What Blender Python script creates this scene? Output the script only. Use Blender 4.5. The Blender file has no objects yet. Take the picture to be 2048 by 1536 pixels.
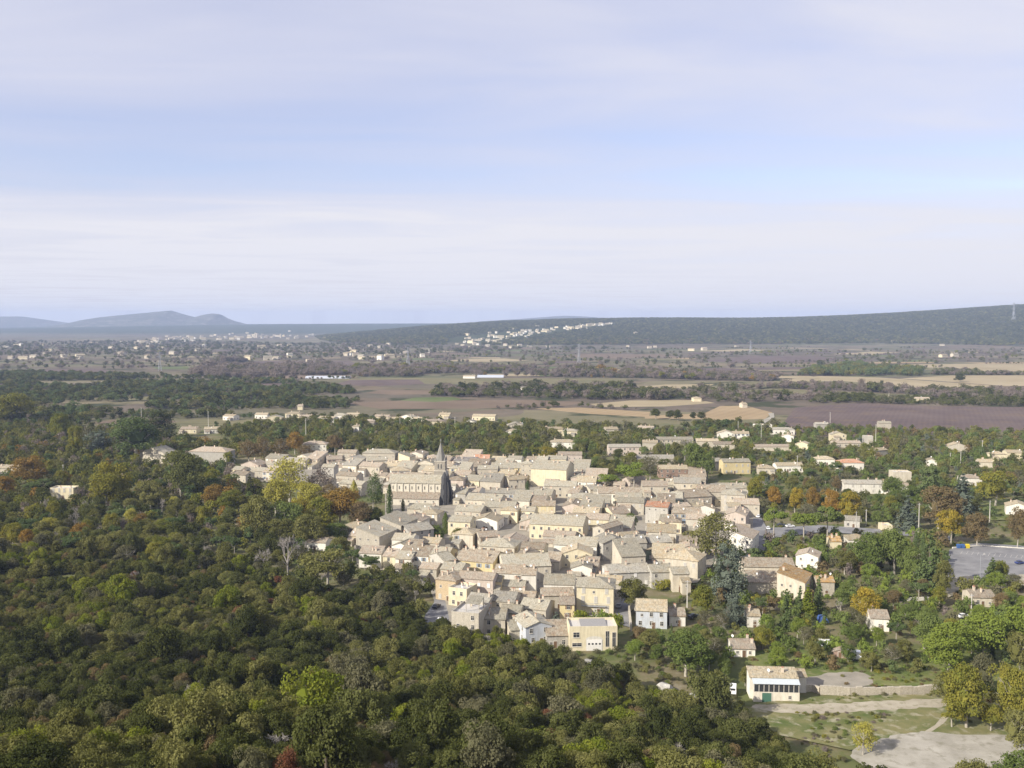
import bpy, bmesh, math, random
import numpy as np
from mathutils import Vector, Matrix

R = math.radians
random.seed(7)
rng = np.random.default_rng(7)
SC = bpy.context.scene
COL = SC.collection

# ------------------------------------------------------------------ camera
FPX, HORIZON, CAM_H = 1926.0, 645.0, 100.0
PITCH = math.atan((768 - HORIZON) / FPX)
cam_data = bpy.data.cameras.new('camera')
cam_data.sensor_width = 36.0
cam_data.lens = 36.0 * FPX / 2048.0
cam_data.clip_start = 1.0
cam_data.clip_end = 120000.0
cam = bpy.data.objects.new('camera', cam_data)
cam.location = (0, 0, CAM_H)
cam.rotation_euler = (math.pi / 2 - PITCH, 0, 0)
COL.objects.link(cam)
SC.camera = cam

# ------------------------------------------------------------------ light
SUN_EL, SUN_DIR_XY = R(31), Vector((-0.82, -0.57)).normalized()
SUN_VEC = Vector((SUN_DIR_XY.x * math.cos(SUN_EL), SUN_DIR_XY.y * math.cos(SUN_EL), math.sin(SUN_EL)))
sun_data = bpy.data.lights.new('sun', 'SUN')
sun_data.energy = 4.3
sun_data.angle = R(0.55)
sun_data.color = (1.0, 0.935, 0.82)
sun = bpy.data.objects.new('sun', sun_data)
sun.rotation_euler = SUN_VEC.to_track_quat('Z', 'Y').to_euler()
sun.location = (-300, -200, 400)
COL.objects.link(sun)

world = bpy.data.worlds.new('World')
SC.world = world
world.use_nodes = True


def build_world():
    nt = world.node_tree
    N, L = nt.nodes, nt.links
    N.clear()
    out = N.new('ShaderNodeOutputWorld')
    bg = N.new('ShaderNodeBackground')
    bg.inputs['Strength'].default_value = 0.12
    sky = N.new('ShaderNodeTexSky')
    sky.sky_type = 'NISHITA'
    sky.sun_disc = False
    sky.sun_elevation = SUN_EL
    sky.sun_rotation = math.atan2(SUN_DIR_XY.x, SUN_DIR_XY.y)
    sky.altitude = 150
    sky.air_density = 1.0
    sky.dust_density = 1.2
    sky.ozone_density = 2.0
    tc = N.new('ShaderNodeTexCoord')
    sep = N.new('ShaderNodeSeparateXYZ')
    L.new(tc.outputs['Generated'], sep.inputs[0])

    def math_(op, a, b=None, c=None):
        n = N.new('ShaderNodeMath')
        n.operation = op
        for i, v in enumerate((a, b, c)):
            if v is None:
                continue
            if isinstance(v, (int, float)):
                n.inputs[i].default_value = v
            else:
                L.new(v, n.inputs[i])
        return n.outputs[0]
    zc = math_('MAXIMUM', sep.outputs['Z'], 0.012)
    qx = math_('DIVIDE', sep.outputs['X'], zc)
    qy = math_('DIVIDE', sep.outputs['Y'], zc)
    comb = N.new('ShaderNodeCombineXYZ')          # a point on the flat cloud layer
    L.new(qx, comb.inputs[0])
    L.new(qy, comb.inputs[1])

    def noise(scale, sx, sy, rot, detail=5, rough=0.55, dist=0.0):
        mp = N.new('ShaderNodeMapping')
        mp.inputs['Rotation'].default_value = (0, 0, R(rot))
        mp.inputs['Scale'].default_value = (sx, sy, 1)
        L.new(comb.outputs[0], mp.inputs[0])
        n = N.new('ShaderNodeTexNoise')
        n.inputs['Scale'].default_value = scale
        n.inputs['Detail'].default_value = detail
        n.inputs['Roughness'].default_value = rough
        n.inputs['Distortion'].default_value = dist
        L.new(mp.outputs[0], n.inputs['Vector'])
        return n.outputs['Fac']
    n1 = noise(0.32, 0.28, 1.0, -7, 4)
    n2 = noise(0.62, 0.62, 1.0, 28, 6, 0.52, 0.6)
    n3 = noise(0.25, 0.5, 0.9, 20, 3)
    # the sheet of thin cloud has a long open lane lying across the view
    d = math_('SUBTRACT', n1, 0.5)
    lane = math_('MULTIPLY_ADD', d, 2.6, qy)
    lane = math_('MULTIPLY_ADD', qx, -0.10, lane)
    rampn = N.new('ShaderNodeValToRGB')
    cr = rampn.color_ramp
    cr.interpolation = 'EASE'
    stops = [(0.0, 0.74), (0.20, 0.76), (0.33, 0.78), (0.40, 0.66), (0.48, 0.42), (0.58, 0.34), (0.66, 0.52), (0.76, 0.86), (1.0, 0.97)]
    for i, (p, v) in enumerate(stops):
        e = cr.elements[i] if i < 2 else cr.elements.new(p)
        e.position = p
        e.color = (v, v, v, 1)
    for i, (p, v) in enumerate(stops):
        pass
    q01 = math_('DIVIDE', lane, 11.0)
    L.new(q01, rampn.inputs[0])
    wisps = math_('MULTIPLY_ADD', math_('SUBTRACT', n2, 0.5), 1.05, 0.0)
    big = math_('MULTIPLY_ADD', math_('SUBTRACT', n3, 0.5), 0.45, 0.0)
    cov = math_('ADD', math_('ADD', rampn.outputs[0], wisps), big)
    cov.node.use_clamp = True
    cl = N.new('ShaderNodeMixRGB')               # thin veil lavender, thick cloud whiter
    L.new(math_('POWER', cov, 2.0), cl.inputs[0])
    cl.inputs[1].default_value = (3.36, 3.30, 4.02, 1)
    cl.inputs[2].default_value = (4.16, 4.13, 4.40, 1)
    mix = N.new('ShaderNodeMixRGB')
    L.new(cov, mix.inputs[0])
    skym = N.new('ShaderNodeMixRGB')
    skym.blend_type = 'MULTIPLY'
    skym.inputs[0].default_value = 1.0
    skym.inputs[2].default_value = (1.0, 0.86, 0.93, 1)
    L.new(sky.outputs[0], skym.inputs[1])
    L.new(skym.outputs[0], mix.inputs[1])
    L.new(cl.outputs[0], mix.inputs[2])
    L.new(mix.outputs[0], bg.inputs[0])
    L.new(bg.outputs[0], out.inputs[0])


build_world()
vs = SC.view_settings
vs.view_transform = 'Standard'
vs.look = 'None'
vs.exposure = 0.78
vs.gamma = 1.0
vs.use_curve_mapping = False
SC.render.engine = 'CYCLES'
SC.cycles.use_denoising = True
SC.cycles.max_bounces = 4
SC.cycles.diffuse_bounces = 2
SC.cycles.glossy_bounces = 1
SC.cycles.transmission_bounces = 2
SC.cycles.volume_bounces = 0
SC.cycles.transparent_max_bounces = 4
SC.cycles.sample_clamp_indirect = 3.0

# ------------------------------------------------------------------ layout
_cp, _sp = math.cos(PITCH), math.sin(PITCH)


def ray(px, py):
    u, v = (px - 1024) / FPX, (768 - py) / FPX
    return u, _cp + v * _sp, -_sp + v * _cp


def at(px, py, z=0.0):
    """point at height z that lies on the sight line through a spot of the photograph"""
    dx, dy, dz = ray(px, py)
    t = (z - CAM_H) / min(dz, -1e-4)
    return Vector((dx * t, dy * t, z))


def to_px(x, y, z):
    z = z - CAM_H
    d = y * _cp - z * _sp
    v = (y * _sp + z * _cp) / d
    return 1024 + FPX * x / d, 768 - FPX * v


def lerp_table(t, x):
    if x <= t[0][0]:
        return t[0][1]
    for (a, b), (c, d) in zip(t, t[1:]):
        if x <= c:
            return b + (d - b) * (x - a) / (c - a)
    return t[-1][1]


def sstep(a, b, x):
    t = min(1.0, max(0.0, (x - a) / (b - a)))
    return t * t * (3 - 2 * t)


def vnoise(x, y, s):
    """smooth value noise in the ground plane, -1..1"""
    x, y = x / s, y / s
    xi, yi = math.floor(x), math.floor(y)
    fx, fy = x - xi, y - yi
    fx, fy = fx * fx * (3 - 2 * fx), fy * fy * (3 - 2 * fy)

    def h(i, j):
        n = (i * 374761393 + j * 668265263) & 0xffffffff
        n = ((n ^ (n >> 13)) * 1274126177) & 0xffffffff
        return ((n ^ (n >> 16)) & 0xffff) / 32767.5 - 1.0
    a = h(xi, yi) + (h(xi + 1, yi) - h(xi, yi)) * fx
    b = h(xi, yi + 1) + (h(xi + 1, yi + 1) - h(xi, yi + 1)) * fx
    return a + (b - a) * fy


TOE = [(-3000, 520), (-400, 468), (0, 446), (430, 396), (870, 308), (1000, 292), (1140, 268), (1250, 254), (1440, 243), (1700, 216), (1800, 206), (2048, 184), (2600, 150), (5000, 110)]
RIDGE_B = [(-500, 700), (400, 696), (550, 686), (650, 674), (750, 664), (850, 655), (1000, 645.5), (1130, 641), (1230, 640), (1400, 639), (1500, 639), (1600, 637),
           (1700, 634), (1800, 629), (1900, 622), (2048, 612), (2400, 592), (4000, 580)]
RIDGE_A = [(-900, 660), (0, 658), (200, 654), (475, 650), (640, 649), (900, 648), (1200, 648), (3000, 646)]


def hgt(x, y):
    r = math.hypot(x, y)
    z = 0.0
    if r < 560:
        ang = math.atan2(x, max(y, 1e-3))
        px = 1024 + FPX * math.tan(max(-1.3, min(1.3, ang)))
        T = lerp_table(TOE, px)
        if y < 0:
            T = 520
        if r < T:
            p = max(1.15, min(2.6, 1.7 + (T - 305) * 0.0058))
            k = 1 - r / T
            z = 97 * k ** p
            z += min(1, 4 * k) * min(1, r / 60) * (1.6 * vnoise(x, y, 38) + 0.7 * vnoise(x + 91, y, 14))
            z = min(z, 97.5)
    if y > 3300:
        px = 1024 + FPX * x / y
        yB = lerp_table(RIDGE_B, px)
        zB = max(0, 100 - 6000 * (yB - 645) / FPX)
        base = 3900 + 260 * vnoise(x, 0, 900) - 500 * sstep(1700, 2100, px)
        s = sstep(base, 6100, y)
        b = zB * s
        if y > 6500:
            b *= 1 - 0.6 * sstep(6500, 9000, y)
        b += s * min(1, zB / 40) * (7 * vnoise(x, y, 420) + 3 * vnoise(x, y, 150)) * (1 - 0.75 * sstep(5300, 6000, y))
        yA = lerp_table(RIDGE_A, px)
        a = max(0, 100 - 10500 * (yA - 645) / FPX) * sstep(7000, 10500, y)
        a += sstep(7000, 9500, y) * 4 * vnoise(x, y, 700) * (1 - sstep(9500, 10500, y))
        z = max(a, b)
        z += 5 * sstep(4200, 5200, y) * (0.5 + 0.5 * vnoise(x, y, 800))
    return z


def ground_at(px, py, top=0.0):
    """where the sight line meets the terrain (plus top metres)"""
    dx, dy, dz = ray(px, py)
    t, step = 120.0, 4.0
    while t < 30000:
        x, y, z = dx * t, dy * t, CAM_H + dz * t
        if z < hgt(x, y) + top:
            return Vector((x, y, hgt(x, y)))
        t += max(2.0, t * 0.004)
    return Vector((dx * t, dy * t, 0))


def inside(poly, x, y):
    c = False
    j = len(poly) - 1
    for i in range(len(poly)):
        xi, yi = poly[i][0], poly[i][1]
        xj, yj = poly[j][0], poly[j][1]
        if (yi > y) != (yj > y) and x < (xj - xi) * (y - yi) / (yj - yi) + xi:
            c = not c
        j = i
    return c


# ------------------------------------------------------------------ objects
def tag(o, label=None, cat=None, group=None, kind=None):
    if label:
        o['label'] = label
    if cat:
        o['category'] = cat
    if group:
        o['group'] = group
    if kind:
        o['kind'] = kind
    return o


def empty(name, loc, rz=0.0, sc=1.0):
    o = bpy.data.objects.new(name, None)
    o.empty_display_size = 0.5
    o.location = loc
    o.rotation_euler = (0, 0, rz)
    o.scale = sc if isinstance(sc, (tuple, list)) else (sc, sc, sc)
    COL.objects.link(o)
    return o


def put(name, mesh, parent=None, loc=(0, 0, 0), rz=0.0, sc=None, mat=None):
    """link a mesh as an object; mat overrides the mesh's first material on this object alone"""
    o = bpy.data.objects.new(name, mesh)
    o.location = loc
    o.rotation_euler = (0, 0, rz)
    if sc is not None:
        o.scale = sc
    if parent is not None:
        o.parent = parent
    COL.objects.link(o)
    if mat is not None:
        sl = o.material_slots[0]
        sl.link = 'OBJECT'
        sl.material = mat
    return o


class MB:
    """collects faces, each with a material index"""

    def __init__(self):
        self.v, self.f, self.m = [], [], []

    def face(self, pts, m=0):
        i = len(self.v)
        self.v += [tuple(p) for p in pts]
        self.f.append(tuple(range(i, i + len(pts))))
        self.m.append(m)

    def box(self, x0, x1, y0, y1, z0, z1, m=0):
        i = len(self.v)
        self.v += [(x0, y0, z0), (x1, y0, z0), (x1, y1, z0), (x0, y1, z0), (x0, y0, z1), (x1, y0, z1), (x1, y1, z1), (x0, y1, z1)]
        for q in ((0, 3, 2, 1), (4, 5, 6, 7), (0, 1, 5, 4), (1, 2, 6, 5), (2, 3, 7, 6), (3, 0, 4, 7)):
            self.f.append(tuple(i + k for k in q))
            self.m.append(m)
        return self

    def prism(self, bottom, top, m=0):
        """two matching loops (bottom counter-clockwise seen from above)"""
        i, n = len(self.v), len(bottom)
        self.v += [tuple(p) for p in bottom] + [tuple(p) for p in top]
        self.f.append(tuple(i + n - 1 - k for k in range(n)))
        self.f.append(tuple(i + n + k for k in range(n)))
        self.m += [m, m]
        for k in range(n):
            k2 = (k + 1) % n
            self.f.append((i + k, i + k2, i + n + k2, i + n + k))
            self.m.append(m)
        return self

    def tube(self, a, b, ra, rb, n=6, m=0, caps=False):
        a, b = Vector(a), Vector(b)
        d = (b - a)
        if d.length < 1e-6:
            return self
        q = d.to_track_quat('Z', 'Y')
        i = len(self.v)
        for p, r_ in ((a, ra), (b, rb)):
            for k in range(n):
                t = 2 * math.pi * k / n
                self.v.append(tuple(p + q @ Vector((r_ * math.cos(t), r_ * math.sin(t), 0))))
        for k in range(n):
            k2 = (k + 1) % n
            self.f.append((i + k, i + k2, i + n + k2, i + n + k))
            self.m.append(m)
        if caps:
            self.f.append(tuple(i + n + k for k in range(n)))
            self.m.append(m)
        return self

    def mesh(self, name, mats):
        me = bpy.data.meshes.new(name)
        me.from_pydata(self.v, [], self.f)
        for mt in (mats if isinstance(mats, (list, tuple)) else [mats]):
            me.materials.append(mt)
        if any(self.m):
            me.polygons.foreach_set('material_index', self.m)
        me.update()
        return me


# ------------------------------------------------------------------ materials
def new_mat(name):
    m = bpy.data.materials.new(name)
    m.use_nodes = True
    nt = m.node_tree
    nt.nodes.clear()
    out = nt.nodes.new('ShaderNodeOutputMaterial')
    return m, nt, nt.nodes, nt.links, out


def rgb(c):
    return (c[0], c[1], c[2], 1.0)


def mixn(N, L, fac, a, b, mode='MIX'):
    n = N.new('ShaderNodeMixRGB')
    n.blend_type = mode
    for i, v in enumerate((fac, a, b)):
        if isinstance(v, (int, float)):
            n.inputs[i].default_value = v
        elif isinstance(v, tuple):
            n.inputs[i].default_value = rgb(v)
        else:
            L.new(v, n.inputs[i])
    return n.outputs[0]


def noisen(N, L, vec, scale, detail=4, rough=0.55, out='Fac'):
    n = N.new('ShaderNodeTexNoise')
    n.inputs['Scale'].default_value = scale
    n.inputs['Detail'].default_value = detail
    n.inputs['Roughness'].default_value = rough
    if vec is not None:
        L.new(vec, n.inputs['Vector'])
    return n.outputs[out]


def rampn(N, L, fac, stops):
    n = N.new('ShaderNodeValToRGB')
    cr = n.color_ramp
    while len(cr.elements) < len(stops):
        cr.elements.new(0.5)
    for e, (p, c) in zip(cr.elements, stops):
        e.position = p
        e.color = rgb(c) if isinstance(c, tuple) else (c, c, c, 1)
    L.new(fac, n.inputs[0])
    return n.outputs[0]


def mapn(N, L, vec, scale=(1, 1, 1), rot=(0, 0, 0)):
    n = N.new('ShaderNodeMapping')
    n.inputs['Scale'].default_value = scale
    n.inputs['Rotation'].default_value = rot
    L.new(vec, n.inputs[0])
    return n.outputs[0]


def dark(c, k):
    return (c[0] * k, c[1] * k, c[2] * k)


def plain(name, c, rough=0.8, metal=0.0, spec=0.3):
    m, nt, N, L, out = new_mat(name)
    b = N.new('ShaderNodeBsdfPrincipled')
    b.inputs['Roughness'].default_value = rough
    b.inputs['Metallic'].default_value = metal
    b.inputs['Specular IOR Level'].default_value = spec
    g = N.new('ShaderNodeNewGeometry')
    n = noisen(N, L, g.outputs['Position'], 1.7, 4)
    c1 = mixn(N, L, n, dark(c, 0.85), dark(c, 1.13))
    L.new(c1, b.inputs['Base Color'])
    L.new(b.outputs[0], out.inputs[0])
    return m


def wall_mat(name, c, stain=0.35, blocks=False):
    m, nt, N, L, out = new_mat(name)
    b = N.new('ShaderNodeBsdfPrincipled')
    b.inputs['Roughness'].default_value = 0.9
    b.inputs['Specular IOR Level'].default_value = 0.15
    g = N.new('ShaderNodeNewGeometry')
    pos = g.outputs['Position']
    streak = noisen(N, L, mapn(N, L, pos, (1.6, 1.6, 0.25)), 1.0, 5, 0.6)
    blot = noisen(N, L, pos, 0.45, 4)
    fine = noisen(N, L, pos, 3.2 if blocks else 6.0, 3, 0.7)
    col = mixn(N, L, rampn(N, L, streak, [(0.38, 1.0), (0.62, 0.0)]), c, dark((c[0], c[1] * 0.97, c[2] * 0.92), 1 - stain))
    col = mixn(N, L, rampn(N, L, blot, [(0.35, 0.0), (0.7, 0.55)]), col, dark(c, 1.12))
    amp = 0.45 if blocks else 0.18
    col = mixn(N, L, amp, col, rampn(N, L, fine, [(0.3, dark(c, 0.45)), (0.7, dark(c, 1.4))]))
    oi = N.new('ShaderNodeObjectInfo')
    val = N.new('ShaderNodeMapRange')
    val.inputs['To Min'].default_value = 0.86
    val.inputs['To Max'].default_value = 1.08
    L.new(oi.outputs['Random'], val.inputs[0])
    col = mixn(N, L, 1.0, col, val.outputs[0], 'MULTIPLY')
    L.new(col, b.inputs['Base Color'])
    bp = N.new('ShaderNodeBump')
    bp.inputs['Strength'].default_value = 0.5
    bp.inputs['Distance'].default_value = 0.08
    L.new(fine, bp.inputs['Height'])
    L.new(bp.outputs[0], b.inputs['Normal'])
    L.new(b.outputs[0], out.inputs[0])
    return m


def roof_mat(name, c):
    """old canal tiles: courses, patches of new and of lichen-grey tiles"""
    m, nt, N, L, out = new_mat(name)
    b = N.new('ShaderNodeBsdfPrincipled')
    b.inputs['Roughness'].default_value = 0.9
    b.inputs['Specular IOR Level'].default_value = 0.15
    tc = N.new('ShaderNodeTexCoord')
    pos = tc.outputs['Object']
    oi = N.new('ShaderNodeObjectInfo')
    off = N.new('ShaderNodeVectorMath')
    off.operation = 'ADD'
    L.new(pos, off.inputs[0])
    sc = N.new('ShaderNodeVectorMath')
    sc.operation = 'SCALE'
    L.new(oi.outputs['Location'], sc.inputs[0])
    sc.inputs['Scale'].default_value = 1.37
    L.new(sc.outputs[0], off.inputs[1])
    p = off.outputs[0]
    tiles = noisen(N, L, mapn(N, L, p, (2.6, 0.9, 0.9)), 1.0, 3, 0.75)
    patch = noisen(N, L, p, 0.28, 4, 0.6)
    lich = noisen(N, L, p, 0.75, 5, 0.65)
    col = mixn(N, L, rampn(N, L, tiles, [(0.32, 0.0), (0.68, 1.0)]), dark(c, 0.50), dark(c, 1.45))
    col = mixn(N, L, rampn(N, L, patch, [(0.50, 0.0), (0.62, 0.5)]), col, (c[0] * 1.0, c[1] * 0.88, c[2] * 0.74))
    col = mixn(N, L, rampn(N, L, lich, [(0.46, 0.0), (0.66, 0.7)]), col, (0.36, 0.34, 0.275))
    val = N.new('ShaderNodeMapRange')
    val.inputs['To Min'].default_value = 0.74
    val.inputs['To Max'].default_value = 1.14
    L.new(oi.outputs['Random'], val.inputs[0])
    col = mixn(N, L, 1.0, col, val.outputs[0], 'MULTIPLY')
    L.new(col, b.inputs['Base Color'])
    bp = N.new('ShaderNodeBump')
    bp.inputs['Strength'].default_value = 0.8
    bp.inputs['Distance'].default_value = 0.15
    L.new(tiles, bp.inputs['Height'])
    L.new(bp.outputs[0], b.inputs['Normal'])
    L.new(b.outputs[0], out.inputs[0])
    return m


def leaf_mat(name, a, b_, transl=0.26):
    """foliage: two greens mixed by leaf clump and by tree"""
    m, nt, N, L, out = new_mat(name)
    at_ = N.new('ShaderNodeAttribute')
    at_.attribute_name = 'tint'
    oi = N.new('ShaderNodeObjectInfo')
    mm = N.new('ShaderNodeMath')
    mm.operation = 'MULTIPLY_ADD'
    L.new(oi.outputs['Random'], mm.inputs[0])
    mm.inputs[1].default_value = 0.7
    s2 = N.new('ShaderNodeMath')
    s2.operation = 'MULTIPLY_ADD'
    L.new(at_.outputs['Fac'], s2.inputs[0])
    s2.inputs[1].default_value = 0.85
    s2.inputs[2].default_value = -0.28
    L.new(s2.outputs[0], mm.inputs[2])
    mm.use_clamp = True
    col = mixn(N, L, mm.outputs[0], a, b_)
    df = N.new('ShaderNodeBsdfDiffuse')
    df.inputs['Roughness'].default_value = 0.3
    L.new(col, df.inputs[0])
    tr = N.new('ShaderNodeBsdfTranslucent')
    L.new(mixn(N, L, 1.0, col, (1.25, 1.2, 0.7), 'MULTIPLY'), tr.inputs[0])
    ms = N.new('ShaderNodeMixShader')
    ms.inputs[0].default_value = transl
    L.new(df.outputs[0], ms.inputs[1])
    L.new(tr.outputs[0], ms.inputs[2])
    L.new(ms.outputs[0], out.inputs[0])
    return m


def sheet_mat(name, c1, c2, scale=0.02, detail=6, rows=None, c3=None):
    """ground sheets: two earth colours mixed by noise, rows = (period m, heading deg, strength)"""
    m, nt, N, L, out = new_mat(name)
    b = N.new('ShaderNodeBsdfPrincipled')
    b.inputs['Roughness'].default_value = 0.95
    b.inputs['Specular IOR Level'].default_value = 0.1
    g = N.new('ShaderNodeNewGeometry')
    pos = g.outputs['Position']
    n1 = noisen(N, L, pos, scale, detail, 0.65)
    col = mixn(N, L, rampn(N, L, n1, [(0.36, 0.0), (0.64, 1.0)]), c1, c2)
    if c3:
        n2 = noisen(N, L, pos, scale * 3.1, 4, 0.6)
        col = mixn(N, L, rampn(N, L, n2, [(0.52, 0.0), (0.68, 0.8)]), col, c3)
    if rows:
        w = N.new('ShaderNodeTexWave')
        w.inputs['Scale'].default_value = 0.314 / rows[0]
        w.inputs['Distortion'].default_value = 1.2
        w.inputs['Detail'].default_value = 2
        w.inputs['Detail Scale'].default_value = 0.6
        L.new(mapn(N, L, pos, rot=(0, 0, R(rows[1]))), w.inputs['Vector'])
        col = mixn(N, L, rows[2], col, rampn(N, L, w.outputs['Fac'], [(0.2, dark(c1, 0.45)), (0.8, dark(c2, 1.4))]))
    L.new(col, b.inputs['Base Color'])
    L.new(b.outputs[0], out.inputs[0])
    return m


def ground_mat():
    m, nt, N, L, out = new_mat('ground_earth')
    b = N.new('ShaderNodeBsdfPrincipled')
    b.inputs['Roughness'].default_value = 1.0
    b.inputs['Specular IOR Level'].default_value = 0.05
    g = N.new('ShaderNodeNewGeometry')
    pos = g.outputs['Position']
    sep = N.new('ShaderNodeSeparateXYZ')
    L.new(pos, sep.inputs[0])

    def rng_(src, a, b2):
        n = N.new('ShaderNodeMapRange')
        n.inputs['From Min'].default_value = a
        n.inputs['From Max'].default_value = b2
        L.new(src, n.inputs[0])
        return n.outputs[0]
    # close by: dry grass, soil and pale stony patches
    near = rampn(N, L, noisen(N, L, pos, 0.055, 7, 0.68), [(0.30, (0.075, 0.095, 0.030)), (0.46, (0.115, 0.125, 0.050)), (0.58, (0.17, 0.145, 0.085)), (0.72, (0.26, 0.23, 0.17))])
    # the plain: a patchwork of vines, stubble, fallow and orchards
    vo = N.new('ShaderNodeTexVoronoi')
    vo.inputs['Scale'].default_value = 0.0062
    wob = noisen(N, L, pos, 0.004, 2, 0.5, 'Color')
    vm = N.new('ShaderNodeVectorMath')
    vm.operation = 'MULTIPLY_ADD'
    L.new(wob, vm.inputs[0])
    vm.inputs[1].default_value = (90, 90, 0)
    L.new(mapn(N, L, pos, (0.55, 1.0, 0.0), (0, 0, R(12))), vm.inputs[2])
    L.new(vm.outputs[0], vo.inputs['Vector'])
    sepc = N.new('ShaderNodeSeparateColor')
    L.new(vo.outputs['Color'], sepc.inputs[0])
    plainc = rampn(N, L, sepc.outputs[0], [(0.0, (0.115, 0.088, 0.072)), (0.22, (0.14, 0.110, 0.085)), (0.36, (0.18, 0.128, 0.092)), (0.50, (0.115, 0.130, 0.062)), (0.62, (0.25, 0.205, 0.125)),
                                       (0.74, (0.14, 0.112, 0.092)), (0.86, (0.165, 0.155, 0.085)), (1.0, (0.105, 0.090, 0.074))])
    plainc = mixn(N, L, 0.4, plainc, rampn(N, L, noisen(N, L, pos, 0.02, 6, 0.7), [(0.35, (0.075, 0.078, 0.048)), (0.65, (0.20, 0.165, 0.12))]))
    scrub = rampn(N, L, noisen(N, L, pos, 0.011, 5, 0.6), [(0.54, 0.0), (0.60, 1.0)])
    plainc = mixn(N, L, scrub, plainc, (0.050, 0.056, 0.028))
    # the wooded hills
    wood = rampn(N, L, noisen(N, L, pos, 0.028, 8, 0.75), [(0.30, (0.020, 0.028, 0.012)), (0.50, (0.045, 0.056, 0.022)), (0.64, (0.075, 0.080, 0.034)), (0.80, (0.15, 0.13, 0.075))])
    fz = rampn(N, L, rng_(sep.outputs['Z'], 3.0, 16.0), [(0.0, 0.0), (1.0, 1.0)])
    far = mixn(N, L, fz, plainc, wood)
    col = mixn(N, L, rng_(sep.outputs['Y'], 820, 1050), near, far)
    # the slope under the scrub: leaf litter and limestone
    slope = rampn(N, L, noisen(N, L, pos, 0.09, 7, 0.7), [(0.35, (0.035, 0.036, 0.016)), (0.56, (0.075, 0.068, 0.038)), (0.72, (0.20, 0.19, 0.165))])
    hz = N.new('ShaderNodeMath')
    hz.operation = 'MULTIPLY'
    L.new(rng_(sep.outputs['Z'], 0.3, 2.0), hz.inputs[0])
    L.new(rng_(sep.outputs['Y'], 900, 700), hz.inputs[1])
    col = mixn(N, L, hz.outputs[0], col, slope)
    L.new(col, b.inputs['Base Color'])
    bp = N.new('ShaderNodeBump')
    bp.inputs['Strength'].default_value = 0.9
    bp.inputs['Distance'].default_value = 6.0
    hb = N.new('ShaderNodeMath')
    hb.operation = 'MULTIPLY'
    L.new(noisen(N, L, pos, 0.03, 8, 0.75), hb.inputs[0])
    L.new(fz, hb.inputs[1])
    L.new(hb.outputs[0], bp.inputs['Height'])
    L.new(bp.outputs[0], b.inputs['Normal'])
    L.new(b.outputs[0], out.inputs[0])
    return m


WALL = {k: wall_mat('wall_' + k, c, s, bl) for k, (c, s, bl) in {
    'cream': ((0.641, 0.574, 0.409), 0.22, False), 'yellow': ((0.623, 0.525, 0.303), 0.2, False), 'white': ((0.694, 0.667, 0.596), 0.2, False),
    'stone': ((0.455, 0.415, 0.34), 0.3, True), 'grey': ((0.42, 0.4, 0.355), 0.3, True), 'pink': ((0.507, 0.436, 0.374), 0.25, False),
    'blue': ((0.516, 0.543, 0.579), 0.2, False), 'green': ((0.320, 0.374, 0.294), 0.25, False), 'tan': ((0.463, 0.365, 0.240), 0.3, True),
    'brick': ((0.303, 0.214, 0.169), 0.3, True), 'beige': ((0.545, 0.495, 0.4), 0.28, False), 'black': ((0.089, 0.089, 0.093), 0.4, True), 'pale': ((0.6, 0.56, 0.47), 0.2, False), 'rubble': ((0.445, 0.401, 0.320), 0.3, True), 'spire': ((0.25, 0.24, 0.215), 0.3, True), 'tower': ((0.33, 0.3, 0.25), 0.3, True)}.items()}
ROOF = {k: roof_mat('roof_' + k, c) for k, c in {
    'beige': (0.312, 0.286, 0.222), 'brown': (0.27, 0.222, 0.165), 'grey': (0.292, 0.272, 0.228), 'pink': (0.33, 0.272, 0.210), 'orange': (0.42, 0.215, 0.13),
    'ochre': (0.37, 0.235, 0.095), 'tan': (0.375, 0.315, 0.215), 'slate': (0.17, 0.155, 0.15)}.items()}
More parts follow.
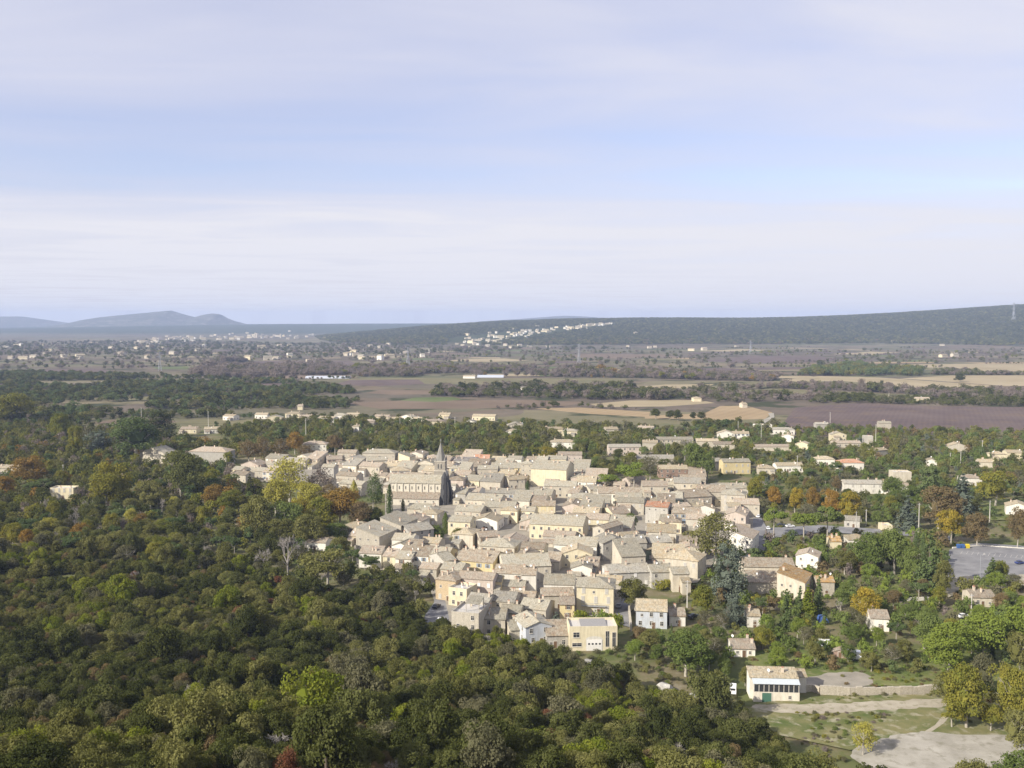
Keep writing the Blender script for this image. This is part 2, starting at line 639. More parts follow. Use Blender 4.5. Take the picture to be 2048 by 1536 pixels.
M = {
    'glass': plain('dark_glass', (0.035, 0.038, 0.042), 0.25, 0, 0.5), 'frame': plain('window_frame', (0.55, 0.52, 0.46), 0.7),
    'sh_brown': plain('shutter_brown', (0.17, 0.10, 0.06)), 'sh_blue': plain('shutter_blue', (0.22, 0.27, 0.34)), 'sh_grey': plain('shutter_grey', (0.42, 0.40, 0.36)),
    'sh_white': plain('shutter_white', (0.72, 0.70, 0.66)), 'sh_green': plain('shutter_green', (0.06, 0.14, 0.10)), 'wood': plain('door_wood', (0.14, 0.085, 0.05)),
    'chim': wall_mat('chimney_render', (0.60, 0.52, 0.42)), 'pot': plain('clay_pot', (0.42, 0.22, 0.14)), 'dish': plain('white_dish', (0.8, 0.8, 0.8), 0.5),
    'bark': plain('bark', (0.13, 0.105, 0.08)), 'palebark': plain('pale_bark', (0.34, 0.31, 0.26)), 'twig': plain('bare_twig', (0.27, 0.245, 0.22)),
    'concrete': plain('concrete', (0.52, 0.49, 0.44)), 'steel': plain('galvanised_steel', (0.36, 0.37, 0.39), 0.6, 0.3), 'tyre': plain('tyre_rubber', (0.02, 0.02, 0.02)),
    'car_white': plain('car_paint_white', (0.78, 0.78, 0.78), 0.3, 0, 0.5), 'car_blue': plain('car_paint_blue', (0.035, 0.05, 0.16), 0.3, 0, 0.5), 'car_grey': plain('car_paint_grey', (0.20, 0.21, 0.23), 0.3, 0, 0.5),
    'car_dark': plain('car_paint_dark', (0.03, 0.033, 0.04), 0.3, 0, 0.5), 'rock': wall_mat('limestone', (0.40, 0.385, 0.35), 0.4, True), 'awning': plain('pale_awning', (0.46, 0.50, 0.52)),
    'bin_blue': plain('bin_blue', (0.04, 0.10, 0.26)), 'bin_yellow': plain('bin_yellow', (0.55, 0.42, 0.03)), 'lead': plain('zinc_roof', (0.27, 0.26, 0.25), 0.8), 'tarp': plain('blue_tarpaulin', (0.05, 0.10, 0.28)),
    'plastic': plain('greenhouse_film', (0.42, 0.45, 0.50), 0.5)}
LEAF = {k: leaf_mat('leaf_' + k, a, b) for k, (a, b) in {
    'dark': ((0.043, 0.052, 0.017), (0.094, 0.103, 0.031)), 'oak': ((0.067, 0.077, 0.023), (0.144, 0.154, 0.053)), 'olive': ((0.118, 0.120, 0.036), (0.222, 0.216, 0.079)),
    'lime': ((0.143, 0.176, 0.023), (0.221, 0.235, 0.037)), 'greyolive': ((0.102, 0.102, 0.054), (0.178, 0.168, 0.097)), 'red': ((0.168, 0.070, 0.043), (0.214, 0.121, 0.064)),
    'gold': ((0.191, 0.178, 0.034), (0.360, 0.270, 0.042)), 'orange': ((0.197, 0.140, 0.041), (0.318, 0.196, 0.048)), 'rust': ((0.152, 0.121, 0.061), (0.217, 0.159, 0.081)),
    'yellow': ((0.285, 0.267, 0.053), (0.424, 0.392, 0.101)), 'green': ((0.100, 0.134, 0.036), (0.172, 0.210, 0.064)), 'bright': ((0.172, 0.210, 0.041), (0.178, 0.237, 0.053)),
    'blue': ((0.110, 0.134, 0.103), (0.192, 0.218, 0.170)), 'pine': ((0.080, 0.114, 0.043), (0.148, 0.185, 0.073)), 'bare': ((0.200, 0.164, 0.143), (0.231, 0.196, 0.178)), 'goldgreen': ((0.146, 0.163, 0.034), (0.249, 0.228, 0.045))}.items()}

# ------------------------------------------------------------------ terrain
def build_ground():
    angs = list(np.linspace(-42, 42, 430)) + list(np.linspace(42, 318, 60)[1:-1])
    radii = list(np.arange(10, 600, 6.0))
    r = 600.0
    while r < 15500:
        radii.append(r)
        r *= 1.021
    radii.append(15500.0)
    na, nr = len(angs), len(radii)
    v = []
    for r in radii:
        for a in angs:
            x, y = r * math.sin(R(a)), r * math.cos(R(a))
            v.append((x, y, hgt(x, y)))
    c = len(v)
    v.append((0, 0, 97.0))
    f = []
    for i in range(nr - 1):
        for j in range(na):
            k = (j + 1) % na
            f.append((i * na + j, (i + 1) * na + j, (i + 1) * na + k, i * na + k))
    for j in range(na):
        f.append((c, j, (j + 1) % na))
    me = bpy.data.meshes.new('ground')
    me.from_pydata(v, [], f)
    me.materials.append(ground_mat())
    me.polygons.foreach_set('use_smooth', [True] * len(me.polygons))
    me.update()
    tag(put('ground', me), 'valley floor and wooded slopes reaching to the horizon', kind='structure')


build_ground()


def mountain(name, dist, prof, depth, mat, label):
    """a range of hills: skyline from the profile, sloping back and forward with ravines"""
    v, f = [], []
    n, rows = 140, 26
    x0, x1 = prof[0][0], prof[-1][0]
    for j in range(rows):
        t = j / (rows - 1) * 2 - 1
        for i in range(n):
            px = x0 + (x1 - x0) * i / (n - 1)
            top = lerp_table(prof, px)
            z = CAM_H + dist * (645 - top) / FPX
            x = (px - 1024) / FPX * dist
            y = dist + t * depth
            k = (1 - abs(t)) ** 0.8
            zz = -20 + (z + 20) * k
            zz += (1 - k) * k * 4 * 22 * vnoise(x + 300 * t, y, 620) + (1 - k) * k * 36 * vnoise(x, y * 0.5, 250)
            v.append((x, y, zz))
    for j in range(rows - 1):
        for i in range(n - 1):
            a = j * n + i
            f.append((a, a + 1, a + n + 1, a + n))
    me = bpy.data.meshes.new(name)
    me.from_pydata(v, [], f)
    me.materials.append(mat)
    me.polygons.foreach_set('use_smooth', [True] * len(me.polygons))
    tag(put(name, me), label, kind='structure')


MT = sheet_mat('mountain_scrub', (0.055, 0.062, 0.034), (0.10, 0.095, 0.065), 0.004, 8, None, (0.22, 0.20, 0.17))
mountain('mountain', 11800, [(60, 662), (100, 652), (130, 648), (165, 640), (200, 634), (250, 629), (290, 625), (320, 622), (343, 620), (356, 624), (372, 629), (392, 634), (408, 629),
                             (428, 626), (442, 628), (450, 634), (468, 641), (490, 647), (540, 655)], 1000, MT, 'blue mountain with two humps on the far horizon')
mountain('mountain', 13900, [(-260, 640), (-160, 630), (-60, 634), (0, 632), (45, 632), (80, 637), (120, 643), (160, 648), (230, 654)], 900, MT, 'pale farther mountain at the edge of the horizon')
mountain('mountain', 14000, [(900, 652), (960, 642), (1040, 637), (1100, 632), (1130, 630.5), (1170, 632), (1230, 637), (1330, 638), (1440, 636), (1510, 634), (1570, 637), (1660, 641), (1740, 650)], 900, MT,
         'faint low range beyond the plateau')

LEVEL = [0.03]


def sheet(name, pts, mat, label, z=None, curve=False):
    if z is None:
        LEVEL[0] += 0.004
        z = LEVEL[0]
    P = [at(px, py, z) for px, py in pts]
    if curve:                                   # round the outline a little
        Q = []
        for i in range(len(P)):
            o_, a, b, c_ = P[i - 1], P[i], P[(i + 1) % len(P)], P[(i + 2) % len(P)]
            n = max(3, int((b - a).length / 1.6))
            for k in range(n):                  # a smooth curve through the corners with a ragged verge
                t = k / n
                q = 0.5 * (2 * a + (b - o_) * t + (2 * o_ - 5 * a + 4 * b - c_) * t * t + (3 * a - o_ - 3 * b + c_) * t ** 3)
                j = 0.5 * vnoise(q.x * 3, q.y * 3, 5.0) + 0.35 * vnoise(q.x * 3 + 50, q.y * 3, 1.7)
                Q.append(Vector((q.x + j, q.y - j, z)))
        P = Q
    bm = bmesh.new()
    bm.faces.new([bm.verts.new(p) for p in P])
    bmesh.ops.triangulate(bm, faces=bm.faces[:], ngon_method='EAR_CLIP')
    me = bpy.data.meshes.new(name)
    bm.to_mesh(me)
    bm.free()
    me.materials.append(mat)
    o = put(name, me)
    if me.polygons[0].normal.z < 0:
        me.flip_normals()
    return tag(o, label, kind='structure')


F_TAN = sheet_mat('field_stubble', (0.28, 0.228, 0.135), (0.36, 0.298, 0.19), 0.008, 6, (14, 70, 0.07))
F_OCHRE = sheet_mat('field_ochre', (0.27, 0.198, 0.112), (0.345, 0.262, 0.155), 0.009, 6, (12, 30, 0.06))
F_VINE = sheet_mat('field_vines', (0.098, 0.072, 0.068), (0.142, 0.108, 0.096), 0.012, 6, (5, 24, 0.07), (0.16, 0.115, 0.075))
F_RED = sheet_mat('field_red_soil', (0.138, 0.102, 0.072), (0.188, 0.142, 0.100), 0.01, 6, (8, 80, 0.08))
F_GREEN = sheet_mat('field_grass', (0.085, 0.115, 0.036), (0.13, 0.15, 0.062), 0.01, 6, (16, 88, 0.12))
F_OLIVE = sheet_mat('field_fallow', (0.125, 0.120, 0.058), (0.195, 0.170, 0.095), 0.01, 6, (18, 85, 0.15))
FIELDS = [
    (F_VINE, [(1552, 872), (1570, 842), (1590, 815), (1720, 806), (1850, 812), (2150, 815), (2150, 858), (1985, 864), (1880, 872), (1760, 876)], 'purple brown vineyard beyond the houses'),
    (F_OLIVE, [(1890, 872), (2000, 864), (2150, 858), (2150, 878), (1990, 884), (1900, 882)], 'olive fallow strip below the purple vineyard'),
    (F_OCHRE, [(1290, 832), (1410, 826), (1440, 812), (1490, 811), (1545, 825), (1530, 838), (1450, 840), (1400, 838), (1290, 837)], 'ochre field beside the pale bending road'),
    (F_OCHRE, [(1069, 817), (1160, 815), (1300, 824), (1298, 834), (1180, 828)], 'ochre strip in front of the round oaks'),
    (F_TAN, [(1180, 808), (1260, 801), (1400, 800), (1430, 806), (1330, 813), (1200, 814)], 'tan stubble strip in mid valley'),
    (F_TAN, [(1558, 760), (1640, 752), (1760, 755), (1985, 771), (1950, 780), (1850, 782), (1760, 780), (1640, 768)], 'large pale stubble field with a lone tree behind hedge'),
    (F_TAN, [(1741, 734), (1800, 729), (2150, 726), (2150, 742), (1900, 744), (1850, 737)], 'pale stubble field below the wooded ridge'),
    (F_TAN, [(1800, 757), (1900, 751), (2150, 750), (2150, 771), (2010, 772), (1880, 762)], 'pale stubble field with a dark clump in it'),
    (F_OLIVE, [(1471, 780), (1560, 777), (1700, 784), (1845, 790), (1820, 798), (1680, 792), (1540, 789)], 'olive stubble strip along the dark hedge'),
    (F_OLIVE, [(640, 757), (800, 756), (1254, 757), (1250, 766), (960, 769), (760, 766)], 'long grey green meadow by the greenhouses'),
    (F_RED, [(690, 806), (800, 801), (1060, 800), (1180, 804), (1130, 812), (960, 817), (760, 818)], 'reddish ploughed strip behind the far houses'),
    (F_GREEN, [(800, 801), (830, 795), (905, 794), (925, 799), (870, 804)], 'small bright green meadow in mid valley'),
    (F_RED, [(731, 786), (760, 780), (871, 780), (860, 788), (790, 790)], 'small red brown field behind the meadow'),
    (F_VINE, [(660, 770), (700, 760), (837, 759), (850, 768), (760, 772)], 'dark vine plot beside the long meadow'),
    (F_TAN, [(890, 722), (930, 718), (1010, 717), (1060, 721), (980, 724)], 'thin tan strip below the hillside village'),
    (F_OLIVE, [(1042, 744), (1080, 738), (1130, 739), (1110, 746)], 'pale olive plot beside the riverside trees'),
    (F_TAN, [(1158, 747), (1190, 738), (1250, 739), (1240, 749)], 'tan plot right of the tall pylon'),
    (F_RED, [(1247, 737), (1280, 731), (1335, 732), (1310, 738)], 'dark red plot beyond the tall pylon'),
    (F_TAN, [(1260, 775), (1330, 769), (1430, 768), (1400, 777)], 'brownish tan strip right of the dark wood'),
    (F_RED, [(350, 791), (380, 786), (500, 785), (480, 791)], 'red earth strip among the left woods'),
    (F_VINE, [(60, 747), (90, 738), (200, 737), (230, 744), (150, 749)], 'purple vine plot in front of the far town'),
    (F_VINE, [(400, 732), (520, 722), (700, 722), (720, 730), (560, 736)], 'purple vine plot behind the bare grove'),
    (F_RED, [(1100, 712), (1180, 708), (1330, 709), (1360, 714), (1220, 717)], 'red brown plot near the foot of the ridge'),
    (F_TAN, [(1400, 702), (1480, 698), (1540, 699), (1500, 704)], 'thin pale strip at the foot of the ridge'),
    (F_TAN, [(1660, 708), (1740, 703), (1800, 705), (1740, 710)], 'tan strip at the foot of the wooded ridge'),
    (F_VINE, [(1400, 722), (1500, 712), (1640, 713), (1700, 720), (1560, 728)], 'purple plot in the middle of the plain'),
    (F_OLIVE, [(160, 800), (240, 793), (330, 794), (300, 801)], 'olive clearing among the left woods'),
    (F_RED, [(170, 846), (240, 838), (330, 838), (360, 845), (260, 850)], 'red earth clearing behind the cedar'),
    (F_OLIVE, [(340, 846), (400, 838), (520, 838), (540, 846), (440, 852)], 'fallow plot behind the bungalows'),
]
for mt, pts, lab in FIELDS:
    sheet('field', pts, mt, lab)
FIELD_BOXES = []
FIELD_WORDS = {0: 'pale stubble strip', 1: 'olive fallow strip', 2: 'purple vine strip', 3: 'red brown ploughed strip', 4: 'green meadow strip', 5: 'ochre strip'}
_named = [[tuple(at(a, b, 0)[:2]) for a, b in p_] for _m, p_, _l in FIELDS]
rf_ = random.Random(31)
for _ in range(900):
    if len(FIELD_BOXES) > 64:
        break
    y = rf_.uniform(1500, 3850)
    x = (rf_.uniform(380, 2080) - 1024) / FPX * y
    if any(inside(p_, x, y) for p_ in _named):
        continue
    w_, d_, a_ = rf_.uniform(70, 230), rf_.uniform(45, 150), R(rf_.choice([12, 14, 10, -8, 30]) + rf_.uniform(-4, 4))
    if any((x - q[0]) ** 2 + (y - q[1]) ** 2 < (.42 * (max(w_, d_) + q[2])) ** 2 for q in FIELD_BOXES):
        continue
    FIELD_BOXES.append((x, y, max(w_, d_), w_, d_, a_))
    k_ = rf_.choices([0, 1, 2, 3, 4, 5], [5, 3, 3, 2, 1.5, 1.5])[0]
    c_, s_ = math.cos(a_), math.sin(a_)
    q4 = [(x + c_ * u - s_ * v, y + s_ * u + c_ * v) for u, v in ((-w_ / 2, -d_ / 2), (w_ / 2, -d_ / 2 * rf_.uniform(.6, 1)), (w_ / 2 * rf_.uniform(.7, 1), d_ / 2), (-w_ / 2 * rf_.uniform(.7, 1), d_ / 2))]
    if max(hgt(*q) for q in q4) > .01:
        continue
    LEVEL[0] += .004
    me = bpy.data.meshes.new('field')
    me.from_pydata([(a, b, LEVEL[0]) for a, b in q4], [], [(0, 1, 2, 3)])
    me.materials.append([F_TAN, F_OLIVE, F_VINE, F_RED, F_GREEN, F_OCHRE][k_])
    tag(put('field', me), FIELD_WORDS[k_] + ' in the patchwork of the far plain', group='patchwork fields of the far plain', kind='structure')

ASPHALT = sheet_mat('asphalt', (0.165, 0.163, 0.168), (0.245, 0.242, 0.24), 0.13, 9)
GRAVEL = sheet_mat('pale_gravel', (0.27, 0.25, 0.205), (0.39, 0.365, 0.31), 0.12, 11, None, (0.20, 0.185, 0.135))
PAVE = sheet_mat('village_paving', (0.23, 0.21, 0.17), (0.31, 0.28, 0.23), 0.15, 6)
DUST = sheet_mat('dusty_track', (0.30, 0.265, 0.20), (0.40, 0.36, 0.28), 0.16, 10, None, (0.21, 0.195, 0.115))
LAWN = sheet_mat('lawn_grass', (0.080, 0.112, 0.030), (0.16, 0.170, 0.058), 0.12, 9, None, (0.22, 0.195, 0.105))
BANK = sheet_mat('river_bank_grass', (0.085, 0.110, 0.032), (0.20, 0.18, 0.085), 0.11, 9, None, (0.33, 0.30, 0.215))
VILLAGE = [(455, 962), (540, 934), (690, 925), (830, 926), (1000, 932), (1110, 934), (1175, 950), (1185, 975), (1300, 975), (1440, 965), (1505, 1000), (1512, 1040), (1505, 1100), (1440, 1110),
           (1395, 1165), (1260, 1170), (1245, 1195), (1240, 1235), (1110, 1250), (1100, 1280), (1030, 1275), (900, 1265), (868, 1200), (850, 1150), (715, 1135), (705, 1075), (790, 1045), (850, 1035),
           (770, 1030), (770, 985), (660, 985), (560, 965)]
sheet('village_paving', VILLAGE, PAVE, 'pale paved lanes between the village houses')
sheet('road', [(845, 1262), (850, 1230), (868, 1205), (872, 1180), (884, 1176), (890, 1200), (898, 1235), (900, 1268), (870, 1275)], ASPHALT, 'grey road bending into the village at its near edge')
sheet('street', [(1470, 1130), (1500, 1095), (1506, 1060), (1506, 1036), (1522, 1034), (1532, 1052), (1534, 1090), (1515, 1130)], ASPHALT, 'grey street along the row of houses by the plane trees')
sheet('street', [(1530, 1078), (1534, 1056), (1640, 1050), (1760, 1058), (1850, 1062), (1900, 1072), (1900, 1080), (1840, 1072), (1760, 1070), (1640, 1064)], ASPHALT, 'grey street running under the plane trees')
sheet('street', [(1228, 1245), (1240, 1200), (1262, 1180), (1275, 1190), (1256, 1215), (1262, 1255)], ASPHALT, 'short grey lane beside the tall cream house')
CAR_PARK = sheet('car_park', [(1895, 1160), (1898, 1100), (1920, 1090), (1960, 1086), (2150, 1098), (2150, 1135), (2040, 1150), (1985, 1158), (1940, 1168)], ASPHALT, 'wide empty grey car park')
for i_ in range(14):
    a_, b_ = at(1925 + i_ * 11, 1104 + i_ * .8, 0), at(1921 + i_ * 11, 1110 + i_ * .8, 0)
    n_ = Vector((b_.y - a_.y, a_.x - b_.x, 0)).normalized() * .07
    me = bpy.data.meshes.new('parking_line')
    zz = LEVEL[0] + .004
    me.from_pydata([(q.x, q.y, zz) for q in (a_ - n_, a_ + n_, b_ + n_, b_ - n_)], [], [(0, 1, 2, 3)])
    me.materials.append(M['sh_grey'])
    put('parking_line', me, CAR_PARK)
LEVEL[0] += .006
sheet('path', [(1890, 1190), (1896, 1160), (1940, 1152), (1990, 1158), (2150, 1128), (2150, 1150), (2000, 1178), (1950, 1165), (1915, 1180), (1905, 1192)], DUST, 'beige track below the car park', None, True)
sheet('path', [(1822, 1150), (1828, 1100), (1842, 1096), (1842, 1148), (1832, 1158)], DUST, 'short pale drive beside the dark firs', None, True)
sheet('road', [(1500, 856), (1520, 843), (1540, 833), (1536, 826), (1548, 826), (1549, 834), (1530, 846), (1512, 857)], GRAVEL, 'pale road bending round the ochre field')
sheet('meadow', [(1500, 1345), (1520, 1300), (1700, 1290), (1900, 1300), (2150, 1300), (2150, 1385), (1890, 1372), (1640, 1372), (1600, 1350)], LAWN, 'green gardens above the river wall', None, True)
sheet('meadow', [(1720, 1180), (1745, 1160), (1850, 1165), (1870, 1180), (1800, 1196), (1740, 1198)], LAWN, 'small meadow below the fir trees', None, True)
sheet('meadow', [(1925, 1020), (1990, 1000), (2150, 998), (2150, 1030), (1960, 1040)], LAWN, 'mown field beside the blue cedar', None, True)
sheet('courtyard', [(1600, 1374), (1610, 1360), (1650, 1348), (1725, 1345), (1745, 1370), (1640, 1378)], PAVE, 'gravel yard beside the riverside house', None, True)
sheet('river_bank', [(1480, 1425), (1520, 1405), (1640, 1392), (1900, 1388), (2150, 1380), (2150, 1480), (1900, 1475), (1700, 1500), (1560, 1470)], BANK, 'grassy bank between track and dry river')
sheet('path', [(1500, 1412), (1560, 1408), (1640, 1408), (1760, 1402), (1895, 1397), (1897, 1412), (1800, 1418), (1650, 1427), (1560, 1425)], DUST, 'pale gravel track in front of the river wall', None, True)
sheet('path', [(1840, 1468), (1870, 1450), (1885, 1432), (1897, 1424), (1899, 1432), (1888, 1446), (1862, 1464)], DUST, 'narrow footpath down to the river bed')
sheet('river_bed', [(1700, 1506), (1735, 1488), (1775, 1475), (1800, 1468), (1860, 1463), (1920, 1468), (2000, 1470), (2060, 1476), (2200, 1560), (2200, 1640), (1740, 1640), (1730, 1545), (1712, 1522)],
      GRAVEL, 'pale stony bed of the dry river', None, True)


# ------------------------------------------------------------------ trees
def unit(n):
    a = rng.normal(size=(n, 3))
    return a / np.linalg.norm(a, axis=1)[:, None]


class Leaves:
    def __init__(self):
        self.p, self.n, self.s, self.t = [], [], [], []

    def add(self, p, n, s, t):
        self.p.append(p)
        self.n.append(n)
        self.s.append(np.broadcast_to(s, (len(p),)).copy())
        self.t.append(np.clip(np.broadcast_to(t, (len(p),)) + rng.normal(0, 0.14, len(p)), 0, 1))

    def clump(self, c, r, n, s, t, rnd=0.55, flat=1.0, lower=-0.35):
        u = unit(n * 2)
        u = u[u[:, 2] > lower][:n]
        rad = r * (0.72 + 0.42 * rng.random(len(u)))[:, None]
        p = np.array(c) + u * rad * np.array([1, 1, flat])
        nn = u * (1 - rnd) + unit(len(u)) * rnd
        self.add(p, nn, s * (0.7 + 0.6 * rng.random(len(u))), t)

    def arrays(self):
        p, n = np.concatenate(self.p), np.concatenate(self.n)
        s, t = np.concatenate(self.s), np.concatenate(self.t)
        n = n / np.maximum(np.linalg.norm(n, axis=1), 1e-6)[:, None]
        a = np.cross(n, unit(len(n)))
        a /= np.maximum(np.linalg.norm(a, axis=1), 1e-6)[:, None]
        b = np.cross(n, a)
        h = s[:, None] * 0.5
        w = h * (0.62 + 0.3 * rng.random((len(n), 1)))
        v = np.stack([p - a * h, p - b * w + n * h * 0.25, p + a * h, p + b * w + n * h * 0.25], 1).reshape(-1, 3)
        return v, np.repeat(t, 4)


def ico(sub=2):
    bm = bmesh.new()
    bmesh.ops.create_icosphere(bm, subdivisions=sub, radius=1)
    v = np.array([x.co[:] for x in bm.verts])
    f = [tuple(q.index for q in p.verts) for p in bm.faces]
    bm.free()
    return v, f


ICO1, ICO2 = ico(1), ico(2)


def crown_mesh(name, lv, cores, mat):
    v, t = lv.arrays()
    n = len(v) // 4
    V = [tuple(x) for x in v]
    Fc = [(4 * i, 4 * i + 1, 4 * i + 2, 4 * i + 3) for i in range(n)]
    T = list(t)
    for c, (rx, ry, rz) in cores:
        iv, iff = ICO1
        o = len(V)
        j = iv * np.array([rx, ry, rz]) * (0.85 + 0.3 * rng.random((len(iv), 1))) + np.array(c)
        V += [tuple(x) for x in j]
        Fc += [tuple(o + k for k in q) for q in iff]
        T += [0.15] * len(iv)
    me = bpy.data.meshes.new(name)
    me.from_pydata(V, [], Fc)
    a = me.attributes.new('tint', 'FLOAT', 'POINT')
    a.data.foreach_set('value', np.array(T, dtype=np.float32))
    me.materials.append(mat)
    me.update()
    return me


def limbs_mesh(name, h, r, spread, n, mat, base=0.0, fork=0.35, kids=2):
    mb = MB()
    top = Vector((random.uniform(-.05, .05) * h, random.uniform(-.05, .05) * h, h * 0.8))
    mid = Vector((0, 0, h * fork)) + Vector((random.uniform(-.03, .03) * h, random.uniform(-.03, .03) * h, 0))
    mb.tube((0, 0, base), mid, r, r * 0.75, 7)
    mb.tube(mid, top, r * 0.75, r * 0.2, 6)
    for i in range(n):
        a = 2 * math.pi * (i + random.random() * 0.6) / n
        t = random.uniform(0, 0.6)
        p = mid.lerp(top, t)
        q = p + Vector((math.cos(a) * spread * (1 - t * 0.5), math.sin(a) * spread * (1 - t * 0.5), h * random.uniform(0.12, 0.3)))
        mb.tube(p, q, r * 0.42, r * 0.14, 5)
        for k in range(kids):
            e = q + Vector((random.uniform(-1, 1), random.uniform(-1, 1), random.uniform(0.1, 0.8))) * spread * 0.35
            mb.tube(p.lerp(q, random.uniform(.5, 1)), e, r * 0.16, r * 0.05, 4)
    return mb.mesh(name, mat)


def make_round(h, rx, nl, leaf, nclump, low=0.28, lump=0.36, wide=1.0):
    """a broadleaf crown: leaf clumps over an uneven dome; unit: metres"""
    lv = Leaves()
    cz, rz = h * (1 + low) / 2, h * (1 - low) / 2
    cores = []
    lob = [(rng.uniform(-.35, .35) * rx, rng.uniform(-.35, .35) * rx, rng.uniform(-.12, .2) * rz, rng.uniform(.66, .86)) for _ in range(3)]
    per = max(4, nl // nclump)
    for i in range(nclump):
        lx, ly, lz, k = lob[i % 3]
        u = unit(1)[0]
        if u[2] < -0.8:
            u[2] = -u[2]
        c = np.array([lx + u[0] * rx * k * 0.82, ly + u[1] * rx * k * 0.82, cz + lz + u[2] * rz * k * 0.88])
        r_ = rx * lump * rng.uniform(.65, 1.25)
        lv.clump(c, r_, per, leaf, rng.uniform(0.0, 1.0), 0.42, 0.85)
    for lx, ly, lz, k in lob:
        cores.append(((lx, ly, cz + lz), (rx * k * 0.50, rx * k * 0.50, rz * k * 0.52)))
    return lv, cores


def make_pine(h, rx, nl, leaf, tiers=12, flat=0.42):
    lv = Leaves()
    cores = []
    for i in range(tiers):
        a, d = rng.uniform(0, 6.28), rx * math.sqrt(rng.random()) * 0.85
        z = h * (0.66 + 0.27 * rng.random()) - 0.16 * h * (d / rx) ** 2
        r_ = rx * rng.uniform(.26, .42)
        c = (math.cos(a) * d, math.sin(a) * d, z)
        lv.clump(c, r_, nl // tiers, leaf, rng.uniform(.1, .9), 0.5, flat + 0.2, -0.25)
        cores.append((c, (r_ * .66, r_ * .66, r_ * .34)))
    return lv, cores


def make_spruce(h, rx, nl, leaf, tiers=13, low=0.06, droop=0.25, blunt=0.1):
    lv = Leaves()
    cores = []
    for i in range(tiers):
        t = i / (tiers - 1)
        z = h * (low + (0.98 - low) * t)
        r_ = rx * (1 - t) ** (0.9 - blunt) + 0.12
        nb = max(4, int(9 * (1 - t) + 3))
        for k in range(nb):
            a = rng.uniform(0, 6.28)
            rr = r_ * rng.uniform(.72, 1.1)
            m = max(3, int(nl / tiers / nb * (0.4 + 1.2 * (1 - t))))
            s = np.sqrt(rng.random(m))
            p = np.stack([np.cos(a) * rr * s, np.sin(a) * rr * s, z - droop * rr * s + rng.normal(0, 0.10 * r_ + .05, m)], 1)
            p[:, :2] += rng.normal(0, 0.12 * rr + 0.05, (m, 2))
            nn = np.stack([np.cos(a) * np.full(m, .5), np.sin(a) * np.full(m, .5), np.full(m, .8)], 1) * 0.6 + unit(m) * 0.45
            lv.add(p, nn, leaf * (0.7 + .6 * rng.random(m)), rng.uniform(.1, .9))
        if i % 2 == 0 and t < 0.9:
            cores.append(((0, 0, z), (r_ * .42, r_ * .42, h / tiers * 0.9)))
    return lv, cores


def make_cypress(h, rx, nl, leaf):
    lv = Leaves()
    t = rng.random(nl)
    a = rng.uniform(0, 6.28, nl)
    prof = rx * np.minimum(1, (1 - t) * 2.6) ** 0.7 * (0.55 + 0.45 * np.minimum(1, t * 6))
    rr = prof * (0.8 + 0.35 * rng.random(nl))
    p = np.stack([np.cos(a) * rr, np.sin(a) * rr, h * (0.03 + 0.97 * t)], 1)
    nn = np.stack([np.cos(a), np.sin(a), np.full(nl, .35)], 1) * .6 + unit(nl) * .45
    lv.add(p, nn, leaf, rng.random(nl))
    cores = [((0, 0, h * z), (rx * .62 * k, rx * .62 * k, h * .22)) for z, k in ((.22, .9), (.48, .95), (.72, .6))]
    return lv, cores


def make_bare(h, rx, nl, mat):
    """a leafless tree: limbs, branches and a haze of fine twigs"""
    mb = MB()
    tw = []

    def grow(p, d, ln, r_, dep):
        q = p + d * ln
        mb.tube(p, q, r_, r_ * 0.62, 5 if dep < 2 else 3)
        if dep >= 4:
            tw.append((q, d))
            return
        for k in range(3 if dep < 3 else 2):
            nd = (d + Vector(unit(1)[0]) * 0.62)
            nd.z = abs(nd.z) * 0.7 + 0.18
            nd.normalize()
            grow(p.lerp(q, random.uniform(.65, 1)), nd, ln * random.uniform(.62, .82), r_ * .55, dep + 1)
    grow(Vector((0, 0, 0)), Vector((0, 0, 1)), h * .3, h * .028, 0)
    for q, d in tw:
        for k in range(nl):
            e = q + (d + Vector(unit(1)[0]) * 0.9).normalized() * h * random.uniform(.05, .13)
            mb.tube(q, e, h * .0042, h * .0016, 3)
    return mb.mesh('bare_crown', mat)


def xform(me, k):
    pass


TREE = {}       # kind -> list of (crown mesh, trunk mesh, height, crown radius)


def kind(name, makers):
    TREE[name] = makers


def joined(name, crown, trunk, crown_mat):
    """crown and trunk as one mesh for the trees of a far mass"""
    nv = len(crown.vertices)
    V = [tuple(v.co) for v in crown.vertices] + [tuple(v.co) for v in trunk.vertices]
    Fc = [tuple(p.vertices) for p in crown.polygons] + [tuple(nv + i for i in p.vertices) for p in trunk.polygons]
    me = bpy.data.meshes.new(name)
    me.from_pydata(V, [], Fc)
    me.materials.append(crown_mat)
    me.materials.append(trunk.materials[0])
    me.polygons.foreach_set('material_index', [0] * len(crown.polygons) + [1] * len(trunk.polygons))
    a = me.attributes.new('tint', 'FLOAT', 'POINT')
    t = np.zeros(nv, dtype=np.float32)
    if 'tint' in crown.attributes:
        crown.attributes['tint'].data.foreach_get('value', t)
    a.data.foreach_set('value', np.concatenate([t, np.full(len(trunk.vertices), .5, dtype=np.float32)]))
    me.update()
    return me


